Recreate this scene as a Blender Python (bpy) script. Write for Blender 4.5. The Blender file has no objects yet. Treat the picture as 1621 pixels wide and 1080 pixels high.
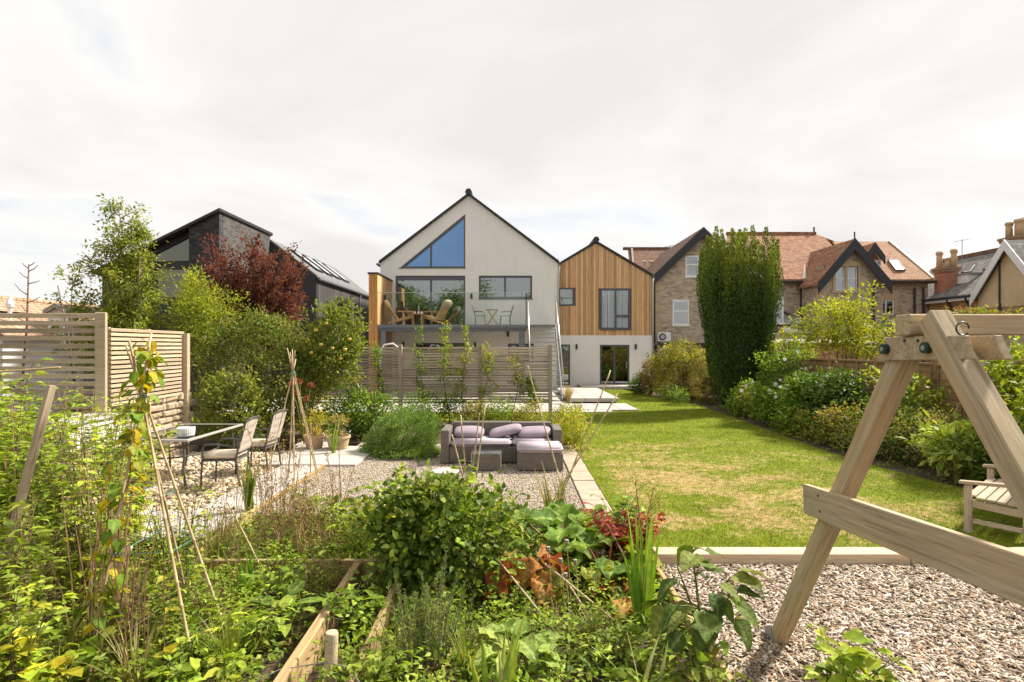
import bpy, bmesh, math, random
import numpy as np
from mathutils import Vector, Matrix
from mathutils.geometry import tessellate_polygon

SC = bpy.context.scene
C = SC.collection
R = math.radians
pi = math.pi

# ------------------------------------------------------------------ camera
cam_d = bpy.data.cameras.new('camera')
cam_d.sensor_width = 36.0
cam_d.lens = 36.0 * 900.0 / 1621.0
cam_d.shift_y = 8.0 / 1621.0
cam_d.clip_start = 0.05
cam_d.clip_end = 2000
cam = bpy.data.objects.new('camera', cam_d)
C.objects.link(cam)
cam.location = (0, 0, 2.1)
cam.rotation_euler = (R(90), 0, 0)
SC.camera = cam

# ------------------------------------------------------------------ world, sun, exposure
SUN = Vector((0.66, 0.33, 0.72)).normalized()
sun_el = math.asin(SUN.z)
sun_az = math.atan2(SUN.x, SUN.y)
w = bpy.data.worlds.new('World')
SC.world = w
w.use_nodes = True
nt = w.node_tree
for n in list(nt.nodes):
    nt.nodes.remove(n)
out = nt.nodes.new('ShaderNodeOutputWorld')
bg = nt.nodes.new('ShaderNodeBackground')
sky = nt.nodes.new('ShaderNodeTexSky')
sky.sky_type = 'NISHITA'
sky.sun_disc = False
sky.sun_elevation = sun_el
sky.sun_rotation = sun_az
sky.air_density = 1.0
sky.dust_density = 1.5
tc = nt.nodes.new('ShaderNodeTexCoord')
sep = nt.nodes.new('ShaderNodeSeparateXYZ')
nt.links.new(tc.outputs['Generated'], sep.inputs[0])
# cloud layer: project the direction on a flat cloud sheet so the cover stretches towards the horizon
addz = nt.nodes.new('ShaderNodeMath'); addz.operation = 'MAXIMUM'; addz.inputs[1].default_value = 0.0
nt.links.new(sep.outputs[2], addz.inputs[0])
addz2 = nt.nodes.new('ShaderNodeMath'); addz2.operation = 'ADD'; addz2.inputs[1].default_value = 0.16
nt.links.new(addz.outputs[0], addz2.inputs[0])
dv = nt.nodes.new('ShaderNodeVectorMath'); dv.operation = 'DIVIDE'
comb = nt.nodes.new('ShaderNodeCombineXYZ')
for i in range(3):
    nt.links.new(addz2.outputs[0], comb.inputs[i])
nt.links.new(tc.outputs['Generated'], dv.inputs[0])
nt.links.new(comb.outputs[0], dv.inputs[1])
n1 = nt.nodes.new('ShaderNodeTexNoise')
n1.inputs['Scale'].default_value = 0.85
n1.inputs['Detail'].default_value = 6
n1.inputs['Roughness'].default_value = 0.55
n1.inputs['Distortion'].default_value = 0.4
nt.links.new(dv.outputs[0], n1.inputs['Vector'])
cover = nt.nodes.new('ShaderNodeMapRange')
cover.inputs['From Min'].default_value = 0.30
cover.inputs['From Max'].default_value = 0.46
cover.inputs['To Min'].default_value = 0.5
cover.inputs['To Max'].default_value = 1.0
nt.links.new(n1.outputs[0], cover.inputs['Value'])
shade = nt.nodes.new('ShaderNodeMapRange')
shade.inputs['From Min'].default_value = 0.4
shade.inputs['From Max'].default_value = 0.66
shade.inputs['To Min'].default_value = 0.91
shade.inputs['To Max'].default_value = 0.74
nt.links.new(n1.outputs[0], shade.inputs['Value'])
ccol = nt.nodes.new('ShaderNodeVectorMath'); ccol.operation = 'SCALE'
ccol.inputs[0].default_value = (1.0, 0.985, 0.965)
nt.links.new(shade.outputs[0], ccol.inputs['Scale'])
skys = nt.nodes.new('ShaderNodeVectorMath'); skys.operation = 'SCALE'
skys.inputs['Scale'].default_value = 0.12
nt.links.new(sky.outputs[0], skys.inputs[0])
mixc = nt.nodes.new('ShaderNodeMix'); mixc.data_type = 'RGBA'
nt.links.new(cover.outputs[0], mixc.inputs['Factor'])
nt.links.new(skys.outputs[0], mixc.inputs['A'])
nt.links.new(ccol.outputs[0], mixc.inputs['B'])
nt.links.new(mixc.outputs['Result'], bg.inputs['Color'])
bg.inputs['Strength'].default_value = 0.55
nt.links.new(bg.outputs[0], out.inputs[0])

sl = bpy.data.lights.new('sun', 'SUN')
sl.energy = 4.4
sl.angle = R(6)
sl.color = (1.0, 0.93, 0.82)
sun = bpy.data.objects.new('sun', sl)
C.objects.link(sun)
sun.rotation_euler = SUN.to_track_quat('Z', 'Y').to_euler()

SC.view_settings.view_transform = 'Standard'
SC.view_settings.look = 'None'
SC.view_settings.gamma = 1.0
SC.view_settings.exposure = 1.08
SC.view_settings.use_curve_mapping = False
SC.render.engine = 'CYCLES'
SC.cycles.use_denoising = True
SC.cycles.max_bounces = 8
SC.cycles.transparent_max_bounces = 12
SC.cycles.diffuse_bounces = 3
SC.cycles.glossy_bounces = 3
SC.cycles.transmission_bounces = 6
SC.cycles.caustics_reflective = False
SC.cycles.caustics_refractive = False

# ------------------------------------------------------------------ helpers: objects
I4 = Matrix.Identity(4)
WM = {}
def T3(x, y=None, z=None):
    return Matrix.Translation(Vector(x) if y is None else Vector((x, y, z)))
def RZ(a):
    return Matrix.Rotation(a, 4, 'Z')
def link(o, parent=None, M=I4):
    C.objects.link(o)
    if parent is not None:
        o.parent = parent
        o.matrix_parent_inverse = WM[parent.name].inverted()
    o.matrix_basis = M
    WM[o.name] = M.copy()
    return o
def tag(o, label, cat, group=None, kind=None):
    if label: o['label'] = label
    if cat: o['category'] = cat
    if group: o['group'] = group
    if kind: o['kind'] = kind
    return o
def thing(name, label, cat, loc=(0, 0, 0), rz=0.0, group=None):
    o = bpy.data.objects.new(name, None)
    o.empty_display_size = 0.1
    link(o, None, T3(loc) @ RZ(rz))
    return tag(o, label, cat, group)
def kids(o):
    return [c for c in C.objects if c.parent is o]
def copy_tree(o, M, label=None, parent=None):
    idx = {}
    for c in C.objects:
        if c.parent is not None:
            idx.setdefault(c.parent.name, []).append(c)
    def rec(src, par):
        c = src.copy()
        C.objects.link(c)
        c.parent = par
        for k in idx.get(src.name, []):
            rec(k, c)
        return c
    c = rec(o, parent)
    c.matrix_basis = M
    WM[c.name] = M.copy()
    if label: c['label'] = label
    return c
def mesh_obj(name, me, m, parent=None, M=I4):
    o = bpy.data.objects.new(name, me)
    if m is not None and not me.materials:
        for mm in (m if isinstance(m, (list, tuple)) else [m]):
            me.materials.append(mm)
    return link(o, parent, M)

class MB:
    """collects faces, builds ONE mesh"""
    def __init__(s):
        s.v = []; s.f = []; s.m = []
    def add(s, vs, fs, mi=0):
        b = len(s.v)
        s.v += [tuple(v) for v in vs]
        for f in fs:
            s.f.append(tuple(i + b for i in f)); s.m.append(mi)
        return s
    def box(s, a, b, mi=0):
        x0, y0, z0 = a; x1, y1, z1 = b
        vs = [(x0,y0,z0),(x1,y0,z0),(x1,y1,z0),(x0,y1,z0),(x0,y0,z1),(x1,y0,z1),(x1,y1,z1),(x0,y1,z1)]
        return s.add(vs, [(0,3,2,1),(4,5,6,7),(0,1,5,4),(1,2,6,5),(2,3,7,6),(3,0,4,7)], mi)
    def mbox(s, M, size, mi=0):
        hx, hy, hz = (q / 2 for q in size)
        vs = [M @ Vector((x, y, z)) for z in (-hz, hz) for (x, y) in ((-hx,-hy),(hx,-hy),(hx,hy),(-hx,hy))]
        return s.add(vs, [(0,3,2,1),(4,5,6,7),(0,1,5,4),(1,2,6,5),(2,3,7,6),(3,0,4,7)], mi)
    def bar(s, p0, p1, w, t, up=(0,0,1), mi=0):
        M, L = bar_matrix(p0, p1, up)
        return s.mbox(M, (L, w, t), mi)
    def prism(s, pts, vec, mi=0):
        """polygon pts (3D, any plane) swept by vec"""
        n = len(pts); vec = Vector(vec)
        vs = [Vector(p) for p in pts] + [Vector(p) + vec for p in pts]
        nrm = Vector((0, 0, 0))
        for i in range(n):
            a, b = vs[i], vs[(i + 1) % n]
            nrm += a.cross(b)
        flip = nrm.dot(vec) > 0
        top = tuple(range(n, 2 * n)); bot = tuple(reversed(range(n)))
        sides = [(i, (i + 1) % n, n + (i + 1) % n, n + i) for i in range(n)]
        fs = [top, bot] + sides
        if not flip: fs = [tuple(reversed(f)) for f in fs]
        return s.add(vs, fs, mi)
    def tube(s, pts, rad, n=8, cap=True, mi=0):
        pts = [Vector(p) for p in pts]
        if not isinstance(rad, (list, tuple)): rad = [rad] * len(pts)
        vs = []; ref = None
        for i, p in enumerate(pts):
            d = (pts[min(i + 1, len(pts) - 1)] - pts[max(i - 1, 0)]).normalized()
            if ref is None:
                ref = Vector((1, 0, 0)) if abs(d.x) < 0.8 else Vector((0, 1, 0))
            a = (ref - d * ref.dot(d)).normalized(); ref = a
            b = d.cross(a)
            for k in range(n):
                t = 2 * pi * k / n
                vs.append(p + (a * math.cos(t) + b * math.sin(t)) * rad[i])
        fs = []
        for i in range(len(pts) - 1):
            for k in range(n):
                k2 = (k + 1) % n
                fs.append((i*n+k, i*n+k2, (i+1)*n+k2, (i+1)*n+k))
        if cap:
            fs.append(tuple(reversed(range(n))))
            fs.append(tuple((len(pts)-1)*n + k for k in range(n)))
        return s.add(vs, fs, mi)
    def lathe(s, prof, c=(0,0,0), n=24, mi=0, rib=0.0, nrib=0):
        vs = []; cx, cy, cz = c
        for (r, z) in prof:
            for k in range(n):
                t = 2*pi*k/n
                rr = r * (1 + (rib * math.cos(nrib * t) if rib else 0))
                vs.append((cx + rr*math.cos(t), cy + rr*math.sin(t), cz + z))
        fs = []
        for i in range(len(prof)-1):
            for k in range(n):
                k2 = (k+1) % n
                fs.append((i*n+k, i*n+k2, (i+1)*n+k2, (i+1)*n+k))
        fs.append(tuple(reversed(range(n))))
        fs.append(tuple((len(prof)-1)*n + k for k in range(n)))
        return s.add(vs, fs, mi)
    def mesh(s, name, smooth=False, uv=True):
        me = bpy.data.meshes.new(name)
        me.from_pydata(s.v, [], s.f)
        if any(s.m):
            me.polygons.foreach_set('material_index', s.m)
        if uv:
            face_uv(me)
        if smooth:
            me.polygons.foreach_set('use_smooth', [True]*len(me.polygons))
        me.update()
        return me
    def build(s, name, m, parent=None, M=I4, smooth=False, bevel=0.0):
        me = s.mesh(name, smooth)
        if bevel:
            bm = bmesh.new(); bm.from_mesh(me)
            bmesh.ops.bevel(bm, geom=[e for e in bm.edges], offset=bevel, segments=1, affect='EDGES', clamp_overlap=True)
            bm.to_mesh(me); bm.free(); face_uv(me)
        return mesh_obj(name, me, m, parent, M)

def face_uv(me):
    """UVs in metres: u runs level along each face, v up its slope"""
    if not me.uv_layers: me.uv_layers.new(name='UVMap')
    uvd = np.zeros(len(me.loops) * 2, dtype=np.float32)
    Z = Vector((0, 0, 1))
    for p in me.polygons:
        n = p.normal
        if abs(n.z) > 0.97: u = Vector((1, 0, 0)); v = Vector((0, 1, 0))
        else:
            u = Z.cross(n).normalized(); v = n.cross(u)
        for li in p.loop_indices:
            co = me.vertices[me.loops[li].vertex_index].co
            uvd[2*li] = co.dot(u); uvd[2*li+1] = co.dot(v)
    me.uv_layers[0].data.foreach_set('uv', uvd)

def bar_matrix(p0, p1, up=(0,0,1)):
    p0, p1, up = Vector(p0), Vector(p1), Vector(up)
    x = p1 - p0; L = x.length; x = x / L
    y = up.cross(x)
    if y.length < 1e-4: y = Vector((0, 1, 0)).cross(x)
    y.normalize(); z = x.cross(y)
    M = Matrix((x, y, z)).transposed().to_4x4()
    M.translation = (p0 + p1) / 2
    return M, L
_pc = {}
def piece_mesh(size, m, bev):
    key = (round(size[0],3), round(size[1],3), round(size[2],3), m.name, round(bev,4))
    if key in _pc: return _pc[key]
    bm = bmesh.new()
    bmesh.ops.create_cube(bm, size=1.0)
    for v in bm.verts:
        v.co = Vector((v.co.x*size[0], v.co.y*size[1], v.co.z*size[2]))
    if bev > 0:
        bmesh.ops.bevel(bm, geom=list(bm.edges), offset=bev, segments=1, affect='EDGES', clamp_overlap=True)
    me = bpy.data.meshes.new('piece')
    bm.to_mesh(me); bm.free()
    me.materials.append(m)
    face_uv(me)
    _pc[key] = me
    return me
def piece(name, c, size, m, parent=None, rot=None, bev=0.004):
    M = T3(c) @ (rot if rot is not None else I4)
    return mesh_obj(name, piece_mesh(size, m, bev), None, parent, M)
def bar(name, p0, p1, wd, th, m, parent=None, up=(0,0,1), bev=0.004):
    M, L = bar_matrix(p0, p1, up)
    return mesh_obj(name, piece_mesh((L, wd, th), m, bev), None, parent, M)

# ------------------------------------------------------------------ helpers: materials
MATS = {}
class NB:
    def __init__(s, name):
        s.m = bpy.data.materials.new(name); s.m.use_nodes = True
        s.t = s.m.node_tree
        for n in list(s.t.nodes): s.t.nodes.remove(n)
        s.o = s.t.nodes.new('ShaderNodeOutputMaterial')
    def n(s, typ, **kw):
        nd = s.t.nodes.new(typ)
        for k, v in kw.items():
            if k.startswith('_'): setattr(nd, k[1:], v)
            else: nd.inputs[k.replace('__', ' ')].default_value = v
        return nd
    def l(s, a, b): s.t.links.new(a, b)
    def ramp(s, fac, stops):
        r = s.t.nodes.new('ShaderNodeValToRGB')
        e = r.color_ramp.elements
        e[0].position = stops[0][0]; e[0].color = (*stops[0][1], 1)
        e[1].position = stops[-1][0]; e[1].color = (*stops[-1][1], 1)
        for p, c in stops[1:-1]:
            q = e.new(p); q.color = (*c, 1)
        s.l(fac, r.inputs[0]); return r.outputs[0]
    def noise(s, vec, scale, detail=4, rough=0.55, dist=0.0):
        n = s.n('ShaderNodeTexNoise', Scale=scale, Detail=detail, Roughness=rough, Distortion=dist)
        if vec is not None: s.l(vec, n.inputs['Vector'])
        return n.outputs[0]
    def mapr(s, v, a, b, c, d):
        n = s.n('ShaderNodeMapRange'); 
        for i, q in zip(('From Min','From Max','To Min','To Max'), (a,b,c,d)): n.inputs[i].default_value = q
        s.l(v, n.inputs['Value']); return n.outputs[0]
    def math(s, op, a, b=None):
        n = s.t.nodes.new('ShaderNodeMath'); n.operation = op
        for i, q in enumerate((a, b)):
            if q is None: continue
            if isinstance(q, (int, float)): n.inputs[i].default_value = q
            else: s.l(q, n.inputs[i])
        return n.outputs[0]
    def mix(s, fac, a, b, mode='MIX'):
        n = s.t.nodes.new('ShaderNodeMix'); n.data_type = 'RGBA'; n.blend_type = mode
        for k, q in (('Factor', fac), ('A', a), ('B', b)):
            if isinstance(q, (int, float)): n.inputs[k].default_value = q
            elif isinstance(q, tuple): n.inputs[k].default_value = (*q, 1) if len(q) == 3 else q
            else: s.l(q, n.inputs[k])
        return n.outputs['Result']
    def bump(s, h, strength=0.3, dist=0.01):
        b = s.n('ShaderNodeBump', Strength=strength, Distance=dist)
        s.l(h, b.inputs['Height']); return b.outputs[0]
    def pbr(s, col, rough=0.7, metal=0.0, spec=0.4, normal=None, coat=0.0):
        p = s.t.nodes.new('ShaderNodeBsdfPrincipled')
        if isinstance(col, tuple): p.inputs['Base Color'].default_value = (*col, 1)
        else: s.l(col, p.inputs['Base Color'])
        if isinstance(rough, (int, float)): p.inputs['Roughness'].default_value = rough
        else: s.l(rough, p.inputs['Roughness'])
        p.inputs['Metallic'].default_value = metal
        p.inputs['Specular IOR Level'].default_value = spec
        if coat: p.inputs['Coat Weight'].default_value = coat
        if normal is not None: s.l(normal, p.inputs['Normal'])
        return p.outputs[0]
    def out(s, sh):
        s.l(sh, s.o.inputs[0]); MATS[s.m.name] = s.m; return s.m
    def pos(s): return s.t.nodes.new('ShaderNodeNewGeometry').outputs['Position']
    def obj(s): return s.t.nodes.new('ShaderNodeTexCoord').outputs['Object']
    def uv(s): return s.t.nodes.new('ShaderNodeTexCoord').outputs['UV']
    def rnd(s): return s.t.nodes.new('ShaderNodeObjectInfo').outputs['Random']
    def scale(s, vec, sc):
        n = s.t.nodes.new('ShaderNodeVectorMath'); n.operation = 'MULTIPLY'
        s.l(vec, n.inputs[0]); n.inputs[1].default_value = sc; return n.outputs[0]
    def addv(s, vec, x):
        n = s.t.nodes.new('ShaderNodeVectorMath'); n.operation = 'ADD'
        s.l(vec, n.inputs[0]); s.l(x, n.inputs[1]); return n.outputs[0]

def m_plain(name, c1, c2=None, scale=6.0, rough=0.7, bump=0.0, bscale=40.0, metal=0.0, spec=0.4, stains=None):
    b = NB(name); p = b.pos()
    c2 = c2 or tuple(x*0.82 for x in c1)
    n = b.noise(p, scale, 5, 0.6)
    col = b.ramp(n, [(0.3, c2), (0.7, c1)])
    if stains:
        s = b.noise(b.scale(p, (1.2, 1.2, 0.35)), 1.5, 6, 0.65)
        f = b.mapr(s, 0.52, 0.75, 0, stains[1])
        col = b.mix(f, col, stains[0])
    nm = b.bump(b.noise(p, bscale, 4), bump, 0.01) if bump else None
    r = b.mapr(n, 0.3, 0.7, min(1, rough*1.1), rough*0.85)
    return b.out(b.pbr(col, r, metal, spec, nm))
def m_wood(name, light, dark, stain=None, grain=14.0, rough=0.75, axis=0, vary=0.35, green=None):
    """board along local axis; grain and tone differ from board to board"""
    b = NB(name); o = b.obj(); r = b.rnd()
    off = b.n('ShaderNodeCombineXYZ'); r37 = b.math('MULTIPLY', r, 37.0)
    for i in range(3): b.l(r37, off.inputs[i])
    v = b.addv(o, off.outputs[0])
    st = [grain, grain, grain]; st[axis] = grain * 0.06
    g = b.noise(b.scale(v, tuple(st)), 3.0, 6, 0.65, 0.6)
    st2 = [4.0]*3; st2[axis] = 0.6
    g2 = b.noise(b.scale(v, tuple(st2)), 1.5, 4, 0.6)
    st3 = [grain*3.2]*3; st3[axis] = grain*0.07
    g3 = b.noise(b.scale(v, tuple(st3)), 3.0, 3, 0.6, 0.3)
    g = b.math('ADD', b.math('MULTIPLY', g, 0.6), b.math('MULTIPLY', g3, 0.4))
    col = b.ramp(g, [(0.34, tuple(q*0.8 for q in dark)), (0.5, tuple((a+c)/2 for a, c in zip(light, dark))), (0.66, light)])
    if stain:
        col = b.mix(b.mapr(g2, 0.45, 0.72, 0, 0.8), col, stain)
    vo = b.n('ShaderNodeTexVoronoi', Scale=1.0); kst = [5.5]*3; kst[axis] = 1.6
    b.l(b.scale(v, tuple(kst)), vo.inputs['Vector'])
    col = b.mix(b.mapr(vo.outputs['Distance'], 0.05, 0.13, 0.75, 0.0), col, tuple(q*0.45 for q in dark))
    col = b.mix(b.mapr(g3, 0.27, 0.36, 0.7, 0.0), col, tuple(q*0.5 for q in dark))
    if green:
        col = b.mix(b.mapr(b.noise(b.pos(), 2.3, 5, 0.6), 0.5, 0.7, 0, 0.6), col, green)
    br = b.mapr(r, 0, 1, 1 - vary, 1 + vary * 0.5)
    mul = b.n('ShaderNodeVectorMath'); mul.operation = 'SCALE'
    b.l(col, mul.inputs[0]); b.l(br, mul.inputs['Scale'])
    nm = b.bump(g, 0.5, 0.006)
    return b.out(b.pbr(mul.outputs[0], rough, 0, 0.3, nm))
def m_leaf(name, trans=0.35, rough=0.5, tcol=(1.25, 1.2, 0.45), spec=0.35, bump=0.0):
    b = NB(name)
    a = b.n('ShaderNodeVertexColor'); a.layer_name = 'Col'
    n = b.noise(b.pos(), 30.0, 2)
    col = b.mix(1.0, a.outputs[0], b.ramp(n, [(0.3, (0.75, 0.75, 0.75)), (0.7, (1.15, 1.15, 1.1))]), 'MULTIPLY')
    nm = b.bump(b.noise(b.obj(), 38.0, 4, 0.6), bump, 0.02) if bump else None
    if bump: col = b.mix(1.0, col, b.ramp(b.noise(b.obj(), 22.0, 5, 0.65), [(0.3, (0.6, 0.62, 0.6)), (0.7, (1.25, 1.2, 1.1))]), 'MULTIPLY')
    p = b.pbr(col, rough, 0, spec, nm)
    tr = b.n('ShaderNodeBsdfTranslucent')
    tcl = b.mix(1.0, col, tcol, 'MULTIPLY')
    b.l(tcl, tr.inputs[0])
    mx = b.n('ShaderNodeMixShader'); mx.inputs[0].default_value = trans
    b.l(p, mx.inputs[1]); b.l(tr.outputs[0], mx.inputs[2])
    return b.out(mx.outputs[0])
def m_brick(name, cols, mortar, bw, bh, mw=0.012, rough=0.85, offset=0.5, bump=0.6, wob=0.02, patch=None):
    b = NB(name); u = b.uv()
    nz = b.n('ShaderNodeTexNoise', Scale=2.2, Detail=3.0); b.l(u, nz.inputs['Vector'])
    d = b.n('ShaderNodeVectorMath'); d.operation = 'SCALE'; d.inputs['Scale'].default_value = wob
    b.l(nz.outputs['Color'], d.inputs[0])
    v = b.addv(u, d.outputs[0])
    bt = b.n('ShaderNodeTexBrick', Scale=1.0)
    bt.offset = offset
    bt.inputs['Mortar Size'].default_value = mw
    bt.inputs['Brick Width'].default_value = bw
    bt.inputs['Row Height'].default_value = bh
    bt.inputs['Mortar Smooth'].default_value = 0.3
    bt.inputs['Color1'].default_value = (0, 0, 0, 1); bt.inputs['Color2'].default_value = (1, 1, 1, 1)
    bt.inputs['Mortar'].default_value = (0.5, 0.5, 0.5, 1)
    b.l(v, bt.inputs['Vector'])
    k = len(cols)
    col = b.ramp(bt.outputs['Color'], [(i/(k-1), c) for i, c in enumerate(cols)])
    col = b.mix(1.0, col, b.ramp(b.noise(u, 3.0, 6, 0.7), [(0.25, (0.68, 0.66, 0.64)), (0.75, (1.2, 1.18, 1.15))]), 'MULTIPLY')
    if patch:
        col = b.mix(b.mapr(b.noise(u, 0.6, 5, 0.65), 0.5, 0.72, 0, 0.7), col, patch)
    col = b.mix(bt.outputs['Fac'], col, mortar)
    h = b.math('SUBTRACT', b.noise(u, 25.0, 3), b.math('MULTIPLY', bt.outputs['Fac'], 1.2))
    return b.out(b.pbr(col, rough, 0, 0.2, b.bump(h, bump, 0.02)))
def m_glass(name, refl=0.12, tint=(0.8, 0.85, 0.85), gl=(0.9, 0.95, 1.0), rough=0.0):
    b = NB(name)
    tr = b.n('ShaderNodeBsdfTransparent'); tr.inputs[0].default_value = (*tint, 1)
    g = b.n('ShaderNodeBsdfGlossy'); g.inputs[0].default_value = (*gl, 1); g.inputs['Roughness'].default_value = rough
    wv = b.bump(b.noise(b.pos(), 1.3, 2), 0.04, 0.02); b.l(wv, g.inputs['Normal'])
    lw = b.n('ShaderNodeLayerWeight', Blend=0.5)
    f = b.math('ADD', b.math('MULTIPLY', b.math('POWER', lw.outputs['Facing'], 5.0), 0.9), 0.03+refl)
    mx = b.n('ShaderNodeMixShader'); b.l(f, mx.inputs[0]); b.l(tr.outputs[0], mx.inputs[1]); b.l(g.outputs[0], mx.inputs[2])
    return b.out(mx.outputs[0])

# colours ------------------------------------------------------------------
RENDER = m_plain('render_white', (0.80, 0.77, 0.73), (0.755, 0.725, 0.685), 0.8, 0.9, 0.15, 120, stains=((0.66, 0.61, 0.55), 0.5))
ANTHR = m_plain('anthracite_metal', (0.105, 0.112, 0.122), None, 5, 0.45, 0, metal=0.0)
GREYMET = m_plain('grey_steel', (0.16, 0.172, 0.19), None, 5, 0.45)
DARKTRIM = m_plain('dark_trim', (0.028, 0.028, 0.03), None, 5, 0.5)
BLACKPAINT = m_plain('black_paint', (0.02, 0.022, 0.026), (0.03, 0.032, 0.036), 4, 0.5)
WHITEPAINT = m_plain('white_paint', (0.78, 0.78, 0.77), (0.7, 0.7, 0.69), 3, 0.5)
STEEL = m_plain('stainless_steel', (0.55, 0.54, 0.52), None, 6, 0.35, metal=0.8)
GALV = m_plain('galvanised_steel', (0.33, 0.34, 0.35), (0.26, 0.27, 0.28), 8, 0.5, metal=0.3)
CEDAR = m_wood('cedar_cladding', (0.80, 0.52, 0.29), (0.60, 0.33, 0.145), None, 7, 0.65, vary=0.34)
CEDARLITE = m_wood('cedar_pale', (0.62, 0.32, 0.11), (0.45, 0.20, 0.06), None, 10, 0.65, vary=0.2)
GREYWOOD = m_wood('weathered_wood', (0.46, 0.365, 0.255), (0.24, 0.18, 0.115), (0.37, 0.26, 0.15), 14, 0.85, vary=0.3)
SCREENWOOD = m_wood('screen_wood', (0.60, 0.50, 0.40), (0.35, 0.275, 0.205), (0.50, 0.39, 0.29), 14, 0.85, vary=0.35)
PALEWOOD = m_wood('pale_sawn_wood', (0.62, 0.50, 0.36), (0.40, 0.29, 0.18), (0.52, 0.39, 0.25), 12, 0.85, vary=0.2)
SLATWOOD = m_wood('slat_fence_wood', (0.62, 0.52, 0.37), (0.36, 0.28, 0.18), (0.48, 0.37, 0.22), 12, 0.85, vary=0.25, green=(0.36, 0.32, 0.2))
SWINGWOOD = m_wood('swing_timber', (0.60, 0.49, 0.335), (0.28, 0.205, 0.12), (0.50, 0.345, 0.18), 9, 0.8, vary=0.1, green=(0.34, 0.33, 0.19))
BEDWOOD = m_wood('bed_sleeper_wood', (0.50, 0.36, 0.19), (0.28, 0.18, 0.08), (0.40, 0.26, 0.11), 10, 0.85, vary=0.25)
FENCEWOOD = m_wood('lap_fence_wood', (0.40, 0.245, 0.12), (0.24, 0.13, 0.06), (0.32, 0.2, 0.10), 12, 0.85, vary=0.3)
TEAK = m_wood('teak', (0.68, 0.42, 0.19), (0.48, 0.26, 0.10), None, 12, 0.5, vary=0.2)
BENCHWOOD = m_wood('bench_wood', (0.58, 0.47, 0.35), (0.32, 0.245, 0.17), (0.45, 0.34, 0.22), 12, 0.85, vary=0.15)
CANE = m_wood('bamboo_cane', (0.60, 0.45, 0.25), (0.38, 0.27, 0.14), (0.46, 0.38, 0.28), 6, 0.55, axis=2, vary=0.2)
BARK = m_plain('bark', (0.20, 0.15, 0.10), (0.10, 0.075, 0.05), 14, 0.9, 0.5, 40)
PALEBARK = m_plain('pale_bark', (0.34, 0.28, 0.20), (0.2, 0.16, 0.11), 14, 0.9, 0.4, 40)
REDTWIG = m_plain('red_twig', (0.22, 0.10, 0.07), (0.14, 0.06, 0.045), 14, 0.8)
DRYSTEM = m_plain('dry_stem', (0.42, 0.28, 0.15), (0.24, 0.14, 0.07), 9, 0.9)
GREENSTEM = m_plain('green_stem', (0.16, 0.18, 0.05), (0.10, 0.12, 0.03), 9, 0.7)
SOIL = m_plain('soil', (0.10, 0.066, 0.042), (0.05, 0.033, 0.021), 9, 1.0, 1.0, 25)
CONCRETE = m_plain('concrete', (0.56, 0.51, 0.45), (0.47, 0.43, 0.38), 2.5, 0.9, 0.2, 60, stains=((0.38, 0.34, 0.28), 0.4))
STONEPAVE = m_plain('stone_paving', (0.47, 0.435, 0.395), (0.39, 0.355, 0.32), 2.2, 0.85, 0.15, 60, stains=((0.28, 0.25, 0.20), 0.6))
PAVER = m_plain('garden_paver', (0.45, 0.36, 0.27), (0.33, 0.26, 0.19), 5, 0.95, 0.5, 60)
LEAF = m_leaf('leaf', 0.42, 0.55, spec=0.2)
LEAFGLOSS = m_leaf('leaf_glossy', 0.22, 0.5, spec=0.3)
CONIFER = m_leaf('conifer_leaf', 0.15, 0.6)
BIGLEAF = m_leaf('big_leaf', 0.28, 0.6, spec=0.2, bump=0.8)
BLADEM = m_leaf('blade_leaf', 0.3, 0.45)
FLOWER = m_leaf('petal', 0.3, 0.6, (1.0, 1.0, 1.0))
GLASS = m_glass('window_glass', 0.26, (0.62, 0.64, 0.60), (0.80, 0.84, 0.86))
GLASSBLUE = m_glass('sky_tinted_glass', 0.62, (0.30, 0.36, 0.42), (0.20, 0.36, 0.62))  # reflection of blue sky put into the gloss colour of the gable panes
GLASSCLEAR = m_glass('clear_glass', 0.015, (0.93, 0.96, 0.95))
TABLEGLASS = m_glass('table_glass', 0.12, (0.42, 0.42, 0.38))
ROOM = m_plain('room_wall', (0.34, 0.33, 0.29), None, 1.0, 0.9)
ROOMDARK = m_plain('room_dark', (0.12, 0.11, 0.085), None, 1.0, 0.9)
CURTAIN = m_plain('curtain', (0.52, 0.49, 0.42), (0.42, 0.39, 0.33), 3, 0.95)
STONE = m_brick('rubble_stone', [(0.30, 0.245, 0.185), (0.47, 0.385, 0.285), (0.58, 0.48, 0.36), (0.39, 0.32, 0.235)], (0.44, 0.37, 0.29), 0.25, 0.105, 0.012, wob=0.07)
STONEB = m_brick('grey_rubble_stone', [(0.28, 0.225, 0.175), (0.45, 0.36, 0.275), (0.56, 0.455, 0.345), (0.37, 0.29, 0.225)], (0.42, 0.345, 0.27), 0.28, 0.125, 0.012, wob=0.08)
BRICKC = m_brick('orange_stone', [(0.38, 0.20, 0.09), (0.56, 0.32, 0.14), (0.62, 0.38, 0.18), (0.45, 0.24, 0.12)], (0.48, 0.34, 0.21), 0.36, 0.12, 0.014, wob=0.05)
REDBRICK = m_brick('red_brick', [(0.33, 0.10, 0.05), (0.45, 0.17, 0.085), (0.40, 0.14, 0.07)], (0.42, 0.33, 0.26), 0.23, 0.085, 0.012)
DARKBRICK = m_brick('dark_brick', [(0.035, 0.036, 0.04), (0.058, 0.06, 0.066), (0.085, 0.086, 0.092)], (0.05, 0.05, 0.052), 0.23, 0.075, 0.008)
ASHLAR = m_plain('ashlar_stone', (0.52, 0.40, 0.25), (0.42, 0.31, 0.19), 4, 0.9, 0.2)
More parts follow.
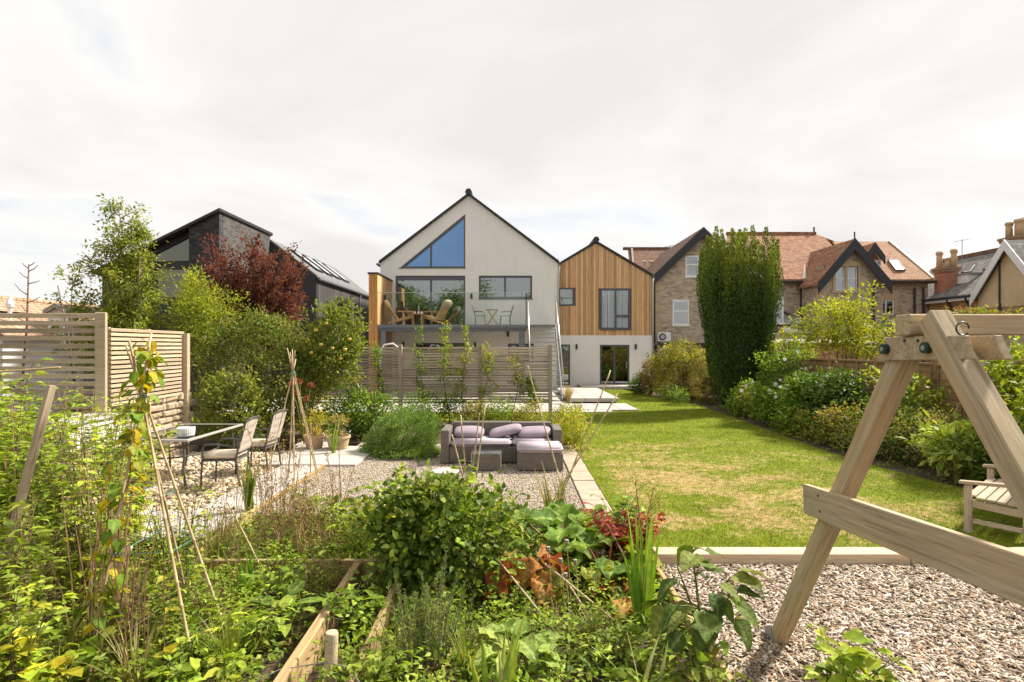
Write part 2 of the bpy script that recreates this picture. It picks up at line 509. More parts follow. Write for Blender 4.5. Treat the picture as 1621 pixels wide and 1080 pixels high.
CREAM = m_plain('cream_render', (0.66, 0.51, 0.31), (0.58, 0.44, 0.26), 1.2, 0.9, 0.1, stains=((0.36, 0.27, 0.17), 0.5))
REDTILE = m_brick('clay_tiles', [(0.20, 0.095, 0.06), (0.34, 0.165, 0.10), (0.46, 0.25, 0.155), (0.28, 0.13, 0.08)], (0.17, 0.08, 0.045), 0.17, 0.11, 0.012, wob=0.01, patch=(0.36, 0.22, 0.13))
BROWNTILE = m_brick('brown_tiles', [(0.155, 0.085, 0.06), (0.22, 0.125, 0.085), (0.26, 0.15, 0.105)], (0.09, 0.05, 0.04), 0.2, 0.13, 0.014, wob=0.01)
SLATE = m_brick('slate_tiles', [(0.14, 0.14, 0.14), (0.20, 0.195, 0.19), (0.26, 0.25, 0.235)], (0.085, 0.085, 0.085), 0.26, 0.2, 0.012, wob=0.01, patch=(0.20, 0.19, 0.13))
DARKSLATE = m_brick('new_slate', [(0.15, 0.15, 0.155), (0.18, 0.18, 0.185), (0.21, 0.21, 0.215)], (0.10, 0.10, 0.105), 0.28, 0.2, 0.01, wob=0.0)
PANTILE = m_brick('pan_tiles', [(0.38, 0.25, 0.165), (0.45, 0.31, 0.21), (0.50, 0.35, 0.25)], (0.2, 0.125, 0.085), 0.3, 0.3, 0.03, wob=0.01)
BLACKCLAD = m_plain('black_cladding', (0.022, 0.023, 0.027), (0.033, 0.034, 0.04), 3, 0.6)
GREYCLAD = m_wood('grey_cladding', (0.11, 0.10, 0.095), (0.055, 0.05, 0.048), None, 10, 0.8, axis=0, vary=0.4)
LEAD = m_plain('lead', (0.30, 0.31, 0.33), (0.22, 0.23, 0.25), 4, 0.6)
CLAYPOT = m_plain('clay_pot', (0.50, 0.34, 0.22), (0.40, 0.26, 0.16), 6, 0.9)
STONEPOT = m_plain('stone_pot', (0.45, 0.38, 0.28), (0.33, 0.27, 0.19), 8, 0.95, 0.4, 50)
LILAC = m_plain('lilac_fabric', (0.335, 0.275, 0.325), (0.29, 0.235, 0.28), 7, 0.95, 0.6, 13)
LILACPALE = m_plain('pale_lilac_fabric', (0.45, 0.385, 0.425), (0.40, 0.34, 0.375), 7, 0.95, 0.5, 11)
BEIGE = m_plain('beige_cushion', (0.70, 0.58, 0.45), (0.64, 0.52, 0.40), 6, 0.95, 0.15, 200)
FLEECE = m_plain('fleece', (0.52, 0.42, 0.28), (0.42, 0.33, 0.21), 25, 1.0, 0.8, 90)
CHAIRMET = m_plain('bronze_metal', (0.06, 0.055, 0.052), (0.085, 0.078, 0.07), 8, 0.5)
SLING = m_plain('woven_sling', (0.54, 0.47, 0.40), (0.40, 0.34, 0.28), 30, 0.9)
TWINE = m_plain('green_twine', (0.08, 0.34, 0.28), None, 9, 0.8)
WIRE = m_plain('wire', (0.35, 0.34, 0.31), None, 9, 0.5, metal=0.5)
FRUIT = m_plain('yellow_fruit', (0.60, 0.42, 0.06), (0.48, 0.38, 0.07), 12, 0.5)
REDPETAL = m_plain('red_petal', (0.42, 0.08, 0.04), (0.30, 0.05, 0.03), 20, 0.7)
def _wicker():
    b = NB('wicker'); u = b.uv()
    br = b.n('ShaderNodeTexBrick', Scale=1.0); br.offset = 0.5
    br.inputs['Brick Width'].default_value = 0.03; br.inputs['Row Height'].default_value = 0.014
    br.inputs['Mortar Size'].default_value = 0.003
    br.inputs['Color1'].default_value = (0.17, 0.145, 0.125, 1); br.inputs['Color2'].default_value = (0.31, 0.27, 0.235, 1)
    br.inputs['Mortar'].default_value = (0.07, 0.06, 0.05, 1)
    b.l(u, br.inputs['Vector'])
    h = b.math('SUBTRACT', 1.0, br.outputs['Fac'])
    return b.out(b.pbr(br.outputs['Color'], 0.6, 0, 0.35, b.bump(h, 0.6, 0.004)))
WICKER = _wicker()
# ================================================================== SETTING
def structure(name, mb_or_me, m, M=I4):
    me = mb_or_me.mesh(name) if isinstance(mb_or_me, MB) else mb_or_me
    o = mesh_obj(name, me, m, None, M)
    o['kind'] = 'structure'
    return o
def lawn_color(b):
    p = b.pos()
    big = b.noise(b.scale(p, (0.7, 1.0, 0)), 1.0, 9, 0.72, 0.8)
    fine = b.noise(p, 9.0, 5, 0.7)
    sx = b.n('ShaderNodeSeparateXYZ'); b.l(p, sx.inputs[0])
    # the lawn is driest in its middle, green near the house and along the border
    far = b.mapr(sx.outputs[1], 10.0, 16.5, 0.0, 0.30)
    side = b.mapr(sx.outputs[0], 3.2, 6.0, 0.0, 0.11)
    near = b.mapr(sx.outputs[1], 6.05, 6.6, 0.12, 0.0)
    edge = b.mapr(sx.outputs[0], 1.35, 1.75, 0.14, 0.0)
    d = b.math('SUBTRACT', b.math('SUBTRACT', b.math('SUBTRACT', b.math('SUBTRACT', big, far), side), near), edge)
    d = b.math('ADD', d, b.mapr(fine, 0.25, 0.75, -0.17, 0.17))
    dry = b.mapr(d, 0.40, 0.57, 0.0, 0.95)
    green = b.ramp(b.noise(p, 2.2, 5, 0.6), [(0.3, (0.125, 0.17, 0.010)), (0.7, (0.215, 0.25, 0.018))])
    straw = b.ramp(fine, [(0.3, (0.36, 0.255, 0.10)), (0.7, (0.54, 0.40, 0.19))])
    col = b.mix(dry, green, straw)
    return col, fine, p
def _lawn():
    b = NB('lawn_turf'); col, fine, p = lawn_color(b)
    col = b.mix(1.0, col, b.ramp(b.noise(p, 60.0, 4, 0.7), [(0.3, (0.62, 0.62, 0.6)), (0.7, (1.15, 1.15, 1.1))]), 'MULTIPLY')
    return b.out(b.pbr(col, 0.95, 0, 0.1, b.bump(b.noise(p, 70.0, 4, 0.7), 0.7, 0.02)))
LAWN = _lawn()
def _lawnblade():
    b = NB('grass_blade'); col, fine, p = lawn_color(b)
    a = b.n('ShaderNodeVertexColor'); a.layer_name = 'Col'
    col = b.mix(1.0, col, a.outputs[0], 'MULTIPLY')
    pb = b.pbr(col, 0.7, 0, 0.15)
    tr = b.n('ShaderNodeBsdfTranslucent'); b.l(col, tr.inputs[0])
    mx = b.n('ShaderNodeMixShader'); mx.inputs[0].default_value = 0.3
    b.l(pb, mx.inputs[1]); b.l(tr.outputs[0], mx.inputs[2])
    return b.out(mx.outputs[0])
LAWNBLADE = _lawnblade()
def _gravel():
    b = NB('fine_gravel'); p = b.pos()
    vo = b.n('ShaderNodeTexVoronoi', Scale=70.0); b.l(p, vo.inputs['Vector'])
    c = b.ramp(vo.outputs['Color'], [(0.1, (0.18, 0.145, 0.11)), (0.5, (0.36, 0.30, 0.23)), (0.9, (0.54, 0.47, 0.39))])
    c = b.mix(b.mapr(b.noise(p, 1.2, 5, 0.6), 0.5, 0.75, 0, 0.5), c, (0.30, 0.24, 0.14))
    return b.out(b.pbr(c, 0.95, 0, 0.1, b.bump(vo.outputs['Distance'], 0.9, 0.012)))
GRAVELM = _gravel()
def m_attr(name, rough=0.8, bump=0.0):
    b = NB(name); a = b.n('ShaderNodeVertexColor'); a.layer_name = 'Col'
    n = b.noise(b.pos(), 45.0, 4)
    col = b.mix(1.0, a.outputs[0], b.ramp(n, [(0.3, (0.78, 0.77, 0.75)), (0.7, (1.12, 1.12, 1.1))]), 'MULTIPLY')
    return b.out(b.pbr(col, rough, 0, 0.25, b.bump(n, bump, 0.004) if bump else None))
CHIPM = m_attr('wood_chip', 0.9, 0.3)
PEBBLEM = m_attr('pebble', 0.75, 0.2)

# the wide ground sheet, in rings so it stays flat out to the horizon
g = MB()
g.add([(-600,-300,-0.16),(600,-300,-0.16),(600,900,-0.16),(-600,900,-0.16)], [(0,1,2,3)])
structure('ground', g, SOIL)

def slab(name, poly, z0, z1, m):
    b = MB(); b.prism([(x, y, z0) for x, y in poly], (0, 0, z1 - z0))
    return structure(name, b, m)
LAWNPOLY = [(1.30,5.90),(7.2,5.90),(6.95,7.4),(6.62,8.6),(6.40,9.7),(6.28,11.4),(6.36,13.2),(6.45,15.0),(6.6,18.0),(6.58,20.5),(6.2,23.0),(5.9,25.2),(5.2,27.6),(3.3,27.6),(3.3,19.3),(-9.5,19.3),(-9.5,15.9),(1.05,15.9),(1.30,11.6)]
slab('lawn', LAWNPOLY, -0.16, 0.0, LAWN)
slab('gravel_terrace', [(-3.28,7.1),(0.93,7.1),(0.93,11.9),(-2.6,12.4),(-3.28,12.4)], -0.16, -0.004, GRAVELM)
slab('pebble_bed', [(-6.55,7.25),(-4.02,7.25),(-4.02,11.4),(-6.55,11.4)], -0.16, -0.05, m_plain('pebble_base', (0.34,0.28,0.2), None, 12, 0.95, 0.8, 30))
slab('wood_chip_bed', [(1.42,0.6),(9.0,0.6),(9.0,5.6),(1.42,5.6)], -0.159, -0.075, m_plain('chip_base', (0.24,0.17,0.11), (0.11,0.075,0.05), 18, 0.95, 1.0, 40))
slab('border_soil', [(7.25,5.9),(7.0,7.4),(6.67,8.6),(6.45,9.7),(6.33,11.4),(6.41,13.2),(6.5,15.0),(6.65,18.0),(6.63,20.5),(6.25,23.0),(5.95,25.2),(5.9,29.3),(8.28,29.3),(8.28,5.9)], -0.16, -0.025, SOIL)
slab('back_border_soil', [(-9.5,12.45),(0.9,12.45),(0.9,15.85),(-9.5,15.85)], -0.159, -0.02, SOIL)
slab('patio_slab', [(-9.5,19.35),(3.25,19.35),(3.25,28.25),(-9.5,28.25)], -0.16, 0.0, STONEPAVE)

# paving slabs, each its own piece
pav = thing('paved_path', 'pale stone slab path beside the pebble dining area', 'path', (-3.65, 7, 0)); 
def pave(x0, x1, y0, y1, nx, ny, m, par, z=0.035, nm='paving_slab'):
    rr = random.Random(int(abs(x0*100+y0*10)))
    dx, dy = (x1-x0)/nx, (y1-y0)/ny
    for i in range(nx):
        for j in range(ny):
            piece(nm, (x0+dx*(i+.5), y0+dy*(j+.5), z/2-0.02+rr.uniform(-.003,.003)), (dx-.012, dy-.012, z+0.04), m, par, bev=0.006)
pave(-4.0,-3.3,6.15,9.85,1,5,STONEPAVE,pav)
pave(-5.75,-4.03,6.2,7.18,2,1,STONEPAVE,pav)
pave(-4.4,-2.72,9.9,11.75,2,2,STONEPAVE,pav,0.04)
pave(-4.55,-3.85,11.8,14.2,1,3,STONEPAVE,pav,0.04)
ter = thing('terrace_paving', 'pale porcelain paving in front of the houses by the stairs', 'paving', (2.3, 22, 0))
pave(-9.4,3.2,17.9,19.3,14,2,STONEPAVE,ter,0.03)
pave(1.75,4.1,18.4,20.4,4,3,STONEPAVE,ter,0.045)
st = thing('garden_step', 'raised pale stone step between the lawn and the stair foot', 'step', (2.8, 22.5, 0))
for i in range(3):
    for j in range(4):
        piece('step_slab', (2.35+0.62*i, 20.75+1.3*j+0.65, 0.13), (0.61, 1.29, 0.14), STONEPAVE, st, bev=0.006)
strip = thing('house_paving_strip', 'pale paving strip along the foot of the timber clad house', 'paving', (5, 28.6, 0))
for i in range(6):
    piece('paving_slab', (3.75+0.78*i, 28.55, 0.06), (0.77, 1.7, 0.16), STONEPAVE, strip, bev=0.006)
edge = thing('lawn_edging', 'strip of worn buff pavers between gravel and lawn', 'edging', (1.1, 9, 0))
yy = 7.15; rr = random.Random(4)
while yy < 11.6:
    l = 0.62 if yy > 8.8 else 0.56
    piece('paver', (1.115, yy+l/2, -0.01+rr.uniform(-.006,.006)), (0.335, l-.015, 0.05), PAVER, edge, RZ(rr.uniform(-.015,.015)), 0.008)
    yy += l
# sleepers and bed edges
def sleeper(label, p0, p1, h, t, m=BEDWOOD, n=1, posts=(), cat='sleeper'):
    p0, p1 = Vector(p0), Vector(p1)
    o = thing('timber_edging', label, cat, p0)
    for i in range(n):
        q0 = p0.lerp(p1, i/n); q1 = p0.lerp(p1, (i+1)/n)
        d = (q1-q0).normalized()*0.004
        bar('sleeper_board', q0+d, q1-d, t, h, m, o, bev=0.008)
    for q, hh in posts:
        piece('corner_post', q, (0.09, 0.07, hh), m, o, bev=0.006)
    return o
sleeper('pale timber edge between lawn and wood chip play area', (1.42,5.72,-0.04), (9.0,5.72,-0.04), 0.17, 0.2, PALEWOOD, 3)
sleeper('timber board retaining the gravel above the vegetable bed', (-3.25,7.06,-0.085), (1.3,7.06,-0.085), 0.19, 0.05, BEDWOOD, 2, [((0.98,7.0,-0.1),0.22),((1.16,7.0,-0.12),0.16)])
sleeper('timber side board along the slab path and vegetable bed', (-3.24,5.3,-0.05), (-3.24,9.8,-0.05), 0.22, 0.05, BEDWOOD, 2)
sleeper('two tier plank front of the raised bed below the dry seedheads', (-2.95,5.4,0.005), (-1.28,5.4,0.005), 0.14, 0.045, BEDWOOD, 1, [((-1.22,5.37,-0.05),0.30)])
sleeper('lower plank of the raised bed front below the seedheads', (-2.95,5.385,-0.115), (-1.28,5.385,-0.115), 0.085, 0.045, BEDWOOD, 1)
sleeper('sunlit bed side plank running towards the round post', (-1.40,3.2,-0.03), (-1.44,5.33,-0.03), 0.24, 0.07, BEDWOOD, 1)
sleeper('narrow bed side plank right of the round post', (-0.98,3.1,-0.03), (-1.0,5.0,-0.03), 0.2, 0.05, BEDWOOD, 1)
sleeper('timber divider between the planting and the wood chips', (1.40,2.4,-0.09), (1.40,5.6,-0.09), 0.13, 0.05, BEDWOOD, 1)

# ---- loose stuff as real geometry (numpy)
def np_mesh(name, V, F, col=None, smooth=False):
    """V (n,3), F (m,k) all same k"""
    me = bpy.data.meshes.new(name)
    k = F.shape[1]
    me.vertices.add(len(V)); me.vertices.foreach_set('co', np.ascontiguousarray(V, dtype=np.float32).ravel())
    me.loops.add(F.size); me.loops.foreach_set('vertex_index', np.ascontiguousarray(F, dtype=np.int32).ravel())
    me.polygons.add(len(F))
    me.polygons.foreach_set('loop_start', np.arange(0, F.size, k, dtype=np.int32))
    me.polygons.foreach_set('loop_total', np.full(len(F), k, dtype=np.int32))
    if smooth: me.polygons.foreach_set('use_smooth', np.ones(len(F), dtype=bool))
    if col is not None:
        at = me.color_attributes.new('Col', 'FLOAT_COLOR', 'POINT')
        c4 = np.ones((len(V), 4), dtype=np.float32); c4[:, :3] = col
        at.data.foreach_set('color', c4.ravel())
    me.update(calc_edges=True)
    return me
def rotmats(rng, n, tilt):
    a = rng.uniform(0, 2*pi, n); t = rng.normal(0, tilt, n); u = rng.normal(0, tilt, n)
    ca, sa, ct, stt, cu, su = np.cos(a), np.sin(a), np.cos(t), np.sin(t), np.cos(u), np.sin(u)
    Z = np.zeros(n); O = np.ones(n)
    Rz = np.stack([np.stack([ca,-sa,Z],1), np.stack([sa,ca,Z],1), np.stack([Z,Z,O],1)],1)
    Rx = np.stack([np.stack([O,Z,Z],1), np.stack([Z,ct,-stt],1), np.stack([Z,stt,ct],1)],1)
    Ry = np.stack([np.stack([cu,Z,su],1), np.stack([Z,O,Z],1), np.stack([-su,Z,cu],1)],1)
    return Rz @ Rx @ Ry
def scatter(name, tv, tf, pos, scl, rm, col, m, smooth=False, parent=None):
    n = len(pos); k = len(tv)
    V = np.einsum('nij,nkj->nki', rm, tv[None]*scl[:, None, :]) + pos[:, None, :]
    F = (tf[None] + (np.arange(n)*k)[:, None, None]).reshape(-1, tf.shape[1])
    me = np_mesh(name, V.reshape(-1, 3), F, np.repeat(col, k, 0), smooth)
    return mesh_obj(name, me, m, parent)
def ico(sub):
    bm = bmesh.new(); bmesh.ops.create_icosphere(bm, subdivisions=sub, radius=1.0)
    v = np.array([x.co[:] for x in bm.verts]); f = np.array([[q.index for q in x.verts] for x in bm.faces]); bm.free()
    return v, f
def pal(rng, n, cols, jit=0.12):
    c = np.array(cols)[rng.integers(0, len(cols), n)]
    return np.clip(c*(1+rng.normal(0, jit, (n, 1)))*(1+rng.normal(0, jit*0.12, (n, 3))), 0, 1)
rng = np.random.default_rng(5)
# pebbles under the dining set
n = 4200
iv, jf = ico(1)
px = rng.uniform(-6.5,-4.05,n); py = rng.uniform(7.28,11.35,n)
sc_ = np.stack([rng.uniform(.028,.062,n), rng.uniform(.02,.042,n), rng.uniform(.014,.026,n)],1)
o = scatter('pebbles', iv, jf, np.stack([px,py,rng.uniform(-.045,-.008,n)],1), sc_, rotmats(rng,n,.2), pal(rng,n,[(.60,.48,.33),(.66,.55,.40),(.48,.36,.24),(.55,.46,.36),(.38,.31,.24),(.70,.61,.48)]), PEBBLEM, True)
tag(o, 'cream and tan rounded pebbles under the dining set', 'pebbles', kind='stuff')
# a few pebbles spilt at the front of the slab
n = 90
o = scatter('pebbles', iv, jf, np.stack([rng.uniform(-4.75,-4.1,n),rng.uniform(5.75,6.15,n),rng.uniform(-.06,-.02,n)],1)+np.array([0,0,-.05]), np.stack([rng.uniform(.03,.07,n), rng.uniform(.025,.05,n), rng.uniform(.02,.035,n)],1), rotmats(rng,n,.2), pal(rng,n,[(.45,.40,.34),(.58,.5,.4),(.36,.32,.28)]), PEBBLEM, True)
tag(o, 'grey pebbles spilt in front of the slab path', 'pebbles', kind='stuff')
# gravel
ov = np.array([[1,0,0],[-1,0,0],[0,1,0],[0,-1,0],[0,0,1],[0,0,-1]],float); of = np.array([[0,2,4],[2,1,4],[1,3,4],[3,0,4],[2,0,5],[1,2,5],[3,1,5],[0,3,5]])
n = 26000
gx = rng.uniform(-3.25,.92,n); gy = 7.12+(11.9-7.12)*rng.random(n)**1.3
o = scatter('gravel', ov, of, np.stack([gx,gy,rng.uniform(-.004,.006,n)],1), rng.uniform(.006,.014,(n,3)), rotmats(rng,n,.6), pal(rng,n,[(.46,.39,.30),(.56,.49,.40),(.34,.27,.20),(.62,.56,.48),(.26,.20,.15)]), PEBBLEM)
tag(o, 'fine buff gravel in front of the wicker sofa', 'gravel', kind='stuff')
# wood chips
cv = np.array([[-1,-1,0],[1,-.7,0],[1,.8,0],[-1,1,0],[-.9,-.8,1],[1,-.6,1],[.9,.7,1],[-1,.8,1]],float); cf = np.array([[4,5,6,7],[0,1,5,4],[1,2,6,5],[2,3,7,6],[3,0,4,7]])
n = 34000
u = rng.random(n); cy = 2.6+(5.6-2.6)*u
cx = 1.44 + rng.random(n)*np.minimum(7.5, (cy*0.98-0.9))
cx = np.clip(cx, 1.44, 8)
o = scatter('wood_chips', cv, cf, np.stack([cx,cy,rng.uniform(-.078,-.045,n)],1), np.stack([rng.uniform(.014,.040,n), rng.uniform(.005,.011,n), rng.uniform(.002,.005,n)],1), rotmats(rng,n,.30), pal(rng,n,[(.46,.375,.30),(.54,.46,.38),(.36,.27,.20),(.62,.54,.46),(.28,.20,.14),(.44,.38,.32),(.52,.45,.37),(.15,.10,.07),(.36,.235,.135)],.16), CHIPM)
tag(o, 'pale wood chips spread under the timber swing', 'wood chips', kind='stuff')
# lawn blades
from mathutils.geometry import intersect_point_tri_2d
def inpoly(x, y, poly):
    c = np.zeros(len(x), bool); m_ = len(poly)
    for i in range(m_):
        x0,y0 = poly[i]; x1,y1 = poly[(i+1)%m_]
        cond = ((y0>y)!=(y1>y)) & (x < (x1-x0)*(y-y0)/((y1-y0)+1e-12)+x0)
        c ^= cond
    return c
bx=[];by=[];bs=[]
for (y0,y1,x0,x1,dens,s) in ((5.9,7.5,1.3,7.0,2600,1.0),(7.5,10,1.3,6.9,1500,1.15),(10,14,1.2,6.6,800,1.5),(14,19.3,-6,6.6,380,2.0),(19.3,27.6,3.3,6.6,260,2.6)):
    k = int((y1-y0)*(x1-x0)*dens); x = rng.uniform(x0,x1,k); y = rng.uniform(y0,y1,k)
    ok = inpoly(x,y,LAWNPOLY); bx.append(x[ok]); by.append(y[ok]); bs.append(np.full(ok.sum(), s))
bx=np.concatenate(bx);by=np.concatenate(by);bs=np.concatenate(bs);n=len(bx)
h = rng.uniform(.014,.034,n)*(1+.15*bs); 
tall = rng.random(n)<.03; h[tall]*=1.7
tv = np.array([[-.5,0,0],[.5,0,0],[0,.0,1]],float); tf=np.array([[0,1,2]])
o = scatter('lawn_grass', tv, tf, np.stack([bx,by,np.zeros(n)],1), np.stack([.006*bs,.006*bs,h],1), rotmats(rng,n,.5), np.clip(rng.normal(1.0,.2,(n,1)),.5,1.6)*np.ones((1,3)), LAWNBLADE)
tag(o, 'mown lawn grass with dry straw patches', 'grass', kind='stuff')
# ================================================================== BUILDINGS
def wall_poly(name, outer, holes, y, th, m, parent, M=I4):
    """upright wall in local XZ, outer face at local y, thickness inwards (+y), with real openings"""
    loops = [[Vector((u, 0, v)) for u, v in outer]] + [[Vector((u, 0, v)) for u, v in h] for h in holes]
    tris = tessellate_polygon(loops)
    flat = [p for l in loops for p in l]
    n = len(flat)
    vs = [(p.x, y, p.z) for p in flat] + [(p.x, y + th, p.z) for p in flat]
    fs = []
    for t in tris:
        a, b, c = (flat[i] for i in t)
        nrm = (b - a).cross(c - a).y
        t = tuple(t) if nrm < 0 else tuple(reversed(t))
        fs.append(t); fs.append(tuple(i + n for i in reversed(t)))
    k = 0
    for l in loops:
        q = len(l)
        ar = sum(l[i].x*l[(i+1)%q].z - l[(i+1)%q].x*l[i].z for i in range(q))
        hole = l is not loops[0]
        for i in range(q):
            a, b = k + i, k + (i+1) % q
            f = (a, a+n, b+n, b) if (ar > 0) != hole else (b, b+n, a+n, a)
            f = tuple(reversed(f)) if not hole else tuple(reversed(f))
            fs.append(f)
        k += q
    b = MB(); b.add(vs, fs)
    me = b.mesh(name)
    bm = bmesh.new(); bm.from_mesh(me); bmesh.ops.recalc_face_normals(bm, faces=bm.faces); bm.to_mesh(me); bm.free(); face_uv(me)
    return mesh_obj(name, me, m, parent, M)
def rect(x0, x1, z0, z1): return [(x0,z0),(x1,z0),(x1,z1),(x0,z1)]
def window(parent, x0, x1, z0, z1, y, fm=ANTHR, gm=GLASS, f=0.06, vert=(), horiz=(), dep=0.07, name='window', M=I4, proud=0.0, mf=None):
    """frame part with each pane a sub-part; y = front of frame"""
    b = MB(); mf = mf or f
    y -= proud
    b.box((x0, y, z0), (x0+f, y+dep, z1)); b.box((x1-f, y, z0), (x1, y+dep, z1))
    b.box((x0+f, y+.001, z0), (x1-f, y+dep-.001, z0+f)); b.box((x0+f, y+.001, z1-f), (x1-f, y+dep-.001, z1))
    xs = [x0+f]; 
    for v in vert:
        b.box((v-mf/2, y+.002, z0+f), (v+mf/2, y+dep-.002, z1-f)); xs += [v-mf/2, v+mf/2]
    xs.append(x1-f)
    zs = [z0+f]
    for v in horiz:
        b.box((x0+f, y+.003, v-mf/2), (x1-f, y+dep-.003, v+mf/2)); zs += [v-mf/2, v+mf/2]
    zs.append(z1-f)
    fr = b.build(name, fm, parent, M)
    for i in range(0, len(xs), 2):
        for j in range(0, len(zs), 2):
            p = MB(); p.box((xs[i], y+dep*.45, zs[j]), (xs[i+1], y+dep*.45+.012, zs[j+1])); p.build('pane', gm, fr, M)
    return fr
def room(parent, x0, x1, z0, z1, y0, y1, m=ROOM, M=I4, fl=None):
    """an open-fronted room box behind a window (back, sides, floor, ceiling)"""
    b = MB()
    vs = [(x0,y0,z0),(x1,y0,z0),(x1,y0,z1),(x0,y0,z1),(x0,y1,z0),(x1,y1,z0),(x1,y1,z1),(x0,y1,z1)]
    b.add(vs, [(4,7,6,5),(0,4,5,1),(3,2,6,7),(0,3,7,4),(1,5,6,2)])
    return b.build('room', m, parent, M)
def curtain(parent, x0, x1, z0, z1, y, m=CURTAIN, M=I4):
    n = 24; vs = []; fs = []
    for i in range(n+1):
        u = x0+(x1-x0)*i/n; d = 0.035*math.sin(i*1.57)
        vs += [(u, y+d, z0), (u, y+d, z1)]
    for i in range(n): fs.append((2*i, 2*i+2, 2*i+3, 2*i+1))
    b = MB(); b.add(vs, fs); b.add([(a, c+.012, d) for a, c, d in vs], [tuple(reversed(f)) for f in fs])
    return b.build('curtain', m, parent, M, smooth=True)
def gable_roof(parent, xl, xr, xm, ze_l, ze_r, zr, y0, y1, th, m, name='roof', over=0.0, trim=None, trim_t=0.07, M=I4):
    """two slabs meeting on the ridge line x=xm; eaves at xl, xr"""
    b = MB()
    kl = (zr-ze_l)/(xm-xl); kr = (zr-ze_r)/(xr-xm)
    cl = math.sqrt(1+kl*kl); cr = math.sqrt(1+kr*kr)
    xa, za, xb, zb = xl-over, ze_l-over*kl, xr+over, ze_r-over*kr
    tm = th*max(cl, cr)
    b.prism([(xa, y0, za), (xm, y0, zr), (xm, y0, zr+tm), (xa, y0, za+th*cl)], (0, y1-y0, 0))
    b.prism([(xm, y0, zr), (xb, y0, zb), (xb, y0, zb+th*cr), (xm, y0, zr+tm)], (0, y1-y0, 0))
    r = b.build(name, m, parent, M)
    if trim:
        t = MB(); lo, hi = trim_t, th+.015
        for xs_, zs_, c_ in ((xa, za, cl), (xb, zb, cr)):
            t.prism([(xs_, y0-.03, zs_-lo*c_), (xm, y0-.03, zr-lo*c_), (xm, y0-.03, zr+hi*c_), (xs_, y0-.03, zs_+hi*c_)], (0, .06, 0))
        t.build('barge_board', trim, r, M)
    return r

# ---------------- white rendered gable house
WY = 28.3
hs = thing('rendered_house', 'white rendered gable house with triangular window and balcony', 'house', (-2.1, 34, 0))
kx = lambda px: (px-810.5)/900*WY
kz = lambda py: 2.1-(py-548)/900*WY
XL, XR, XM = kx(602), kx(883.5), kx(742)
ZE, ZR = kz(417), kz(310)
tri = [(kx(633), kz(424)), (kx(736.5), kz(424)), (kx(736.5), kz(339))]
slid = rect(kx(626), kx(736.5), 3.05, kz(436.5))
win = rect(kx(758), kx(842.5), kz(473), kz(436.5))
gd = rect(kx(658), kx(736), 0.02, kz(543)); gw = rect(kx(804), kx(845), 1.35, kz(544))
gdl = rect(kx(622), kx(640), 0.9, kz(556))
wall_poly('wall', [(XL,-.1),(XR,-.1),(XR,ZE),(XM,ZR),(XL,ZE)], [tri, slid, win, gd, gw], WY, 0.3, RENDER, hs)
b = MB(); b.box((XL, WY+.3, -.1), (XL+.3, 44, ZE)); b.box((XR-.3, WY+.3, -.1), (XR, 44, ZE)); b.box((XL+.3, 43.7, -.1), (XR-.3, 44, ZE)); b.build('side_wall', RENDER, hs)
rf = gable_roof(hs, XL-.05, XR+.05, XM, ZE+.0, ZE+.0, ZR+.02, WY-.12, 44.1, 0.07, DARKSLATE, trim=DARKTRIM, trim_t=0.0)
b = MB(); b.tube([(XM, WY-.2, ZR+.16), (XM, 44.1, ZR+.16)], 0.17, 6); b.build('ridge_cap', DARKTRIM, rf)
for s, xx in ((-1, XL-.12), (1, XR+.1)):
    b = MB(); b.tube([(xx, WY-.08, ZE-.06), (xx, 44, ZE-.06)], 0.07, 8); b.build('gutter', ANTHR, hs)
b = MB(); b.tube([(XR+.06, WY-.05, ZE-.1), (XR+.05, WY-.05, ZE-.35), (XR+.0, WY-.06, ZE-.5), (XR+.0, WY-.06, 0)], 0.038, 8); b.build('downpipe', m_plain('pale_pipe', (0.5,0.48,0.45)), hs, smooth=True)
# triangular window: frame strips with panes between
fw = 0.075; y = WY+.05
b = MB()
tl, br_, tp = Vector((tri[0][0], 0, tri[0][1])), Vector((tri[1][0], 0, tri[1][1])), Vector((tri[2][0], 0, tri[2][1]))
d = (tp-tl).normalized(); nn = Vector((d.z, 0, -d.x))
b.prism([(tl.x, y, tl.z), (tp.x, y, tp.z), (tp.x+nn.x*.13, y, tp.z+nn.z*.13), (tl.x+nn.x*.13, y, tl.z+nn.z*.13)], (0, .08, 0))
b.box((tl.x+.15, y+.002, tl.z), (br_.x-fw, y+.078, tl.z+fw)); b.box((br_.x-fw, y+.001, tl.z), (br_.x, y+.079, tp.z-.03))
mx = kx(682)
zt = lambda x: tl.z+(x-tl.x)*(d.z/d.x)
b.box((mx-.05, y+.003, tl.z+fw), (mx+.05, y+.077, zt(mx)-.1))
tw = b.build('window', ANTHR, hs); tw['label'] = 'triangular gable window with one mullion'
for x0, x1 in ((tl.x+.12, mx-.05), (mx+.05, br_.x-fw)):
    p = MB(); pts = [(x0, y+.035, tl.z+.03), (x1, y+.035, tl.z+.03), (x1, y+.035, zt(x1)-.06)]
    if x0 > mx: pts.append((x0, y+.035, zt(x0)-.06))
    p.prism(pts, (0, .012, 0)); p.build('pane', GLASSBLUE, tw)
b = MB(); b.box((tl.x-.05, WY-.03, tl.z-.035), (br_.x+.03, WY+.1, tl.z-.003)); b.build('sill', ANTHR, tw)
sw = window(hs, slid[0][0], slid[1][0], 3.06, slid[2][1], WY+.05, f=0.09, vert=(kx(682),), mf=.1, name='sliding_door'); sw['label'] = 'wide sliding balcony door'
b = MB(); b.box((slid[0][0]+.09, WY+.03, slid[2][1]-.22), (slid[1][0]-.09, WY+.049, slid[2][1]-.09)); b.build('head_rail', ANTHR, sw)
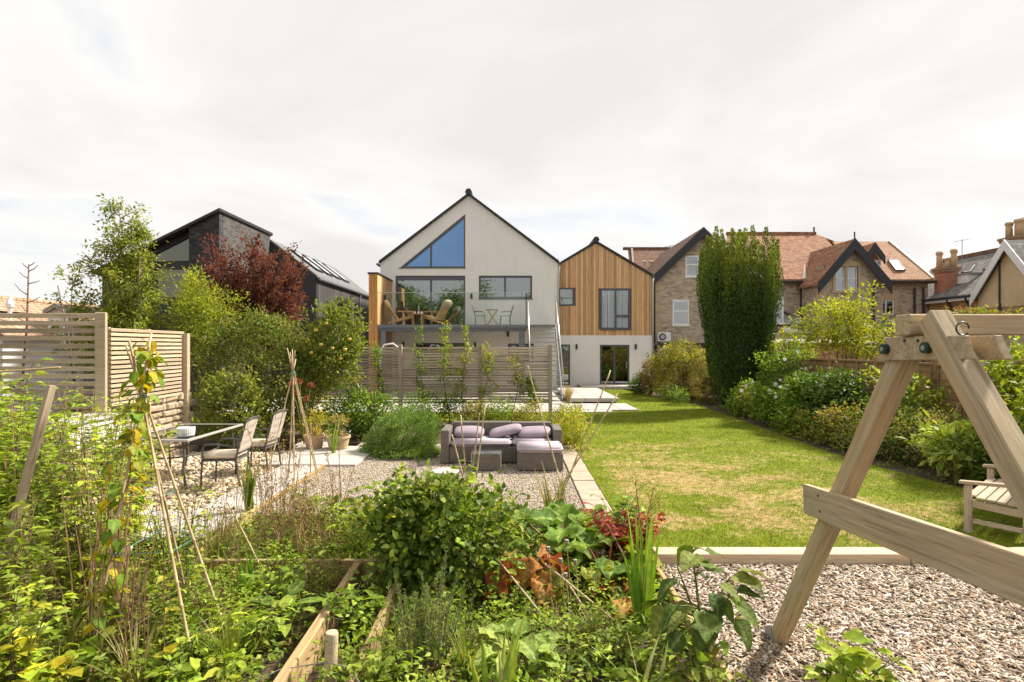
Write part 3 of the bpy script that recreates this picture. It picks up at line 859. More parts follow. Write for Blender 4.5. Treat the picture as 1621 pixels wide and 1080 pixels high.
b = MB(); b.tube([(slid[0][0]+.045, WY+.02, 4.0), (slid[0][0]+.045, WY+.02, 4.35)], .025, 8); b.build('handle', STEEL, sw)
wn = window(hs, win[0][0], win[1][0], win[0][1], win[2][1], WY+.05, f=0.1, vert=(kx(799.5),), mf=.1)
b = MB(); b.box((win[0][0]-.03, WY-.035, win[0][1]-.035), (win[1][0]+.03, WY+.1, win[0][1]-.003)); b.build('sill', ANTHR, wn)
window(hs, gd[0][0], gd[1][0], gd[0][1], gd[2][1], WY+.05, f=0.09, vert=(kx(697),), name='patio_door')
window(hs, gw[0][0], gw[1][0], gw[0][1], gw[2][1], WY+.05, f=0.09)
# rooms behind the glass
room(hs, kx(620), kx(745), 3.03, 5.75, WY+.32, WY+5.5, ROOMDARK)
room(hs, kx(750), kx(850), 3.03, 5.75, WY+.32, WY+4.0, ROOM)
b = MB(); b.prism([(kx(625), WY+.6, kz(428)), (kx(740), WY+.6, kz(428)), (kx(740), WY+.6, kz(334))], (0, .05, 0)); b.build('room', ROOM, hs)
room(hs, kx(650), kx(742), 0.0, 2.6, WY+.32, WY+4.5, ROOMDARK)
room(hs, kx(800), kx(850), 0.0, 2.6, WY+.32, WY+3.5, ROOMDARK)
curtain(hs, kx(631), kx(641), 3.1, 5.4, WY+.45); curtain(hs, kx(724), kx(733), 3.1, 5.4, WY+.45)
def lamp_updown(parent, x, z, y, M=I4, m=DARKTRIM):
    b = MB(); b.lathe([(.045,-.13),(.05,-.12),(.05,.12),(.045,.13)], (x, y-.07, z), 10); b.box((x-.03, y-.04, z-.05), (x+.03, y+.005, z+.05)); b.build('wall_lamp', m, parent, M)
lamp_updown(hs, kx(746.5), kz(469), WY); lamp_updown(hs, kx(804), kz(529), WY); lamp_updown(hs, kx(639), kz(546), WY); lamp_updown(hs, kx(752), kz(546), WY)

# balcony
DY, DZ = 25.2, 3.05
dx = lambda px: (px-810.5)/900*DY
bal = thing('balcony', 'raised grey steel balcony with glass balustrade on white house', 'balcony', (-2.5, 26.7, 0))
b = MB(); b.box((dx(597), DY, DZ-.13), (dx(833), DY+.08, DZ+.0)); b.build('fascia', GREYMET, bal)
b = MB(); b.box((dx(597), DY+.02, DZ-.30), (dx(833), DY+.14, DZ-.131)); b.build('edge_beam', ANTHR, bal)
for i in range(22):
    xa = dx(597)+.01+i*(dx(833)-dx(597)-.02)/22; wdt = (dx(833)-dx(597)-.02)/22
    piece('deck_board', (xa+wdt/2, (DY+.085+WY)/2, DZ-.03), (wdt-.008, WY-DY-.09, .04), m_plain('deck_grey', (0.2,0.19,0.18)) if 'deck_grey' not in MATS else MATS['deck_grey'], bal, bev=.004)
for i in range(9):
    xa = dx(600)+i*(dx(828)-dx(600))/8
    piece('joist', (xa, (DY+.15+WY)/2, DZ-.16), (.06, WY-DY-.17, .2), BEDWOOD, bal, bev=.004)
for xx in (dx(823), dx(604)):
    piece('post', (xx+.08, DY+.1, (DZ-.3)/2-.05), (.27 if xx > 0 else .2, .2, DZ-.3+.1), GREYMET, bal, bev=.006)
npan = 4
for i in range(npan):
    x0 = dx(597)+.02+i*(dx(833)-dx(597)-.04)/npan; x1 = dx(597)+.02+(i+1)*(dx(833)-dx(597)-.04)/npan
    b = MB(); b.box((x0+.006, DY+.03, DZ+.0), (x1-.006, DY+.048, 4.46)); b.build('glass_panel', GLASSCLEAR, bal)
b = MB(); b.box((dx(597), DY+.02, 4.462), (dx(833), DY+.058, 4.485)); b.build('glass_edge_rail', STEEL, bal)
piece('rail_post', (dx(833), DY+.05, 3.72), (.045, .045, 1.5), DARKTRIM, bal)
b = MB(); b.box((dx(833)-.006, DY+.08, DZ), (dx(833)+.012, DY+1.2, 4.4)); b.build('side_glass_panel', GLASSCLEAR, bal)
for i in range(6):
    b = MB(); b.lathe([(.05,0),(.05,.015),(.02,.02)], (dx(650+i*30), DY+1.2, DZ-.335), 8); b.build('downlight', STEEL, bal)

# timber privacy screen
ps = thing('privacy_screen', 'tall orange timber clad privacy screen at balcony end', 'screen', (-6.2, 26.7, 0))
x0, x1, zt_ = dx(583.5), dx(597.5), 2.1+115/900*DY
nb = 17; seg = (WY-DY-.02)/nb
for i in range(nb):
    piece('plank', (x1-.012, DY+.035+seg*(i+.5), (zt_-.05)/2), (zt_+.02, .024, seg-.008), CEDAR, ps, Matrix.Rotation(-pi/2, 4, 'Y') @ Matrix.Rotation(pi/2, 4, 'X'), .003)
for i in range(3):
    ww = (x1-x0)/3
    piece('plank', (x0+ww*(i+.5), DY+.012, (zt_-.05)/2), (zt_+.02, ww-.008, .024), CEDARLITE, ps, Matrix.Rotation(-pi/2, 4, 'Y') @ Matrix.Rotation(pi/2, 4, 'X'), .003)
b = MB(); b.box((x0+.02, DY+.03, -.1), (x1-.03, WY-.02, zt_-.05)); b.build('core', BARK, ps)
b = MB(); b.box((x0-.04, DY-.04, zt_-.02), (x1+.04, WY-.01, zt_+.05)); b.build('capping', DARKTRIM, ps)
lamp_updown(ps, x1+.08, 4.35, DY+1.2); 

# metal stair
sr = thing('metal_stair', 'grey galvanised open tread stair down from the balcony', 'staircase', (1.3, 23.5, 0))
sy0, sy1 = 25.2, 21.7; sxl, sxr = .74, 1.92
ns = 16
for xx in (sxl, sxr):
    bar('stringer', (xx, sy1-.05, 0.02), (xx, sy0+.05, DZ-.08), .012+.03, .25, GALV, sr, up=(0,0,1))
for i in range(ns):
    t = (i+1)/(ns+0.0)
    piece('tread', ((sxl+sxr)/2, sy1+(sy0-sy1)*t-.1, DZ*t-.02), (sxr-sxl-.05, .25, .04), GALV, sr, bev=.004)
for xx, top in ((sxl-.03, 0), (sxr+.03, 1)):
    b = MB(); b.tube([(xx, sy1-.2, .95), (xx, sy0, DZ+1.0), (xx, sy0+.3, DZ+1.0)], .024, 8); b.build('handrail', STEEL, sr, smooth=True)
    for k in range(5):
        t = k/4; b = MB(); yy_ = sy1+(sy0-sy1)*t; b.tube([(xx, yy_, DZ*t), (xx, yy_, DZ*t+1.05)], .018, 6); b.build('baluster', STEEL, sr)
b = MB(); b.box((sxr+.02, sy0-.05, DZ), (sxr+.034, sy0+.7, DZ+1.35)); b.build('glass_panel', GLASSCLEAR, sr)
bar('landing', ((sxl+sxr)/2, sy0+.02, DZ-.04), ((sxl+sxr)/2, WY-.01, DZ-.04), sxr-sxl+.1, .07, GALV, sr)

# ---------------- timber clad house
TY = 29.5
tx = lambda px: (px-810.5)/900*TY
tz = lambda py: 2.1-(py-548)/900*TY
tc_ = thing('timber_clad_house', 'narrow gable house clad in orange vertical timber over white base', 'house', (4.4, 34, 0))
A0, A1, AM = tx(855), tx(1033), tx(943.5)
ZEt, ZRt, ZB = tz(437), tz(384), tz(531)
shut = rect(tx(950.5), tx(997.5), tz(521), tz(457)); smal = rect(tx(884.5), tx(908.5), tz(484), tz(456))
d1 = rect(tx(949.5), tx(996.5), 0.05, tz(546)); d2 = rect(tx(872), tx(902.5), 0.05, tz(545.5))
wall_poly('base_wall', [(A0,-.1),(A1-.03,-.1),(A1-.03,ZB),(A0,ZB)], [d1, d2], TY, .3, RENDER, tc_)
def ztop(x): return ZEt+(ZRt-ZEt)*(1-abs(x-AM)/(A1-AM))
wall_poly('upper_wall', [(A0,ZB+.002),(A1-.06,ZB+.002),(A1-.06,ZEt),(AM,ZRt),(A0,ZEt)], [shut, smal], TY+.03, .27, BARK, tc_)
npl = 44; pw = (A1-.03-A0)/npl
rr = random.Random(9)
for i in range(npl):
    xa = A0+i*pw; xb = xa+pw-.012; xc = (xa+xb)/2
    if xb < tx(878): continue
    zmax = min(ztop(xa), ztop(xb))-.01
    spans = [(ZB+.0, zmax)]
    for hname, h in (('s', shut), ('m', smal)):
        if xb > h[0][0]+.02 and xa < h[1][0]-.02:
            spans = [(ZB, h[0][1]-.01), (h[2][1]+.01, zmax)]
    for z0, z1 in spans:
        t_ = .028+rr.uniform(-.004,.006)
        bar('plank', (xc, TY+.03-t_/2, z0), (xc, TY+.03-t_/2, z1), xb-xa, t_, CEDAR, tc_, up=(0,-1,0), bev=.003)
b = MB(); b.box((A1-.3, TY+.3, -.1), (A1-.03, 44, ZEt)); b.box((A0, 43.7, -.1), (A1-.3, 44, ZEt)); b.build('side_wall', RENDER, tc_)
rf = gable_roof(tc_, A0, A1, AM, ZEt, ZEt, ZRt, TY-.05, 44, .07, DARKSLATE, trim=DARKTRIM, trim_t=.0)
b = MB(); b.tube([(AM, TY-.13, ZRt+.13), (AM, 44, ZRt+.13)], 0.17, 6); b.build('ridge_cap', DARKTRIM, rf)
b = MB(); b.tube([(A1+.04, TY-.1, ZEt-.05), (A1+.04, 44, ZEt-.05)], 0.06, 8); b.build('gutter', ANTHR, tc_)
b = MB(); b.tube([(A1+.03, TY-.05, ZEt-.1), (A1+.0, TY-.05, ZEt-.4), (A1+.0, TY-.05, 0)], 0.04, 8); b.build('downpipe', MATS['pale_pipe'], tc_, smooth=True)
wn = window(tc_, shut[0][0], shut[1][0], shut[0][1], shut[2][1], TY-.02, gm=m_glass('shutter_glass', .05, (.97,.98,1.0), (.7,.85,1.0)), f=.075, vert=(tx(974.5),), dep=.1, mf=.09); wn['label'] = 'large window with white plantation shutters'
zz = tz(500); b = MB(); b.box((tx(975), TY-.015, zz-.04), (shut[1][0]-.075, TY+.07, zz+.04)); b.build('transom', ANTHR, wn)
b = MB(); b.box((shut[0][0]-.05, TY-.07, shut[0][1]-.05), (shut[1][0]+.05, TY+.05, shut[0][1]-.004)); b.build('sill', ANTHR, wn)
for xa, xb in ((shut[0][0]+.09, tx(961.5)), (tx(962.5), tx(973)), (tx(976), tx(985.5)), (tx(986.5), shut[1][0]-.09)):
    b = MB(); b.box((xa, TY+.085, shut[0][1]+.08), (xa+.04, TY+.115, shut[2][1]-.08)); b.box((xb-.04, TY+.085, shut[0][1]+.08), (xb, TY+.115, shut[2][1]-.08))
    k = 22
    for i in range(k):
        zc = shut[0][1]+.12+i*(shut[2][1]-shut[0][1]-.24)/(k-1)
        b.mbox(T3((xa+xb)/2, TY+.098, zc) @ Matrix.Rotation(R(52), 4, 'X'), (xb-xa-.085, .10, .01))
    b.build('shutter', m_plain('shutter_white', (.9,.91,.93), (.86,.87,.89), 3, .5) if 'shutter_white' not in MATS else MATS['shutter_white'], wn)
wn = window(tc_, smal[0][0], smal[1][0], smal[0][1], smal[2][1], TY-.02, f=.07, dep=.1, horiz=(tz(472),), mf=.03)
dr = window(tc_, d1[0][0], d1[1][0], d1[0][1], d1[2][1], TY+.04, f=.085, vert=(tx(973),), name='patio_door')
b = MB(); b.tube([(tx(992), TY+.0, .95), (tx(992), TY+.0, 1.3)], .02, 8); b.build('handle', STEEL, dr)
dr = window(tc_, d2[0][0], d2[1][0], d2[0][1], d2[2][1], TY+.04, f=.085, name='patio_door')
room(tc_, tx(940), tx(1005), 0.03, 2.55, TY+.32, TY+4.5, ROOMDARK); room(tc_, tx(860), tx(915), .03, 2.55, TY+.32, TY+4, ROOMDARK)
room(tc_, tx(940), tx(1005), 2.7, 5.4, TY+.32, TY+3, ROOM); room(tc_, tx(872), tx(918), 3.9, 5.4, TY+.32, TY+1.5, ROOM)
curtain(tc_, tx(985), tx(990), .1, 2.1, TY+.4)
lamp_updown(tc_, tx(912.5), tz(549), TY); lamp_updown(tc_, tx(1006), tz(549), TY)
bed = thing('bed', 'white bed seen through the patio door of the timber clad house', 'bed', (tx(962), TY+1.2, .1))
b = MB(); b.box((tx(952), TY+.55, .1), (tx(969), TY+2.2, .35)); b.build('base', BEIGE, bed)
def pillow_mesh(a, b_, c, e=0.55, n=14):
    vs=[];fs=[]
    sg = lambda v, p: math.copysign(abs(v)**p, v)
    for i in range(n+1):
        ph = -pi/2+pi*i/n
        for j in range(2*n):
            th = 2*pi*j/(2*n)
            vs.append((a*sg(math.cos(ph),.8)*sg(math.cos(th),e), b_*sg(math.cos(ph),.8)*sg(math.sin(th),e), c*sg(math.sin(ph),.9)))
    for i in range(n):
        for j in range(2*n):
            j2=(j+1)%(2*n); fs.append((i*2*n+j, i*2*n+j2, (i+1)*2*n+j2, (i+1)*2*n+j))
    mb = MB(); mb.add(vs, fs); return mb
pillow_mesh(.32,.85,.16).build('duvet', WHITEPAINT, bed, T3(tx(960.5), TY+1.4, .45), smooth=True)

# ---------------- stone house with attic gable (behind the timber house)
SY = 33.0
ax = lambda px: (px-810.5)/900*SY
az = lambda py: 2.1-(py-548)/900*SY
sh = thing('stone_house', 'buff rubble stone gable house left of the tall yew', 'house', (11, 38, 0))
GL, GR, GM = ax(1036), ax(1186), ax(1111)
w1 = rect(ax(1085), ax(1106), az(438), az(405)); w2 = rect(ax(1064.5), ax(1090.5), az(515), az(474.5))
wall_poly('wall', [(GL,-.1),(GR,-.1),(GR,az(438)),(GM,az(368)),(GL,az(438))], [w1, w2], SY, .4, STONE, sh)
b = MB(); b.box((GL, SY+.4, -.1), (GL+.4, 44, az(438))); b.box((GR-.4, SY+.4, -.1), (GR, 44, az(438))); b.build('side_wall', STONE, sh)
rf = gable_roof(sh, GL, GR, GM, az(438), az(438), az(366), SY-.3, 44, .12, BROWNTILE, over=.12, trim=BLACKPAINT, trim_t=.28)
b = MB(); b.box((GM-1.2, SY-.04, az(402)), (GM+1.2, SY+.01, az(399))); b.build('string_course', ASHLAR, sh)
for i in range(9):
    piece('quoin', (GL+.16, SY-.012, .6+i*.62), (.3 if i % 2 else .45, .03, .5), ASHLAR, sh, bev=.01)
for w_ in (w1, w2):
    zc = (w_[0][1]+w_[2][1])/2
    wn = window(sh, w_[0][0], w_[1][0], w_[0][1], w_[2][1], SY+.05, WHITEPAINT, f=.09, horiz=(zc+.08,), mf=.08, proud=.07)
    b = MB(); b.box((w_[0][0]-.05, SY-.06, w_[0][1]-.07), (w_[1][0]+.05, SY+.1, w_[0][1]-.004)); b.build('sill', WHITEPAINT, wn)
    curtain(sh, w_[0][0]+.1, w_[1][0]-.1, w_[0][1]+.1, w_[2][1]-.1, SY+.35, m_plain('net_curtain', (.6,.62,.6)) if 'net_curtain' not in MATS else MATS['net_curtain'])
# rear roof of the same terrace, its ridge level
rr_ = thing('terrace_roof', 'brown tiled roof with pale verge behind the timber house', 'roof', (9.5, 40, 0))
b = MB(); y0, y1 = 38.5, 42.5
b.prism([(ax(994)*1.2, y0, 6.2), (14, y0, 6.2), (14, y1, 2.1+152/900*y1), (ax(998)*1.26, y1, 2.1+152/900*y1)], (0, 0, .15)); b.build('slope', BROWNTILE, rr_)
b = MB(); b.box((8.3, 42.3, 2.1+152/900*42.5), (14, 42.6, 2.1+156/900*42.5)); b.build('ridge', BROWNTILE, rr_)
b = MB(); b.bar((8.33, 38.6, 6.3), (8.95, 42.5, 9.4), .12, .3); b.build('verge', m_plain('lead_verge', (.4,.32,.3)), rr_)
for px_ in (1019, 1030):
    b = MB(); b.lathe([(.12,0),(.14,.2),(.2,.22),(.2,.3),(.05,.34)], ((px_-810.5)/900*40, 39.9, 7.75), 10); b.build('roof_vent', m_plain('vent_cream', (.6,.52,.4)) if 'vent_cream' not in MATS else MATS['vent_cream'], rr_)
def aerial(label, p, h, arms, parent_none=None, tilt=0.2):
    a = thing('tv_aerial', label, 'aerial', p)
    b = MB(); b.tube([p, (p[0], p[1], p[2]+h)], .02, 6); b.build('mast', GALV, a)
    b = MB(); b.tube([(p[0]-.5, p[1]-.1, p[2]+h-.05-tilt*.5), (p[0]+.5, p[1]+.1, p[2]+h-.05+tilt*.5)], .012, 5)
    for i in range(arms):
        t = -.45+.9*i/(arms-1); b.tube([(p[0]+t-.03, p[1]-.22, p[2]+h-.05+tilt*t), (p[0]+t+.03, p[1]+.22, p[2]+h-.05+tilt*t)], .008, 4)
    b.build('boom', GALV, a); return a
aerial('small aerial on the brown roof slope beside the stone gable', (ax(1052), 33.5, az(424)), 1.0, 6)
aerial('aerial higher up the roof slope near the stone gable', (ax(1069), 34.0, az(408)), .9, 6)
# flat roofed extension with air conditioner
ex = thing('stone_extension', 'low flat roofed stone extension below the stone gable', 'extension', (11.5, 32, 0))
ew = rect(ax(1052)*.95, ax(1061)*.95, 1.55, 2.05)
wall_poly('wall', [(8.05,-.1),(15.3,-.1),(15.3,2.15),(8.05,2.15)], [ew], 31.3, .3, STONE, ex)
window(ex, ew[0][0], ew[1][0], ew[0][1], ew[2][1], 31.33, WHITEPAINT, f=.06, vert=((ew[0][0]+ew[1][0])/2,))
b = MB(); b.box((8.0, 31.2, 2.16), (15.3, 32.98, 2.27)); b.build('flat_roof', LEAD, ex)
b = MB(); b.box((8.0, 31.14, 2.08), (15.3, 31.19, 2.26)); b.build('fascia', DARKTRIM, ex)
ac = thing('air_conditioner', 'white air conditioner box with round fan on flat roof', 'air conditioner', (8.55, 32.3, 2.28))
b = MB(); b.box((8.28, 32.2, 2.36), (9.0, 32.5, 2.88)); b.build('casing', WHITEPAINT, ac, bevel=.01)
b = MB(); b.tube([(8.53, 32.21, 2.62), (8.53, 32.18, 2.62)], .2, 20); b.build('fan_guard', DARKTRIM, ac)
b = MB(); b.tube([(8.53, 32.185, 2.62), (8.53, 32.165, 2.62)], .13, 20); b.build('fan_hub', m_plain('fan_grey', (.5,.47,.42)), ac)
b = MB(); b.box((8.32, 32.22, 2.275), (8.4, 32.48, 2.36)); b.box((8.88, 32.22, 2.275), (8.96, 32.48, 2.36)); b.build('feet', DARKTRIM, ac)
b = MB(); b.tube([(GL-.08, SY-.1, az(440)), (GL-.02, SY-.1, az(452)), (GL-.02, SY-.1, 2.3)], .05, 8); b.build('downpipe', DARKTRIM, sh)

# ---------------- larger stone house with clay tile roofs (right of the yew)
BY = 31.0
bx_ = lambda px: (px-810.5)/900*BY
bz = lambda py: 2.1-(py-548)/900*BY
MY = 33.0
mx_ = lambda px: (px-810.5)/900*MY
mz = lambda py: 2.1-(py-548)/900*MY
bh = thing('tiled_stone_house', 'stone house with orange clay tile roof and black barge boards', 'house', (18, 36, 0))
P0, P1, PM = bx_(1297), bx_(1398), bx_(1347.5)
we = 5.68
bw = rect(bx_(1322), bx_(1358), bz(460), bz(422))
wall_poly('gable_wall', [(P0,-.1),(P1,-.1),(P1,we-.1),(PM,bz(390)),(P0,we-.1)], [bw], BY, .4, STONEB, bh)
b = MB(); b.box((P0, BY+.4, -.1), (P0+.4, MY, we)); b.box((P1-.4, BY+.4, -.1), (P1, MY, we)); b.build('gable_side_wall', STONEB, bh)
rf = gable_roof(bh, P0, P1, PM, we, we, bz(384), BY-.35, 36.2, .1, REDTILE, over=.25, trim=BLACKPAINT, trim_t=.3)
b = MB(); b.tube([(PM, BY-.3, bz(382)), (PM, BY-.3, bz(369))], .04, 6); b.build('finial', DARKTRIM, rf)
wn = window(bh, bw[0][0]+.0, bx_(1338), bw[0][1], bw[2][1], BY+.06, WHITEPAINT, f=.06, horiz=(bz(441),))
wn = window(bh, bx_(1342), bw[1][0]-.0, bw[0][1], bw[2][1], BY+.06, WHITEPAINT, f=.06, horiz=(bz(441),))
room(bh, P0+.5, P1-.5, bw[0][1]-.3, bw[2][1]+.1, BY+.42, BY+1.2, ROOM)
room(bh, mx_(1380), mx_(1424), mz(500), mz(470), MY+.42, MY+1.2, ROOM)
b = MB()
b.box((bw[0][0]-.14, BY-.03, bw[0][1]-.02), (bw[0][0]-.0, BY+.15, bw[2][1])); b.box((bw[1][0], BY-.03, bw[0][1]-.02), (bw[1][0]+.14, BY+.15, bw[2][1]))
b.box((bw[0][0]-.14, BY-.031, bw[2][1]), (bw[1][0]+.14, BY+.15, bw[2][1]+.28)); b.box((bw[0][0]-.2, BY-.06, bw[0][1]-.14), (bw[1][0]+.2, BY+.15, bw[0][1]-.021))
b.box((bx_(1338)+.005, BY-.02, bw[0][1]), (bx_(1342)-.005, BY+.2, bw[2][1])); b.build('window_surround', ASHLAR, bh)
b = MB()
for z in (0.2, 1.9, 3.6): b.box((P0-.02, BY-.02, z), (P0+.24, BY+.3, z+.8)); b.box((P0-.018, BY-.019, z+.805), (P0+.4, BY+.3, z+1.69))
b.build('quoins', ASHLAR, bh)
# main range
wall_poly('main_wall', [(mx_(1186),-.1),(P0+.0,-.1),(P0+.0,mz(446)),(mx_(1186),mz(446))], [], MY, .4, STONEB, bh)
MR = mx_(1469); rw = rect(mx_(1387), mx_(1416), mz(498), mz(474))
wall_poly('right_wall', [(P1+.0,-.1),(MR,-.1),(MR,mz(447)),(P1+.0,mz(447))], [rw], MY, .4, STONEB, bh)
window(bh, rw[0][0], rw[1][0], rw[0][1], rw[2][1], MY+.05, WHITEPAINT, f=.08, vert=(mx_(1403),), proud=.02)
b = MB(); b.box((rw[0][0]-.15, MY-.03, rw[2][1]+.002), (rw[1][0]+.15, MY+.1, rw[2][1]+.28)); b.box((rw[1][0]+.002, MY-.029, rw[0][1]), (rw[1][0]+.18, MY+.1, rw[2][1])); b.build('window_surround', ASHLAR, bh)
def roofplane(name, pts, m, parent, th=.1):
    b = MB(); b.prism(pts, (0, 0, th)); return b.build(name, m, parent)
e = mz(446); RYb = 37.2; zr_ = 2.1+175/900*RYb
rl = (1150-810.5)/900*RYb; rrx = (1291-810.5)/900*RYb
ks = (zr_-e)/(RYb-MY+.3)
roofplane('main_roof', [(mx_(1150), MY-.3, e), (20.25, MY-.3, e), (20.25, RYb-.39, zr_-.39*ks), (rrx, RYb, zr_), (rl, RYb, zr_)], REDTILE, bh)
b = MB(); b.box((rl, RYb-.1, zr_+.02), (rrx, RYb+.1, zr_+.22)); b.build('ridge_tiles', REDTILE, bh)
b = MB(); b.tube([(rrx-.1, RYb, zr_+.1), (rrx-.1, RYb, zr_+.55)], .06, 6); b.build('finial', BROWNTILE, bh)
roofplane('hip_roof', [(rrx, RYb, zr_), (22.6, RYb-2.74, zr_-2.74*ks), (22.6, RYb+2, zr_-2.74*ks)], REDTILE, bh)
R2Y = 36.2; z2 = 2.1+163/900*R2Y
ra = 20.4; rb = (1407-810.5)/900*R2Y
roofplane('right_roof', [(20.3, MY-.3, mz(446)), (mx_(1474), MY-.3, mz(446)), (rb, R2Y, z2), (ra, R2Y, z2)], m_brick('buff_tiles', [(.32,.165,.095),(.40,.23,.14),(.45,.28,.18)], (.2,.11,.07), .2, .13, .012, wob=.01, patch=(.38,.27,.17)), bh)
b = MB(); b.bar((mx_(1474), MY-.33, mz(446)+.02), (rb+.03, R2Y, z2+.1), .14, .16); b.build('verge', m_plain('verge_cream', (.6,.52,.42)), bh)
b = MB(); b.bar((mx_(1476), MY-.3, mz(446)), (rb+1.6, R2Y+4, mz(446)+.2), .14, .2); b.build('hip_return', BROWNTILE, bh)
b = MB(); b.box((P1+.05, MY-.42, mz(446)-.12), (mx_(1475), MY-.3, mz(446)+.0)); b.build('gutter', BLACKPAINT, bh)
b = MB(); b.box((mx_(1150), MY-.42, e-.12), (P0-.02, MY-.3, e-.0)); b.build('gutter', BLACKPAINT, bh)
for px_, yk, z1 in ((1268, MY-.1, 5.5), (1383, BY-.1, 5.4), (1448, MY-.1, 5.3), (1462, MY-.1, 5.3)):
    xx = (px_-810.5)/900*yk; b = MB(); b.tube([(xx, yk, z1+.2), (xx, yk, 0)], .055, 8); b.build('downpipe', BLACKPAINT, bh)
# valley, roof light and dormer
b = MB(); b.bar((mx_(1269), MY-.25, e+.13), (mx_(1281)*1.02, 34.4, e+1.35), .22, .05); b.build('valley', m_plain('valley_lead', (.5,.44,.38)), bh)
def sloped(px, py, y0, z0, dydz):  # point on the right roof at pixel
    # plane through (y0,z0) rising dydz per metre of depth
    s = (548-py)/900
    Y = (z0-2.1-dydz*y0)/(s-dydz)
    return ((px-810.5)/900*Y, Y, 2.1+s*Y)
k2 = (z2-mz(446))/(R2Y-(MY-.3))
qa = [sloped(*p, MY-.3, mz(446)+.13, k2) for p in ((1405,412),(1420,412),(1434,429),(1417,429))]
b = MB(); b.prism(qa, (0,-.02,.1)); sk = b.build('roof_window', m_plain('skylight_frame', (.12,.11,.1)), bh)
qb = [sloped(*p, MY-.3, mz(446)+.24, k2) for p in ((1407.5,413.5),(1419,413.5),(1431,427.5),(1418.5,427.5))]
b = MB(); b.prism(qb, (0,0,.03)); b.build('pane', m_plain('skylight_pane', (.7,.7,.7), rough=.2), sk)
dm = thing('dormer', 'small black edged dormer on the clay tile roof', 'dormer', (21.2, 33.4, 6.4))
q = 33.4; dxx = lambda px: (px-810.5)/900*q; dzz = lambda py: 2.1-(py-548)/900*q
b = MB(); b.prism([(dxx(1373), q, dzz(428)), (dxx(1395), q, dzz(428)), (dxx(1395), q, dzz(411)), (dxx(1381), q, dzz(392)), (dxx(1373), q, dzz(405))], (0, 2.0, 0)); b.build('cheek', WHITEPAINT, dm)
b = MB(); b.box((dxx(1383), q-.04, dzz(428)), (dxx(1392), q-.002, dzz(415))); b.build('pane', GLASS, dm)
b = MB(); b.prism([(dxx(1378.5), q-.03, dzz(412)), (dxx(1391), q-.03, dzz(412)), (dxx(1381.5), q-.03, dzz(398))], (0, .028, 0)); b.build('gable_tiles', REDTILE, dm)
gable_roof(dm, dxx(1366), dxx(1397), dxx(1381), dzz(410), dzz(411), dzz(389), q-.25, q+2.2, .08, REDTILE, trim=BLACKPAINT, trim_t=.2)
# lean-to conservatory bits between yew and gable
lt = thing('lean_to', 'grey lead lean to roof and white window beside the yew', 'lean-to', (16.3, 31.5, 0))
q = 31.5; lx = lambda px: (px-810.5)/900*q; lz = lambda py: 2.1-(py-548)/900*q
b = MB(); b.prism([(lx(1225), q, lz(515)), (lx(1281), q, lz(513)), (lx(1279), q+1.5, lz(500)), (lx(1225), q+1.5, lz(500))], (0, 0, .1)); b.build('roof', LEAD, lt)
b = MB(); b.box((lx(1220), q+.05, -.1), (lx(1290), q+1.4, lz(516))); b.build('wall', STONE, lt)
window(lt, lx(1226), lx(1239), lz(514), lz(470), q-.1, WHITEPAINT, f=.1, horiz=(lz(492),), dep=.12)
b = MB(); b.box((lx(1240), q-.02, lz(528)), (lx(1300), q+.04, lz(519))); b.build('fascia', WHITEPAINT, lt)
b = MB(); b.bar((lx(1240), q+1.42, lz(480)), (lx(1281), q+1.42, lz(503)), .06, .08); b.build('flashing', BLACKPAINT, lt)
sd = thing('garden_shed', 'low shed roof seen over the fence right of the yew', 'shed', (14, 26, 0))
q = 26.0; lx = lambda px: (px-810.5)/900*q; lz = lambda py: 2.1-(py-548)/900*q
b = MB(); b.box((lx(1225), q, -.1), (lx(1400), q+2.6, lz(545))); b.build('wall', BRICKC, sd)
b = MB(); b.prism([(lx(1222), q-.15, lz(545)), (lx(1404), q-.15, lz(545)), (lx(1404), q+2.7, lz(538)), (lx(1222), q+2.7, lz(538))], (0, 0, .08)); b.build('roof', m_plain('felt_roof', (.33,.3,.27)), sd)

# ---------------- stone house with slate roof and chimneys, at right
cw = 24.2
ch = thing('slate_roof_house', 'orange stone house with slate roof, white bargeboards and chimneys', 'house', (27, 29, 0))
# local frame for walls that face -X: u = -Y
TX = T3(cw, 0, 0) @ RZ(-pi/2)
cwy = lambda px: cw*900/(px-810.5)
czz = lambda px, py: 2.1-(py-548)/900*cwy(px)
yg = 27.55; hw = 1.95
zl = 4.62
wins = [rect(-cwy(1535), -cwy(1544), 3.05, 4.15), rect(-cwy(1552), -cwy(1562), 3.05, 4.15)]
wins = [[(min(p[0] for p in r_), 3.0), (max(p[0] for p in r_), 3.0), (max(p[0] for p in r_), 4.0), (min(p[0] for p in r_), 4.0)] for r_ in wins]
wall_poly('wall', [(-37,-.1),(-22,-.1),(-22,zl+.05),(-37,zl+.05)], wins, 0, .4, BRICKC, ch, TX)
for r_ in wins:
    window(ch, r_[0][0], r_[1][0], r_[0][1], r_[2][1], .05, WHITEPAINT, f=.07, M=TX)
wall_poly('gable_wall', [(-yg-hw+.05,zl-.6),(-yg+hw-.05,zl-.6),(-yg+hw-.05,zl),(-yg,7.0),(-yg-hw+.05,zl)], [], -.05, .3, CREAM, ch, TX)
for u_ in (-yg-.55, -yg+.75):
    piece('timber_stud', (cw-.06, -u_, 5.2), (.05, .1, 2.0), CREAM, ch)
gr = gable_roof(ch, -yg-hw, -yg+hw, -yg, zl, zl, 7.08, -.35, 4.2, .1, SLATE, over=.12, trim=WHITEPAINT, trim_t=.2, M=TX)
b = MB(); b.tube([(cw-.1, yg+.55, 6.3), (cw-.1, yg+.55, 3)], .05, 8); b.build('downpipe', BLACKPAINT, ch)
zrc = 7.5
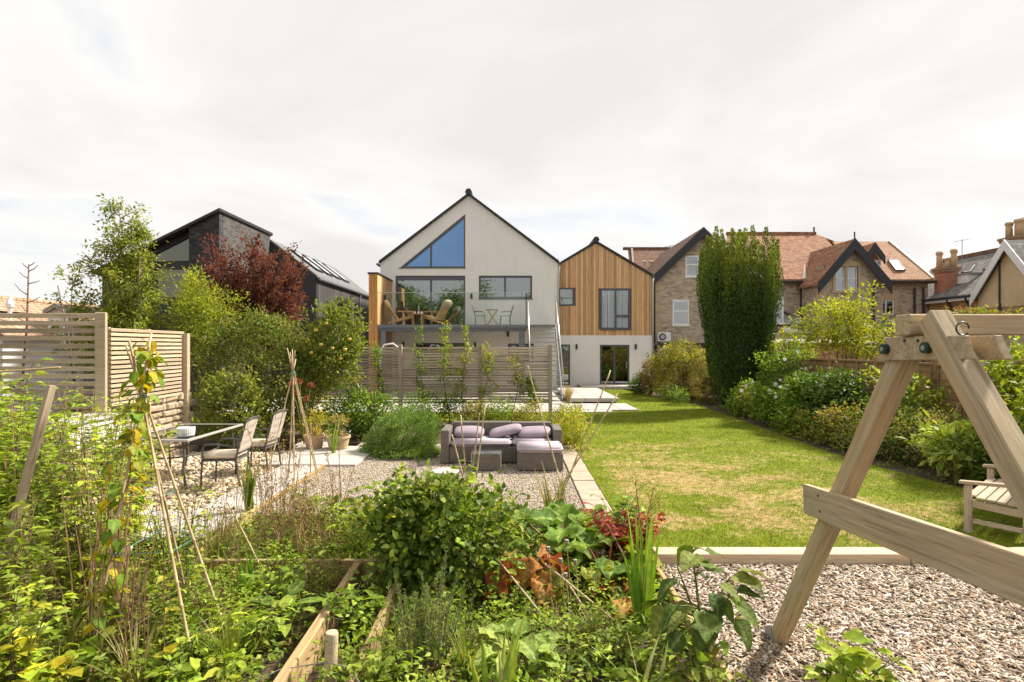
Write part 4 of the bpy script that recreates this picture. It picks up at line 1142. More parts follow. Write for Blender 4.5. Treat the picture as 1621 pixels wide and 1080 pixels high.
roofplane('main_roof', [(cw-.3, 37, zl+.1), (cw-.3, 29.5, zl+.1), (28, 29.5, zrc), (28, 36.8, zrc)][::-1], SLATE, ch)
kc = (zrc-zl-.1)/(28-cw+.3)
roofplane('main_roof_near', [(cw+1.2, 29.49, zl+.1+kc*1.5), (cw+1.2, 22, zl+.1+kc*1.5), (28, 22, zrc), (28, 29.49, zrc)][::-1], SLATE, ch)
b = MB(); b.box((27.85, 22, zrc+.02), (28.15, 36.8, zrc+.24)); b.build('ridge_tiles', BROWNTILE, ch)
b = MB(); b.box((cw-.33, 29.55, zl-.1), (cw-.28, 37, zl+.12)); b.build('fascia', WHITEPAINT, ch)
b = MB(); b.tube([(cw-.4, 29.55, zl+.1), (cw-.4, 37, zl+.1)], .06, 8); b.build('gutter', BLACKPAINT, ch)
b = MB(); b.tube([(cw-.35, 31.2, zl), (cw-.1, 31.2, zl-.4), (cw-.1, 31.2, 0)], .06, 8); b.tube([(cw-.38, 29.9, zl), (cw-.1, 29.9, zl-.5), (cw-.1, 29.9, zl-.8), (cw-.1, 30.8, zl-1.9), (cw-.1, 30.8, 0)], .055, 8); b.build('downpipe', BLACKPAINT, ch)
def roofpt(px, py, off=.12):
    k = (zrc-zl-.1)/(28-cw+.3)
    # z = zl+.1+off+k*(X-cw+.3); X=(px-810.5)/900*Y ; z=2.1+s*Y
    s = (548-py)/900; a = (px-810.5)/900
    Y = (zl+.1+off-k*(cw-.3)-2.1)/(s-k*a)
    return (a*Y, Y, 2.1+s*Y)
for pts in ([(1534,418),(1547,417),(1537,431),(1522,433)], [(1570,413),(1583,412),(1572,427),(1556,428)]):
    b = MB(); b.prism([roofpt(*p) for p in pts], (-.06,0,.09)); f_ = b.build('roof_window', m_plain('rooflight_frame', (.10,.09,.09)) if 'rooflight_frame' not in MATS else MATS['rooflight_frame'], ch)
    c0 = sum(p[0] for p in pts)/4; c1 = sum(p[1] for p in pts)/4
    b = MB(); b.prism([roofpt(c0+(p[0]-c0)*.75, c1+(p[1]-c1)*.75, .23) for p in pts], (0,0,.02)); b.build('pane', MATS['skylight_pane'], f_)
def chimney(label, c, sx, sy, z0, z1, pots, m=REDBRICK):
    o = thing('chimney', label, 'chimney', (c[0], c[1], z0))
    b = MB(); b.box((c[0]-sx/2, c[1]-sy/2, z0), (c[0]+sx/2, c[1]+sy/2, z1)); b.build('stack', m, o)
    b = MB(); b.box((c[0]-sx/2-.07, c[1]-sy/2-.07, z1), (c[0]+sx/2+.07, c[1]+sy/2+.07, z1+.13)); b.box((c[0]-sx/2-.12, c[1]-sy/2-.12, z1+.131), (c[0]+sx/2+.12, c[1]+sy/2+.12, z1+.26)); b.build('corbel', m_brick('corbel_brick', [(.30,.16,.09),(.42,.26,.16)], (.3,.24,.19), .23, .08, .012) if 'corbel_brick' not in MATS else MATS['corbel_brick'], o)
    for i, (ddx, ddy, h) in enumerate(pots):
        b = MB(); b.lathe([(.16,0),(.15,h*.7),(.13,h*.72),(.17,h*.82),(.19,h*.86),(.17,h),(.12,h)], (c[0]+ddx, c[1]+ddy, z1+.26), 12); b.build('chimney_pot', m_plain('buff_pot', (.52,.36,.2)) if 'buff_pot' not in MATS else MATS['buff_pot'], o, smooth=True)
chimney('red brick chimney with three buff pots on slate roof eave', (24.75, 32.4), .75, .85, 4.5, 6.3, [(-.2,.25,.95),(.05,-.05,.5),(.2,-.3,1.0)])
chimney('tall brick chimney with clustered pots above white bargeboards', (25.6, 28.75), .9, .95, 5.2, 7.35, [(-.2,.3,.8),(0,0,.9),(-.15,-.3,.85),(.2,-.2,.95)], m_brick('orange_brick', [(.40,.20,.10),(.5,.28,.15),(.45,.23,.11)], (.4,.3,.22), .23, .085, .012))
ml = thing('roof_dormer', 'white clad dormer beside the red brick chimney', 'dormer', (25.4, 31.6, 5.4))
b = MB(); b.box((25.05, 31.2, 5.3), (26.6, 32.0, 6.05)); b.build('cheek', WHITEPAINT, ml); b = MB(); b.box((25.0, 31.1, 6.052), (26.6, 32.05, 6.14)); b.build('roof', LEAD, ml)
aerial('thin aerial behind the red brick chimney pots', (26.6, 33.6, 6.4), 2.0, 5)
# pale garden building glimpsed below the swing beam
gb = thing('neighbour_annexe', 'low stone annexe with white framed window behind fence', 'annexe', (17, 19, 0))
q = 19.5; lx = lambda px: (px-810.5)/900*q; lz = lambda py: 2.1-(py-548)/900*q
hw_ = rect(lx(1558), lx(1604), lz(575), lz(552))
wall_poly('wall', [(lx(1545),-.1),(lx(1700),-.1),(lx(1700),lz(500)),(lx(1545),lz(500))], [hw_], q, .3, STONEB, gb)
window(gb, hw_[0][0], hw_[1][0], hw_[0][1], hw_[2][1], q+.03, WHITEPAINT, f=.08, proud=.05)
b = MB(); b.prism([(lx(1540), q-.3, lz(502)), (lx(1700), q-.3, lz(502)), (lx(1700), q+3, lz(496)), (lx(1540), q+3, lz(496))], (0,0,.1)); b.build('roof', SLATE, gb)

# ---------------- dark brick and black clad house at left
dk = thing('dark_brick_house', 'dark brick house with steep monopitch roof and glazed corner', 'house', (-11.5, 22, 0))
qy = 20.0; cx_ = -10.3; zt2 = 2.1+211/900*qy
fx = lambda px: (px-810.5)/900*qy
fz = lambda py: 2.1-(py-548)/900*qy
sl_ = (fz(335)-fz(378))/(cx_-fx(262))
xl2 = -14.6; ztl = zt2-sl_*(cx_-xl2)
gwin = [(fx(236),fz(412)), (fx(296.5),fz(411)), (fx(296.5),fz(372)), (fx(236), fz(372)-sl_*(fx(296.5)-fx(236)))]
gw2 = rect(fx(240), fx(296.5), fz(470), fz(425))
wall_poly('front_wall', [(fx(299),-.1),(cx_,-.1),(cx_,zt2),(fx(299),zt2-sl_*(cx_-fx(299)))], [], qy, .3, DARKBRICK, dk)
wall_poly('clad_wall', [(xl2,-.1),(fx(299)-.003,-.1),(fx(299)-.003,zt2-sl_*(cx_-fx(299))-.002),(xl2,ztl)], [gwin, gw2], qy+.25, .25, BLACKCLAD, dk)
b = MB(); b.prism([(gwin[0][0], qy+.3, gwin[0][1]), (gwin[1][0], qy+.3, gwin[1][1]), (gwin[2][0], qy+.3, gwin[2][1]), (gwin[3][0], qy+.3, gwin[3][1])], (0,.02,0)); b.build('pane', m_glass('olive_glass', .25, (.45,.45,.3), (.45,.45,.36)), dk)
b = MB(); b.box((gw2[0][0], qy+.3, gw2[0][1]), (gw2[1][0], qy+.32, gw2[2][1])); b.build('pane', MATS['olive_glass'], dk)
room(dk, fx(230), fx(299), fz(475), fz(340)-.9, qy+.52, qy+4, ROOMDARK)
b = MB(); b.box((fx(272), qy+1.4, fz(404)), (fx(275), qy+1.6, fz(402))); b.build('ceiling_lamp', WHITEPAINT, dk)
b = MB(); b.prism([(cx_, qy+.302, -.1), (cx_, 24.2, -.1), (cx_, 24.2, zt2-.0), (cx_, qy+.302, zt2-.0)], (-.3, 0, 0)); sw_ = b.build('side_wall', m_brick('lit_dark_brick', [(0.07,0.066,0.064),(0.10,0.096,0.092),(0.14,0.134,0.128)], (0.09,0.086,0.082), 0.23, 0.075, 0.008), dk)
roofplane('roof', [(xl2-.1, qy-.15, ztl+.0), (cx_+.08, qy-.15, zt2+.04), (cx_+.08, 24.3, zt2+.04), (xl2-.1, 24.3, ztl)], DARKTRIM, dk, .1)
b = MB(); b.box((xl2, qy+.6, -.1), (xl2+.3, 24.2, ztl-.01)); b.box((xl2+.31, 23.9, -.1), (cx_-.31, 24.19, ztl)); b.build('rear_wall', DARKBRICK, dk)
wg = thing('black_clad_wing', 'black timber clad wing with slate roof and four roof windows', 'house wing', (-9.3, 28, 0))
gx0, gx1 = cx_, -8.35; gy = 24.25; zg0, zg1 = 6.56, 5.06; yE = 33.2
wall_poly('gable_wall', [(gx0-3,-.1),(gx1,-.1),(gx1,zg1),(gx0,zg0),(gx0-3,zg0-2)], [], gy, .25, BLACKCLAD, wg)
n_ = 34; seg = (yE-gy-.3)/n_
for i in range(n_):
    bar('plank', (gx1-.012, gy+.28+seg*(i+.5), -.05), (gx1-.012, gy+.28+seg*(i+.5), zg1-.1), seg-.012, .024, GREYCLAD, wg, up=(1,0,0), bev=.003)
b = MB(); b.box((gx1-.3, gy+.26, -.1), (gx1-.03, yE, zg1-.1)); b.build('side_wall', BLACKCLAD, wg)
roofplane('roof', [(gx0, gy-.05, zg0), (gx1+.08, gy-.05, zg1-.06), (gx1+.08, yE, zg1-.06), (gx0, yE, zg0)], DARKSLATE, wg, .09)
roofplane('roof_far_side', [(gx0, gy-.05, zg0), (gx0, yE, zg0), (gx0-3, yE, zg0-2), (gx0-3, gy-.05, zg0-2)], DARKSLATE, wg, .09)
b = MB(); b.tube([(gx1+.12, gy, zg1-.08), (gx1+.12, yE, zg1-.08)], .06, 8); b.build('gutter', GREYMET, wg)
ypipe = 8.3*900/(810.5-570); b = MB(); b.tube([(gx1+.1, ypipe, zg1-.1), (gx1+.05, ypipe, zg1-.4), (gx1+.05, ypipe, 0)], .04, 8); b.build('downpipe', m_plain('pipe_grey', (.42,.42,.42)), wg)
yw = 8.35*900/(810.5-556.5); b = MB(); b.box((gx1-.01, yw-.35, 3.2), (gx1+.03, yw+.35, 4.7)); f_ = b.build('window', DARKTRIM, wg)
b = MB(); b.box((gx1+.032, yw-.28, 3.27), (gx1+.04, yw+.28, 4.63)); b.build('pane', GLASS, f_)
kk = (zg0-zg1+.06)/(gx1+.08-gx0)
for i, yv in enumerate((25.5, 26.9, 28.3, 29.7)):
    b = MB(); pts = []
    for ddx, ddy in ((.35,0),(1.55,0),(1.55,.85),(.35,.85)):
        pts.append((gx0+ddx, yv+ddy, zg0-kk*ddx+.1))
    b.prism(pts, (.03,0,.07)); f_ = b.build('roof_window', DARKTRIM, wg)
    b = MB(); pts = []
    for ddx, ddy in ((.45,.1),(1.45,.1),(1.45,.75),(.45,.75)):
        pts.append((gx0+ddx+.03, yv+ddy, zg0-kk*ddx+.155))
    b.prism(pts, (.0,0,.02)); b.build('pane', m_plain('rooflight_glass', (.42,.43,.45), rough=.1, spec=.8) if 'rooflight_glass' not in MATS else MATS['rooflight_glass'], f_)

# ---------------- tiled bungalow, far left behind the fence
bg_ = thing('bungalow', 'low bungalow with brown pantile roof behind left fence', 'bungalow', (-18, 24, 0))
roofplane('roof', [(-18, 17, 3.66), (-15.2, 17, 2.35), (-15.2, 27, 2.35), (-18, 26, 3.66)], PANTILE, bg_)
roofplane('far_roof', [(-18, 17, 3.66), (-18, 26, 3.66), (-21, 27, 2.3), (-21, 17, 2.3)], PANTILE, bg_)
b = MB(); b.box((-20.8, 17.3, -.1), (-15.5, 26.6, 2.4)); b.build('wall', WHITEPAINT, bg_)
b = MB(); b.tube([(-18, 17, 3.78), (-18, 26, 3.78)], .1, 8); b.build('ridge_tiles', PANTILE, bg_)
b = MB(); b.prism([(-19.6, 18.5, 3.3), (-17.4, 18.5, 3.3), (-17.4, 21, 3.3), (-19.6, 21, 3.3)], (0,0,.02)); b.add([(-19.9,18.2,3.2),(-16.7,18.2,3.25),(-16.7,21.5,3.25),(-19.9,21.5,3.2),(-18.6,19.8,4.05)], [(0,1,4),(1,2,4),(2,3,4),(3,0,4)]); b.build('hip_roof', PANTILE, bg_)
q = 19.2; lx = lambda px: (px-810.5)/900*q; lz = lambda py: 2.1-(py-548)/900*q
wall_poly('porch_gable', [(lx(76),2.0),(lx(110),2.0),(lx(110),lz(495)),(lx(93),lz(485)),(lx(76),lz(495))], [], q, .2, WHITEPAINT, bg_)
gable_roof(bg_, lx(74), lx(112), lx(93), lz(496), lz(496), lz(485), q-.15, q+2.4, .07, PANTILE, name='porch_roof', trim=m_plain('porch_trim', (.3,.27,.25)), trim_t=.05)
b = MB(); b.lathe([(.05,-.3),(.06,.05),(.11,.1),(.12,.2),(.04,.4)], (lx(57), q-1.0, lz(494)), 10); b.build('roof_vent', WHITEPAINT, bg_)
# ================================================================== FENCES AND GARDEN OBJECTS
rr = random.Random(21)
# lap panel fence on the right
FX = 8.3
fr_ = thing('lap_panel_fence', 'brown overlapping board fence behind the right flower border', 'fence', (FX, 12, 0))
y = 5.6; k = 0
PW = 1.84
while y < 28:
    nb_ = 13 if y < 16 else 8
    for i in range(nb_):
        z = .12+i*(1.58/nb_); hb = 1.58/nb_+.02
        bar('lap_board', (FX-.012+rr.uniform(-.003,.003), y+.06, z+hb/2), (FX-.012+rr.uniform(-.003,.003), y+PW-.06, z+hb/2), .012, hb, FENCEWOOD, fr_, up=(.09,0,1), bev=.002)
    for j in range(4 if y < 18 else 2):
        yy = y+.09+j*(PW-.18)/(3 if y < 18 else 1)
        piece('batten', (FX-.035, yy, .92), (.022, .042, 1.6), FENCEWOOD, fr_, bev=.003)
    piece('panel_rail', (FX-.02, y+PW/2, 1.745), (.07, PW-.1, .05), FENCEWOOD, fr_, bev=.004)
    piece('post', (FX+.0, y, .88), (.085, .085, 1.95), FENCEWOOD, fr_, bev=.005)
    y += PW
# slatted screen in front of the balcony
ss = thing('slatted_screen', 'weathered horizontal slat screen between gravel terrace and house', 'fence', (-2, 15.5, 0))
SYs = 15.5
posts = [-5.45, -3.03, -0.86, 1.04]
for x in posts:
    bar('post', (x, SYs-.06, -.1), (x, SYs-.06, 2.14), .1, .1, SCREENWOOD, ss, up=(0,-1,0), bev=.005)
for i in range(21):
    z = .57+i*.0735
    for a, b_ in zip(posts[:-1], posts[1:]):
        bar('slat', (a+.004, SYs+.01, z+rr.uniform(-.004,.004)), (b_-.004, SYs+.01, z+rr.uniform(-.006,.006)), .02, .053, SCREENWOOD, ss, bev=.003)
# left slat fence facing the camera
FY = 8.8
lf = thing('slat_fence', 'near left fence of broad horizontal slats with heavy post', 'fence', (-7.2, FY, 0))
for i in range(17):
    z = 2.575-i*.1175
    bar('slat', (-8.75, FY+.02+rr.uniform(-.004,.004), z), (-6.42, FY+.02, z-.005), .045, .072, SLATWOOD, lf, bev=.004)
piece('post', (-6.36, FY, 1.22), (.14, .14, 2.8), SLATWOOD, lf, RZ(.45), .008)
piece('post', (-8.7, FY+.09, 1.2), (.12, .12, 2.7), SLATWOOD, lf, bev=.008)
# second slat panel running away on top of the stone wall
s2 = thing('slatted_fence', 'narrow slat fence panel on top of the low stone wall', 'fence', (-6.4, 10, 1.2))
for i in range(17):
    z = 2.36-i*.0745
    bar('slat', (-6.32, 8.95, z+rr.uniform(-.003,.003)), (-6.50, 11.25, z), .022, .05, PALEWOOD, s2, bev=.003)
for (x, yq) in ((-6.36, 8.98), (-6.44, 10.1)):
    piece('post', (x-.02, yq, 1.5), (.06, .06, 1.8), PALEWOOD, s2, bev=.004)
piece('post', (-6.46, 11.25, 1.1), (.12, .12, 2.5), SLATWOOD, s2, RZ(.1), .006)
# stone wall with single stones
sw = thing('rubble_wall', 'low rubble stone wall under the slat panel', 'wall', (-6.55, 10, 0))
b = MB(); b.box((-6.78, 8.9, -.1), (-6.52, 11.4, 1.12)); b.build('core', m_plain('mortar', (.32,.26,.19), None, 9, .95, .6, 40), sw)
RUB = m_plain('rubble_block', (.46,.37,.26), (.30,.23,.155), 5, .95, .6, 35)
z = -.05
while z < 1.1:
    h = rr.uniform(.10,.17); yq = 8.9+rr.uniform(0,.1)
    while yq < 11.35:
        l = rr.choice((.13,.18,.24,.32,.42)); hs_ = h*rr.uniform(.8,1.05)
        piece('stone', (-6.51+rr.uniform(-.015,.02), yq+l/2, z+h/2), (.1, l-.015, round(hs_,2)-.005), RUB, sw, Matrix.Rotation(rr.uniform(-.09,.09), 4, 'X'), .026)
        yq += l
    z += h+.01
# white rendered low bench wall and timber steps by the table
bw_ = thing('rendered_planter', 'white rendered low wall left of the dining table', 'wall', (-6.2, 8.3, 0))
b = MB(); b.box((-6.42, 7.7, -.1), (-6.0, 8.75, 1.02)); b.build('block', RENDER, bw_, bevel=.01)
b = MB(); b.box((-6.46, 7.66, 1.022), (-5.96, 8.78, 1.07)); b.build('coping', STONEPAVE, bw_, bevel=.01)
wb = thing('timber_planter', 'pale timber plank planter half hidden by the left shrubs', 'planter', (-5.9, 7.2, 0))
for i in range(5):
    bar('plank', (-5.45, 6.75, .06+i*.155), (-5.45, 7.6, .06+i*.155), .04, .145, PALEWOOD, wb, bev=.004)
    bar('plank', (-6.5, 6.72, .06+i*.155), (-5.43, 6.72, .06+i*.155), .04, .145, PALEWOOD, wb, bev=.004)
piece('corner_post', (-5.5, 6.8, .35), (.08, .08, .9), PALEWOOD, wb)

# ---------------- swing frame
sg = thing('swing_frame', 'large weathered timber swing A frame in the right foreground', 'swing', (1.95, 2.7, -.1))
LX = 1.95
bar('leg', (LX, 4.22, -.13), (LX, 2.72, 2.21), .095, .1, SWINGWOOD, sg, up=(0,1,.6), bev=.006)
bar('leg', (LX-.034, .85, -.13), (LX-.034, 2.585, 2.235), .095, .1, SWINGWOOD, sg, up=(0,1,-.6), bev=.006)
bar('top_beam', (1.852, 2.70, 2.20), (6.2, 2.70, 2.20), .1, .1, SWINGWOOD, sg, bev=.006)
def plate(x, th, pts, name, m=SWINGWOOD):
    b = MB(); b.prism([(x, yy, zz) for yy, zz in pts], (th, 0, 0)); return b.build(name, m, sg, bevel=.004)
plate(1.879, .0225, [(2.93,2.025),(2.33,2.045),(2.36,2.145),(2.86,2.145)], 'gusset_plate')
plate(2.002, .036, [(2.93,2.025),(2.31,2.045),(2.36,2.145),(2.86,2.145)], 'gusset_plate')
# plank between the legs
bar('cross_plank', (1.872, 3.62, 1.13), (1.872, 1.35, 1.30), .04, .185, SWINGWOOD, sg, bev=.004)
for yy, zz in ((2.85,2.085),(2.565,2.092)):
    b = MB(); b.tube([(1.879, yy, zz), (1.855, yy, zz)], .026, 16); c_ = b.build('bolt_cap', m_plain('green_plastic', (.015,.05,.035), rough=.4) if 'green_plastic' not in MATS else MATS['green_plastic'], sg, smooth=False)
    b = MB(); b.tube([(1.856, yy, zz), (1.851, yy, zz)], .012, 10); b.build('bolt_head', GALV, c_)
for yy, zz in ((2.72,2.125),(2.63,2.125),(3.44,1.195),(3.42,1.105)):
    b = MB(); b.tube([(1.879 if zz > 2 else 1.853, yy, zz), (1.875 if zz > 2 else 1.849, yy, zz)], .0075, 8); b.build('screw', DARKTRIM, sg)
ring = MB(); cpt = Vector((1.94, 2.452, 2.175)); 
ring.tube([cpt+Vector((.028*math.cos(t*pi/9), -.004, .028*math.sin(t*pi/9))) for t in range(0,17)], .0035, 6); ring.build('wire_hook', DARKTRIM, sg)
piece('foot_bracket', (LX-.05, 4.2, -.03), (.012, .12, .12), GALV, sg, Matrix.Rotation(-.5,4,'X'), .002)
sg2 = [(LX+4.2,)]
# ---------------- bench
e1 = Vector((.75,.66,0)).normalized(); e2 = Vector((.66,-.75,0)).normalized()
A = Vector((5.15,6.42,0))
bn = thing('garden_bench', 'weathered slatted timber bench with arms on the lawn edge', 'bench', A)
def BP(u, v, z): return A+e1*u+e2*v+Vector((0,0,z))
Lb, Db = 1.32, .50
for u in (0, Lb):
    for v in (0, Db):
        bar('leg', BP(u,v,-.02), BP(u,v,.53 if v == 0 else .95), .068, .068, BENCHWOOD, bn, up=e1, bev=.006)
    bar('arm', BP(u,-.08,.555), BP(u,Db+.04,.60), .085, .035, BENCHWOOD, bn, bev=.006)
    bar('side_rail', BP(u,.035,.335), BP(u,Db-.035,.30), .03, .085, BENCHWOOD, bn, bev=.004)
    bar('stretcher', BP(u,.035,.135), BP(u,Db-.035,.125), .03, .05, BENCHWOOD, bn, bev=.004)
for i in range(6):
    v = -.01+i*.09
    bar('seat_slat', BP(-.03 if 0 < i < 5 else .045,v+.03,.405-.005*i), BP(Lb+.03 if 0 < i < 5 else Lb-.045,v+.03,.405-.005*i), .078, .022, BENCHWOOD, bn, bev=.004)
bar('front_rail', BP(.04,.0,.35), BP(Lb-.04,.0,.35), .03, .07, BENCHWOOD, bn, bev=.004)
bar('top_rail', BP(-.03,Db,.98), BP(Lb+.03,Db,.98), .05, .07, BENCHWOOD, bn, bev=.004)
for i in range(11):
    bar('back_slat', BP(.1+i*.112,Db,.46), BP(.1+i*.112,Db,.94), .05, .02, BENCHWOOD, bn, up=e2, bev=.004)

# ---------------- wicker sofa group
so = thing('wicker_sofa', 'grey wicker sofa with lilac cushions on the gravel', 'sofa', (-.2, 10.5, 0))
def wbox(name, a, b_, par, m=WICKER, bev=.012):
    b = MB(); b.box(a, b_); return b.build(name, m, par, bevel=bev)
wbox('arm', (-1.27,10.12,0), (-1.12,10.92,.60), so)
wbox('backrest', (-1.118,10.78,.02), (-.02+.0,10.93,.665), so)
wbox('backrest', (-.018,10.78,.02), (.745,10.93,.655), so)
wbox('arm', (.747,10.2,0), (.9,10.92,.60), so)
wbox('seat_base', (-1.118,10.14,.015), (.745,10.778,.30), so)
def cushion(name, par, c, half, rot=I4, m=LILAC, e=.35):
    return pillow_mesh(*half, e=e).build(name, m, par, T3(c) @ rot, smooth=True)
def seatpad(name, par, a, b_, m):
    b = MB(); b.box(a, b_); me = b.mesh(name); bm = bmesh.new(); bm.from_mesh(me)
    bmesh.ops.bevel(bm, geom=list(bm.edges), offset=.035, segments=3, affect='EDGES', clamp_overlap=True)
    bm.to_mesh(me); bm.free(); face_uv(me); me.polygons.foreach_set('use_smooth', [True]*len(me.polygons))
    return mesh_obj(name, me, m, par)
p1 = seatpad('seat_cushion', so, (-1.1,10.12,.305), (-.01,10.76,.41), LILACPALE)
p2 = seatpad('seat_cushion', so, (.0,10.16,.305), (.735,10.76,.41), LILACPALE)
for cobj, cc in ((p1, (-1.1,-.01,10.12,.357)), (p2, (0.,.735,10.16,.357))):
    b = MB(); b.tube([(cc[0]+.02,cc[2]-.002,cc[3]),(cc[1]-.02,cc[2]-.002,cc[3])], .006, 6); b.build('piping', LILAC, cobj)
def loose(label, c, half, rot=I4, m=LILAC):
    o = pillow_mesh(*half, e=.5).build('cushion', m, None, T3(c) @ rot, smooth=True)
    return tag(o, label, 'cushion', 'lilac back cushions on the wicker sofa')
loose('plump lilac cushion at the left arm of the sofa', (-.80,10.60,.50), (.285,.17,.085), Matrix.Rotation(.35,4,'X'))
loose('lilac cushion tilted across the middle of the sofa', (-.12,10.58,.525), (.31,.15,.075), Matrix.Rotation(-.22,4,'Y') @ Matrix.Rotation(.3,4,'X'))
loose('lilac cushion at the right end behind the footstool', (.42,10.56,.50), (.31,.17,.085), Matrix.Rotation(-.04,4,'Y') @ Matrix.Rotation(.35,4,'X'))
ot = thing('wicker_footstool', 'square wicker footstool with pale lilac pad before the sofa', 'footstool', (.45, 9.8, 0))
wbox('base', (.09,9.52,.01), (.86,10.1,.30), ot)
pd = seatpad('pad', ot, (.085,9.5,.304), (.865,10.12,.415), LILACPALE)
b = MB(); b.tube([(.11,9.498,.36),(.84,9.498,.36)], .006, 6); b.build('piping', LILAC, pd)
ct = thing('wicker_table', 'small cube wicker coffee table with glass top', 'table', (-.4, 9.75, 0))
wbox('base', (-.68,9.55,.0), (-.19,9.98,.285), ct)
b = MB(); b.box((-.69,9.54,.288), (-.18,9.99,.297)); b.build('glass_top', m_glass('frosted_glass', .25, (.7,.75,.72), (.8,.85,.83), .15), ct)
for x, yq in ((-.68,9.55),(-.19,9.55)):
    piece('corner_strip', (x, yq, .14), (.02,.02,.28), m_plain('wicker_edge', (.36,.33,.29)) if 'wicker_edge' not in MATS else MATS['wicker_edge'], ct)
fb = thing('stone_bowl', 'white shallow bowl on the gravel behind the leafy bush', 'bowl', (-1.0, 9.0, 0))
b = MB(); b.lathe([(.06,0),(.09,.02),(.19,.09),(.22,.13),(.2,.135),(.15,.09),(.04,.05)], (-1.05,9.0,0), 28); b.build('basin', CONCRETE, fb, smooth=True)

# ---------------- dining set
tb = thing('glass_dining_table', 'glass topped metal garden table on the pebbles', 'table', (-5.2, 9.1, 0))
tx0, tx1, ty0, ty1, tzz = -5.78, -4.72, 8.28, 10.0, .735
b = MB(); b.box((tx0+.03,ty0+.03,tzz-.012), (tx1-.03,ty1-.03,tzz-.004)); b.build('glass_top', TABLEGLASS, tb)
b = MB(); b.box((tx0,ty0,tzz-.035),(tx1,ty0+.05,tzz)); b.box((tx0,ty1-.05,tzz-.035),(tx1,ty1,tzz)); b.box((tx0,ty0+.05,tzz-.034),(tx0+.05,ty1-.05,tzz-.001)); b.box((tx1-.05,ty0+.05,tzz-.034),(tx1,ty1-.05,tzz-.001)); b.build('rim', m_plain('table_rim', (.40,.38,.35), rough=.4), tb, bevel=.006)
for sx, sy, x, yq in ((-1,-1,tx0+.12,ty0+.12),(1,-1,tx1-.12,ty0+.12),(-1,1,tx0+.12,ty1-.12),(1,1,tx1-.12,ty1-.12)):
    b = MB(); b.tube([(x-sx*.06,yq-sy*.06,tzz-.035),(x-sx*.03,yq-sy*.03,.62),(x+sx*.0,yq,.45),(x-sx*.02,yq,.25),(x+sx*.03,yq+sy*.03,.06),(x+sx*.06,yq+sy*.05,-.03)], .02, 8); b.build('leg', CHAIRMET, tb, smooth=True)
b = MB(); cc = ((tx0+tx1)/2,(ty0+ty1)/2)
b.tube([(cc[0]+.42*math.cos(t*pi/12), cc[1]+.65*math.sin(t*pi/12), .42) for t in range(25)], .014, 6); b.build('stretcher_ring', CHAIRMET, tb, smooth=True)
pl = thing('ribbed_planter', 'small white ribbed bowl standing on the dining table', 'bowl', (-5.12, 8.75, tzz))
b = MB(); b.lathe([(.095,0),(.115,.004),(.125,.03),(.105,.04),(.125,.05),(.13,.13),(.12,.135),(.11,.05),(.02,.045)], (-4.95,8.62,tzz), 72, rib=.025, nrib=36); b.build('bowl', WHITEPAINT, pl)
def dining_chair(label, M, first=None):
    """faces local -X"""
    t = thing('dining_chair', label, 'chair', (0,0,0), 0, 'metal dining chairs round the glass table')
    for s in (-1, 1):
        b = MB()
        b.tube([(-.27,s*.25,-.03),(-.265,s*.25,.2),(-.25,s*.25,.42),(-.24,s*.265,.60),(-.2,s*.27,.65),(-.05,s*.27,.655),(.12,s*.26,.63),(.22,s*.245,.60)], .014, 8); b.build('arm', CHAIRMET, t, smooth=True)
        b = MB(); b.tube([(.30,s*.23,-.04),(.26,s*.23,.1),(.22,s*.23,.42),(.27,s*.23,.7),(.36,s*.23,.97),(.385,s*.22,1.0)], .015, 8); b.build('back_leg', CHAIRMET, t, smooth=True)
    b = MB(); b.tube([(.385,-.22,1.0),(.39,0,1.02),(.385,.22,1.0)], .016, 8); b.build('back_rail', CHAIRMET, t, smooth=True)
    b = MB(); b.tube([(.25,-.23,.52),(.25,.23,.52)], .012, 8); b.build('lower_back_rail', CHAIRMET, t, smooth=True)
    b = MB(); b.box((-.27,-.25,.40),(.24,.25,.425)); b.build('seat_frame', CHAIRMET, t, bevel=.006)
    b = MB(); b.box((-.29,-.24,.43),(.22,.24,.50)); me = b.mesh('seat_cushion'); bm = bmesh.new(); bm.from_mesh(me); bmesh.ops.bevel(bm, geom=list(bm.edges), offset=.02, segments=2, affect='EDGES'); bm.to_mesh(me); bm.free(); me.polygons.foreach_set('use_smooth',[True]*len(me.polygons)); mesh_obj('seat_cushion', me, BEIGE, t)
    # woven straps
    for k in range(9):
        yk = -.2+.05*k
        for sgn in (-1, 1):
            y1 = max(-.22, min(.22, yk+sgn*.1))
            bar('strap', (.255,yk,.53), (.38,y1,1.0), .03, .004, SLING, t, up=(-1,0,.25), bev=.0)
    t.matrix_basis = M
    WM[t.name] = M
    return t
c1 = dining_chair('nearest metal dining chair with beige seat pad', T3(-4.32,8.62,0) @ RZ(.08))
copy_tree(c1, T3(-4.28,9.62,0) @ RZ(-.05), 'second metal dining chair beyond the nearest one')
copy_tree(c1, T3(-5.98,9.25,0) @ RZ(pi), 'metal dining chair tucked in on the wall side of the table')

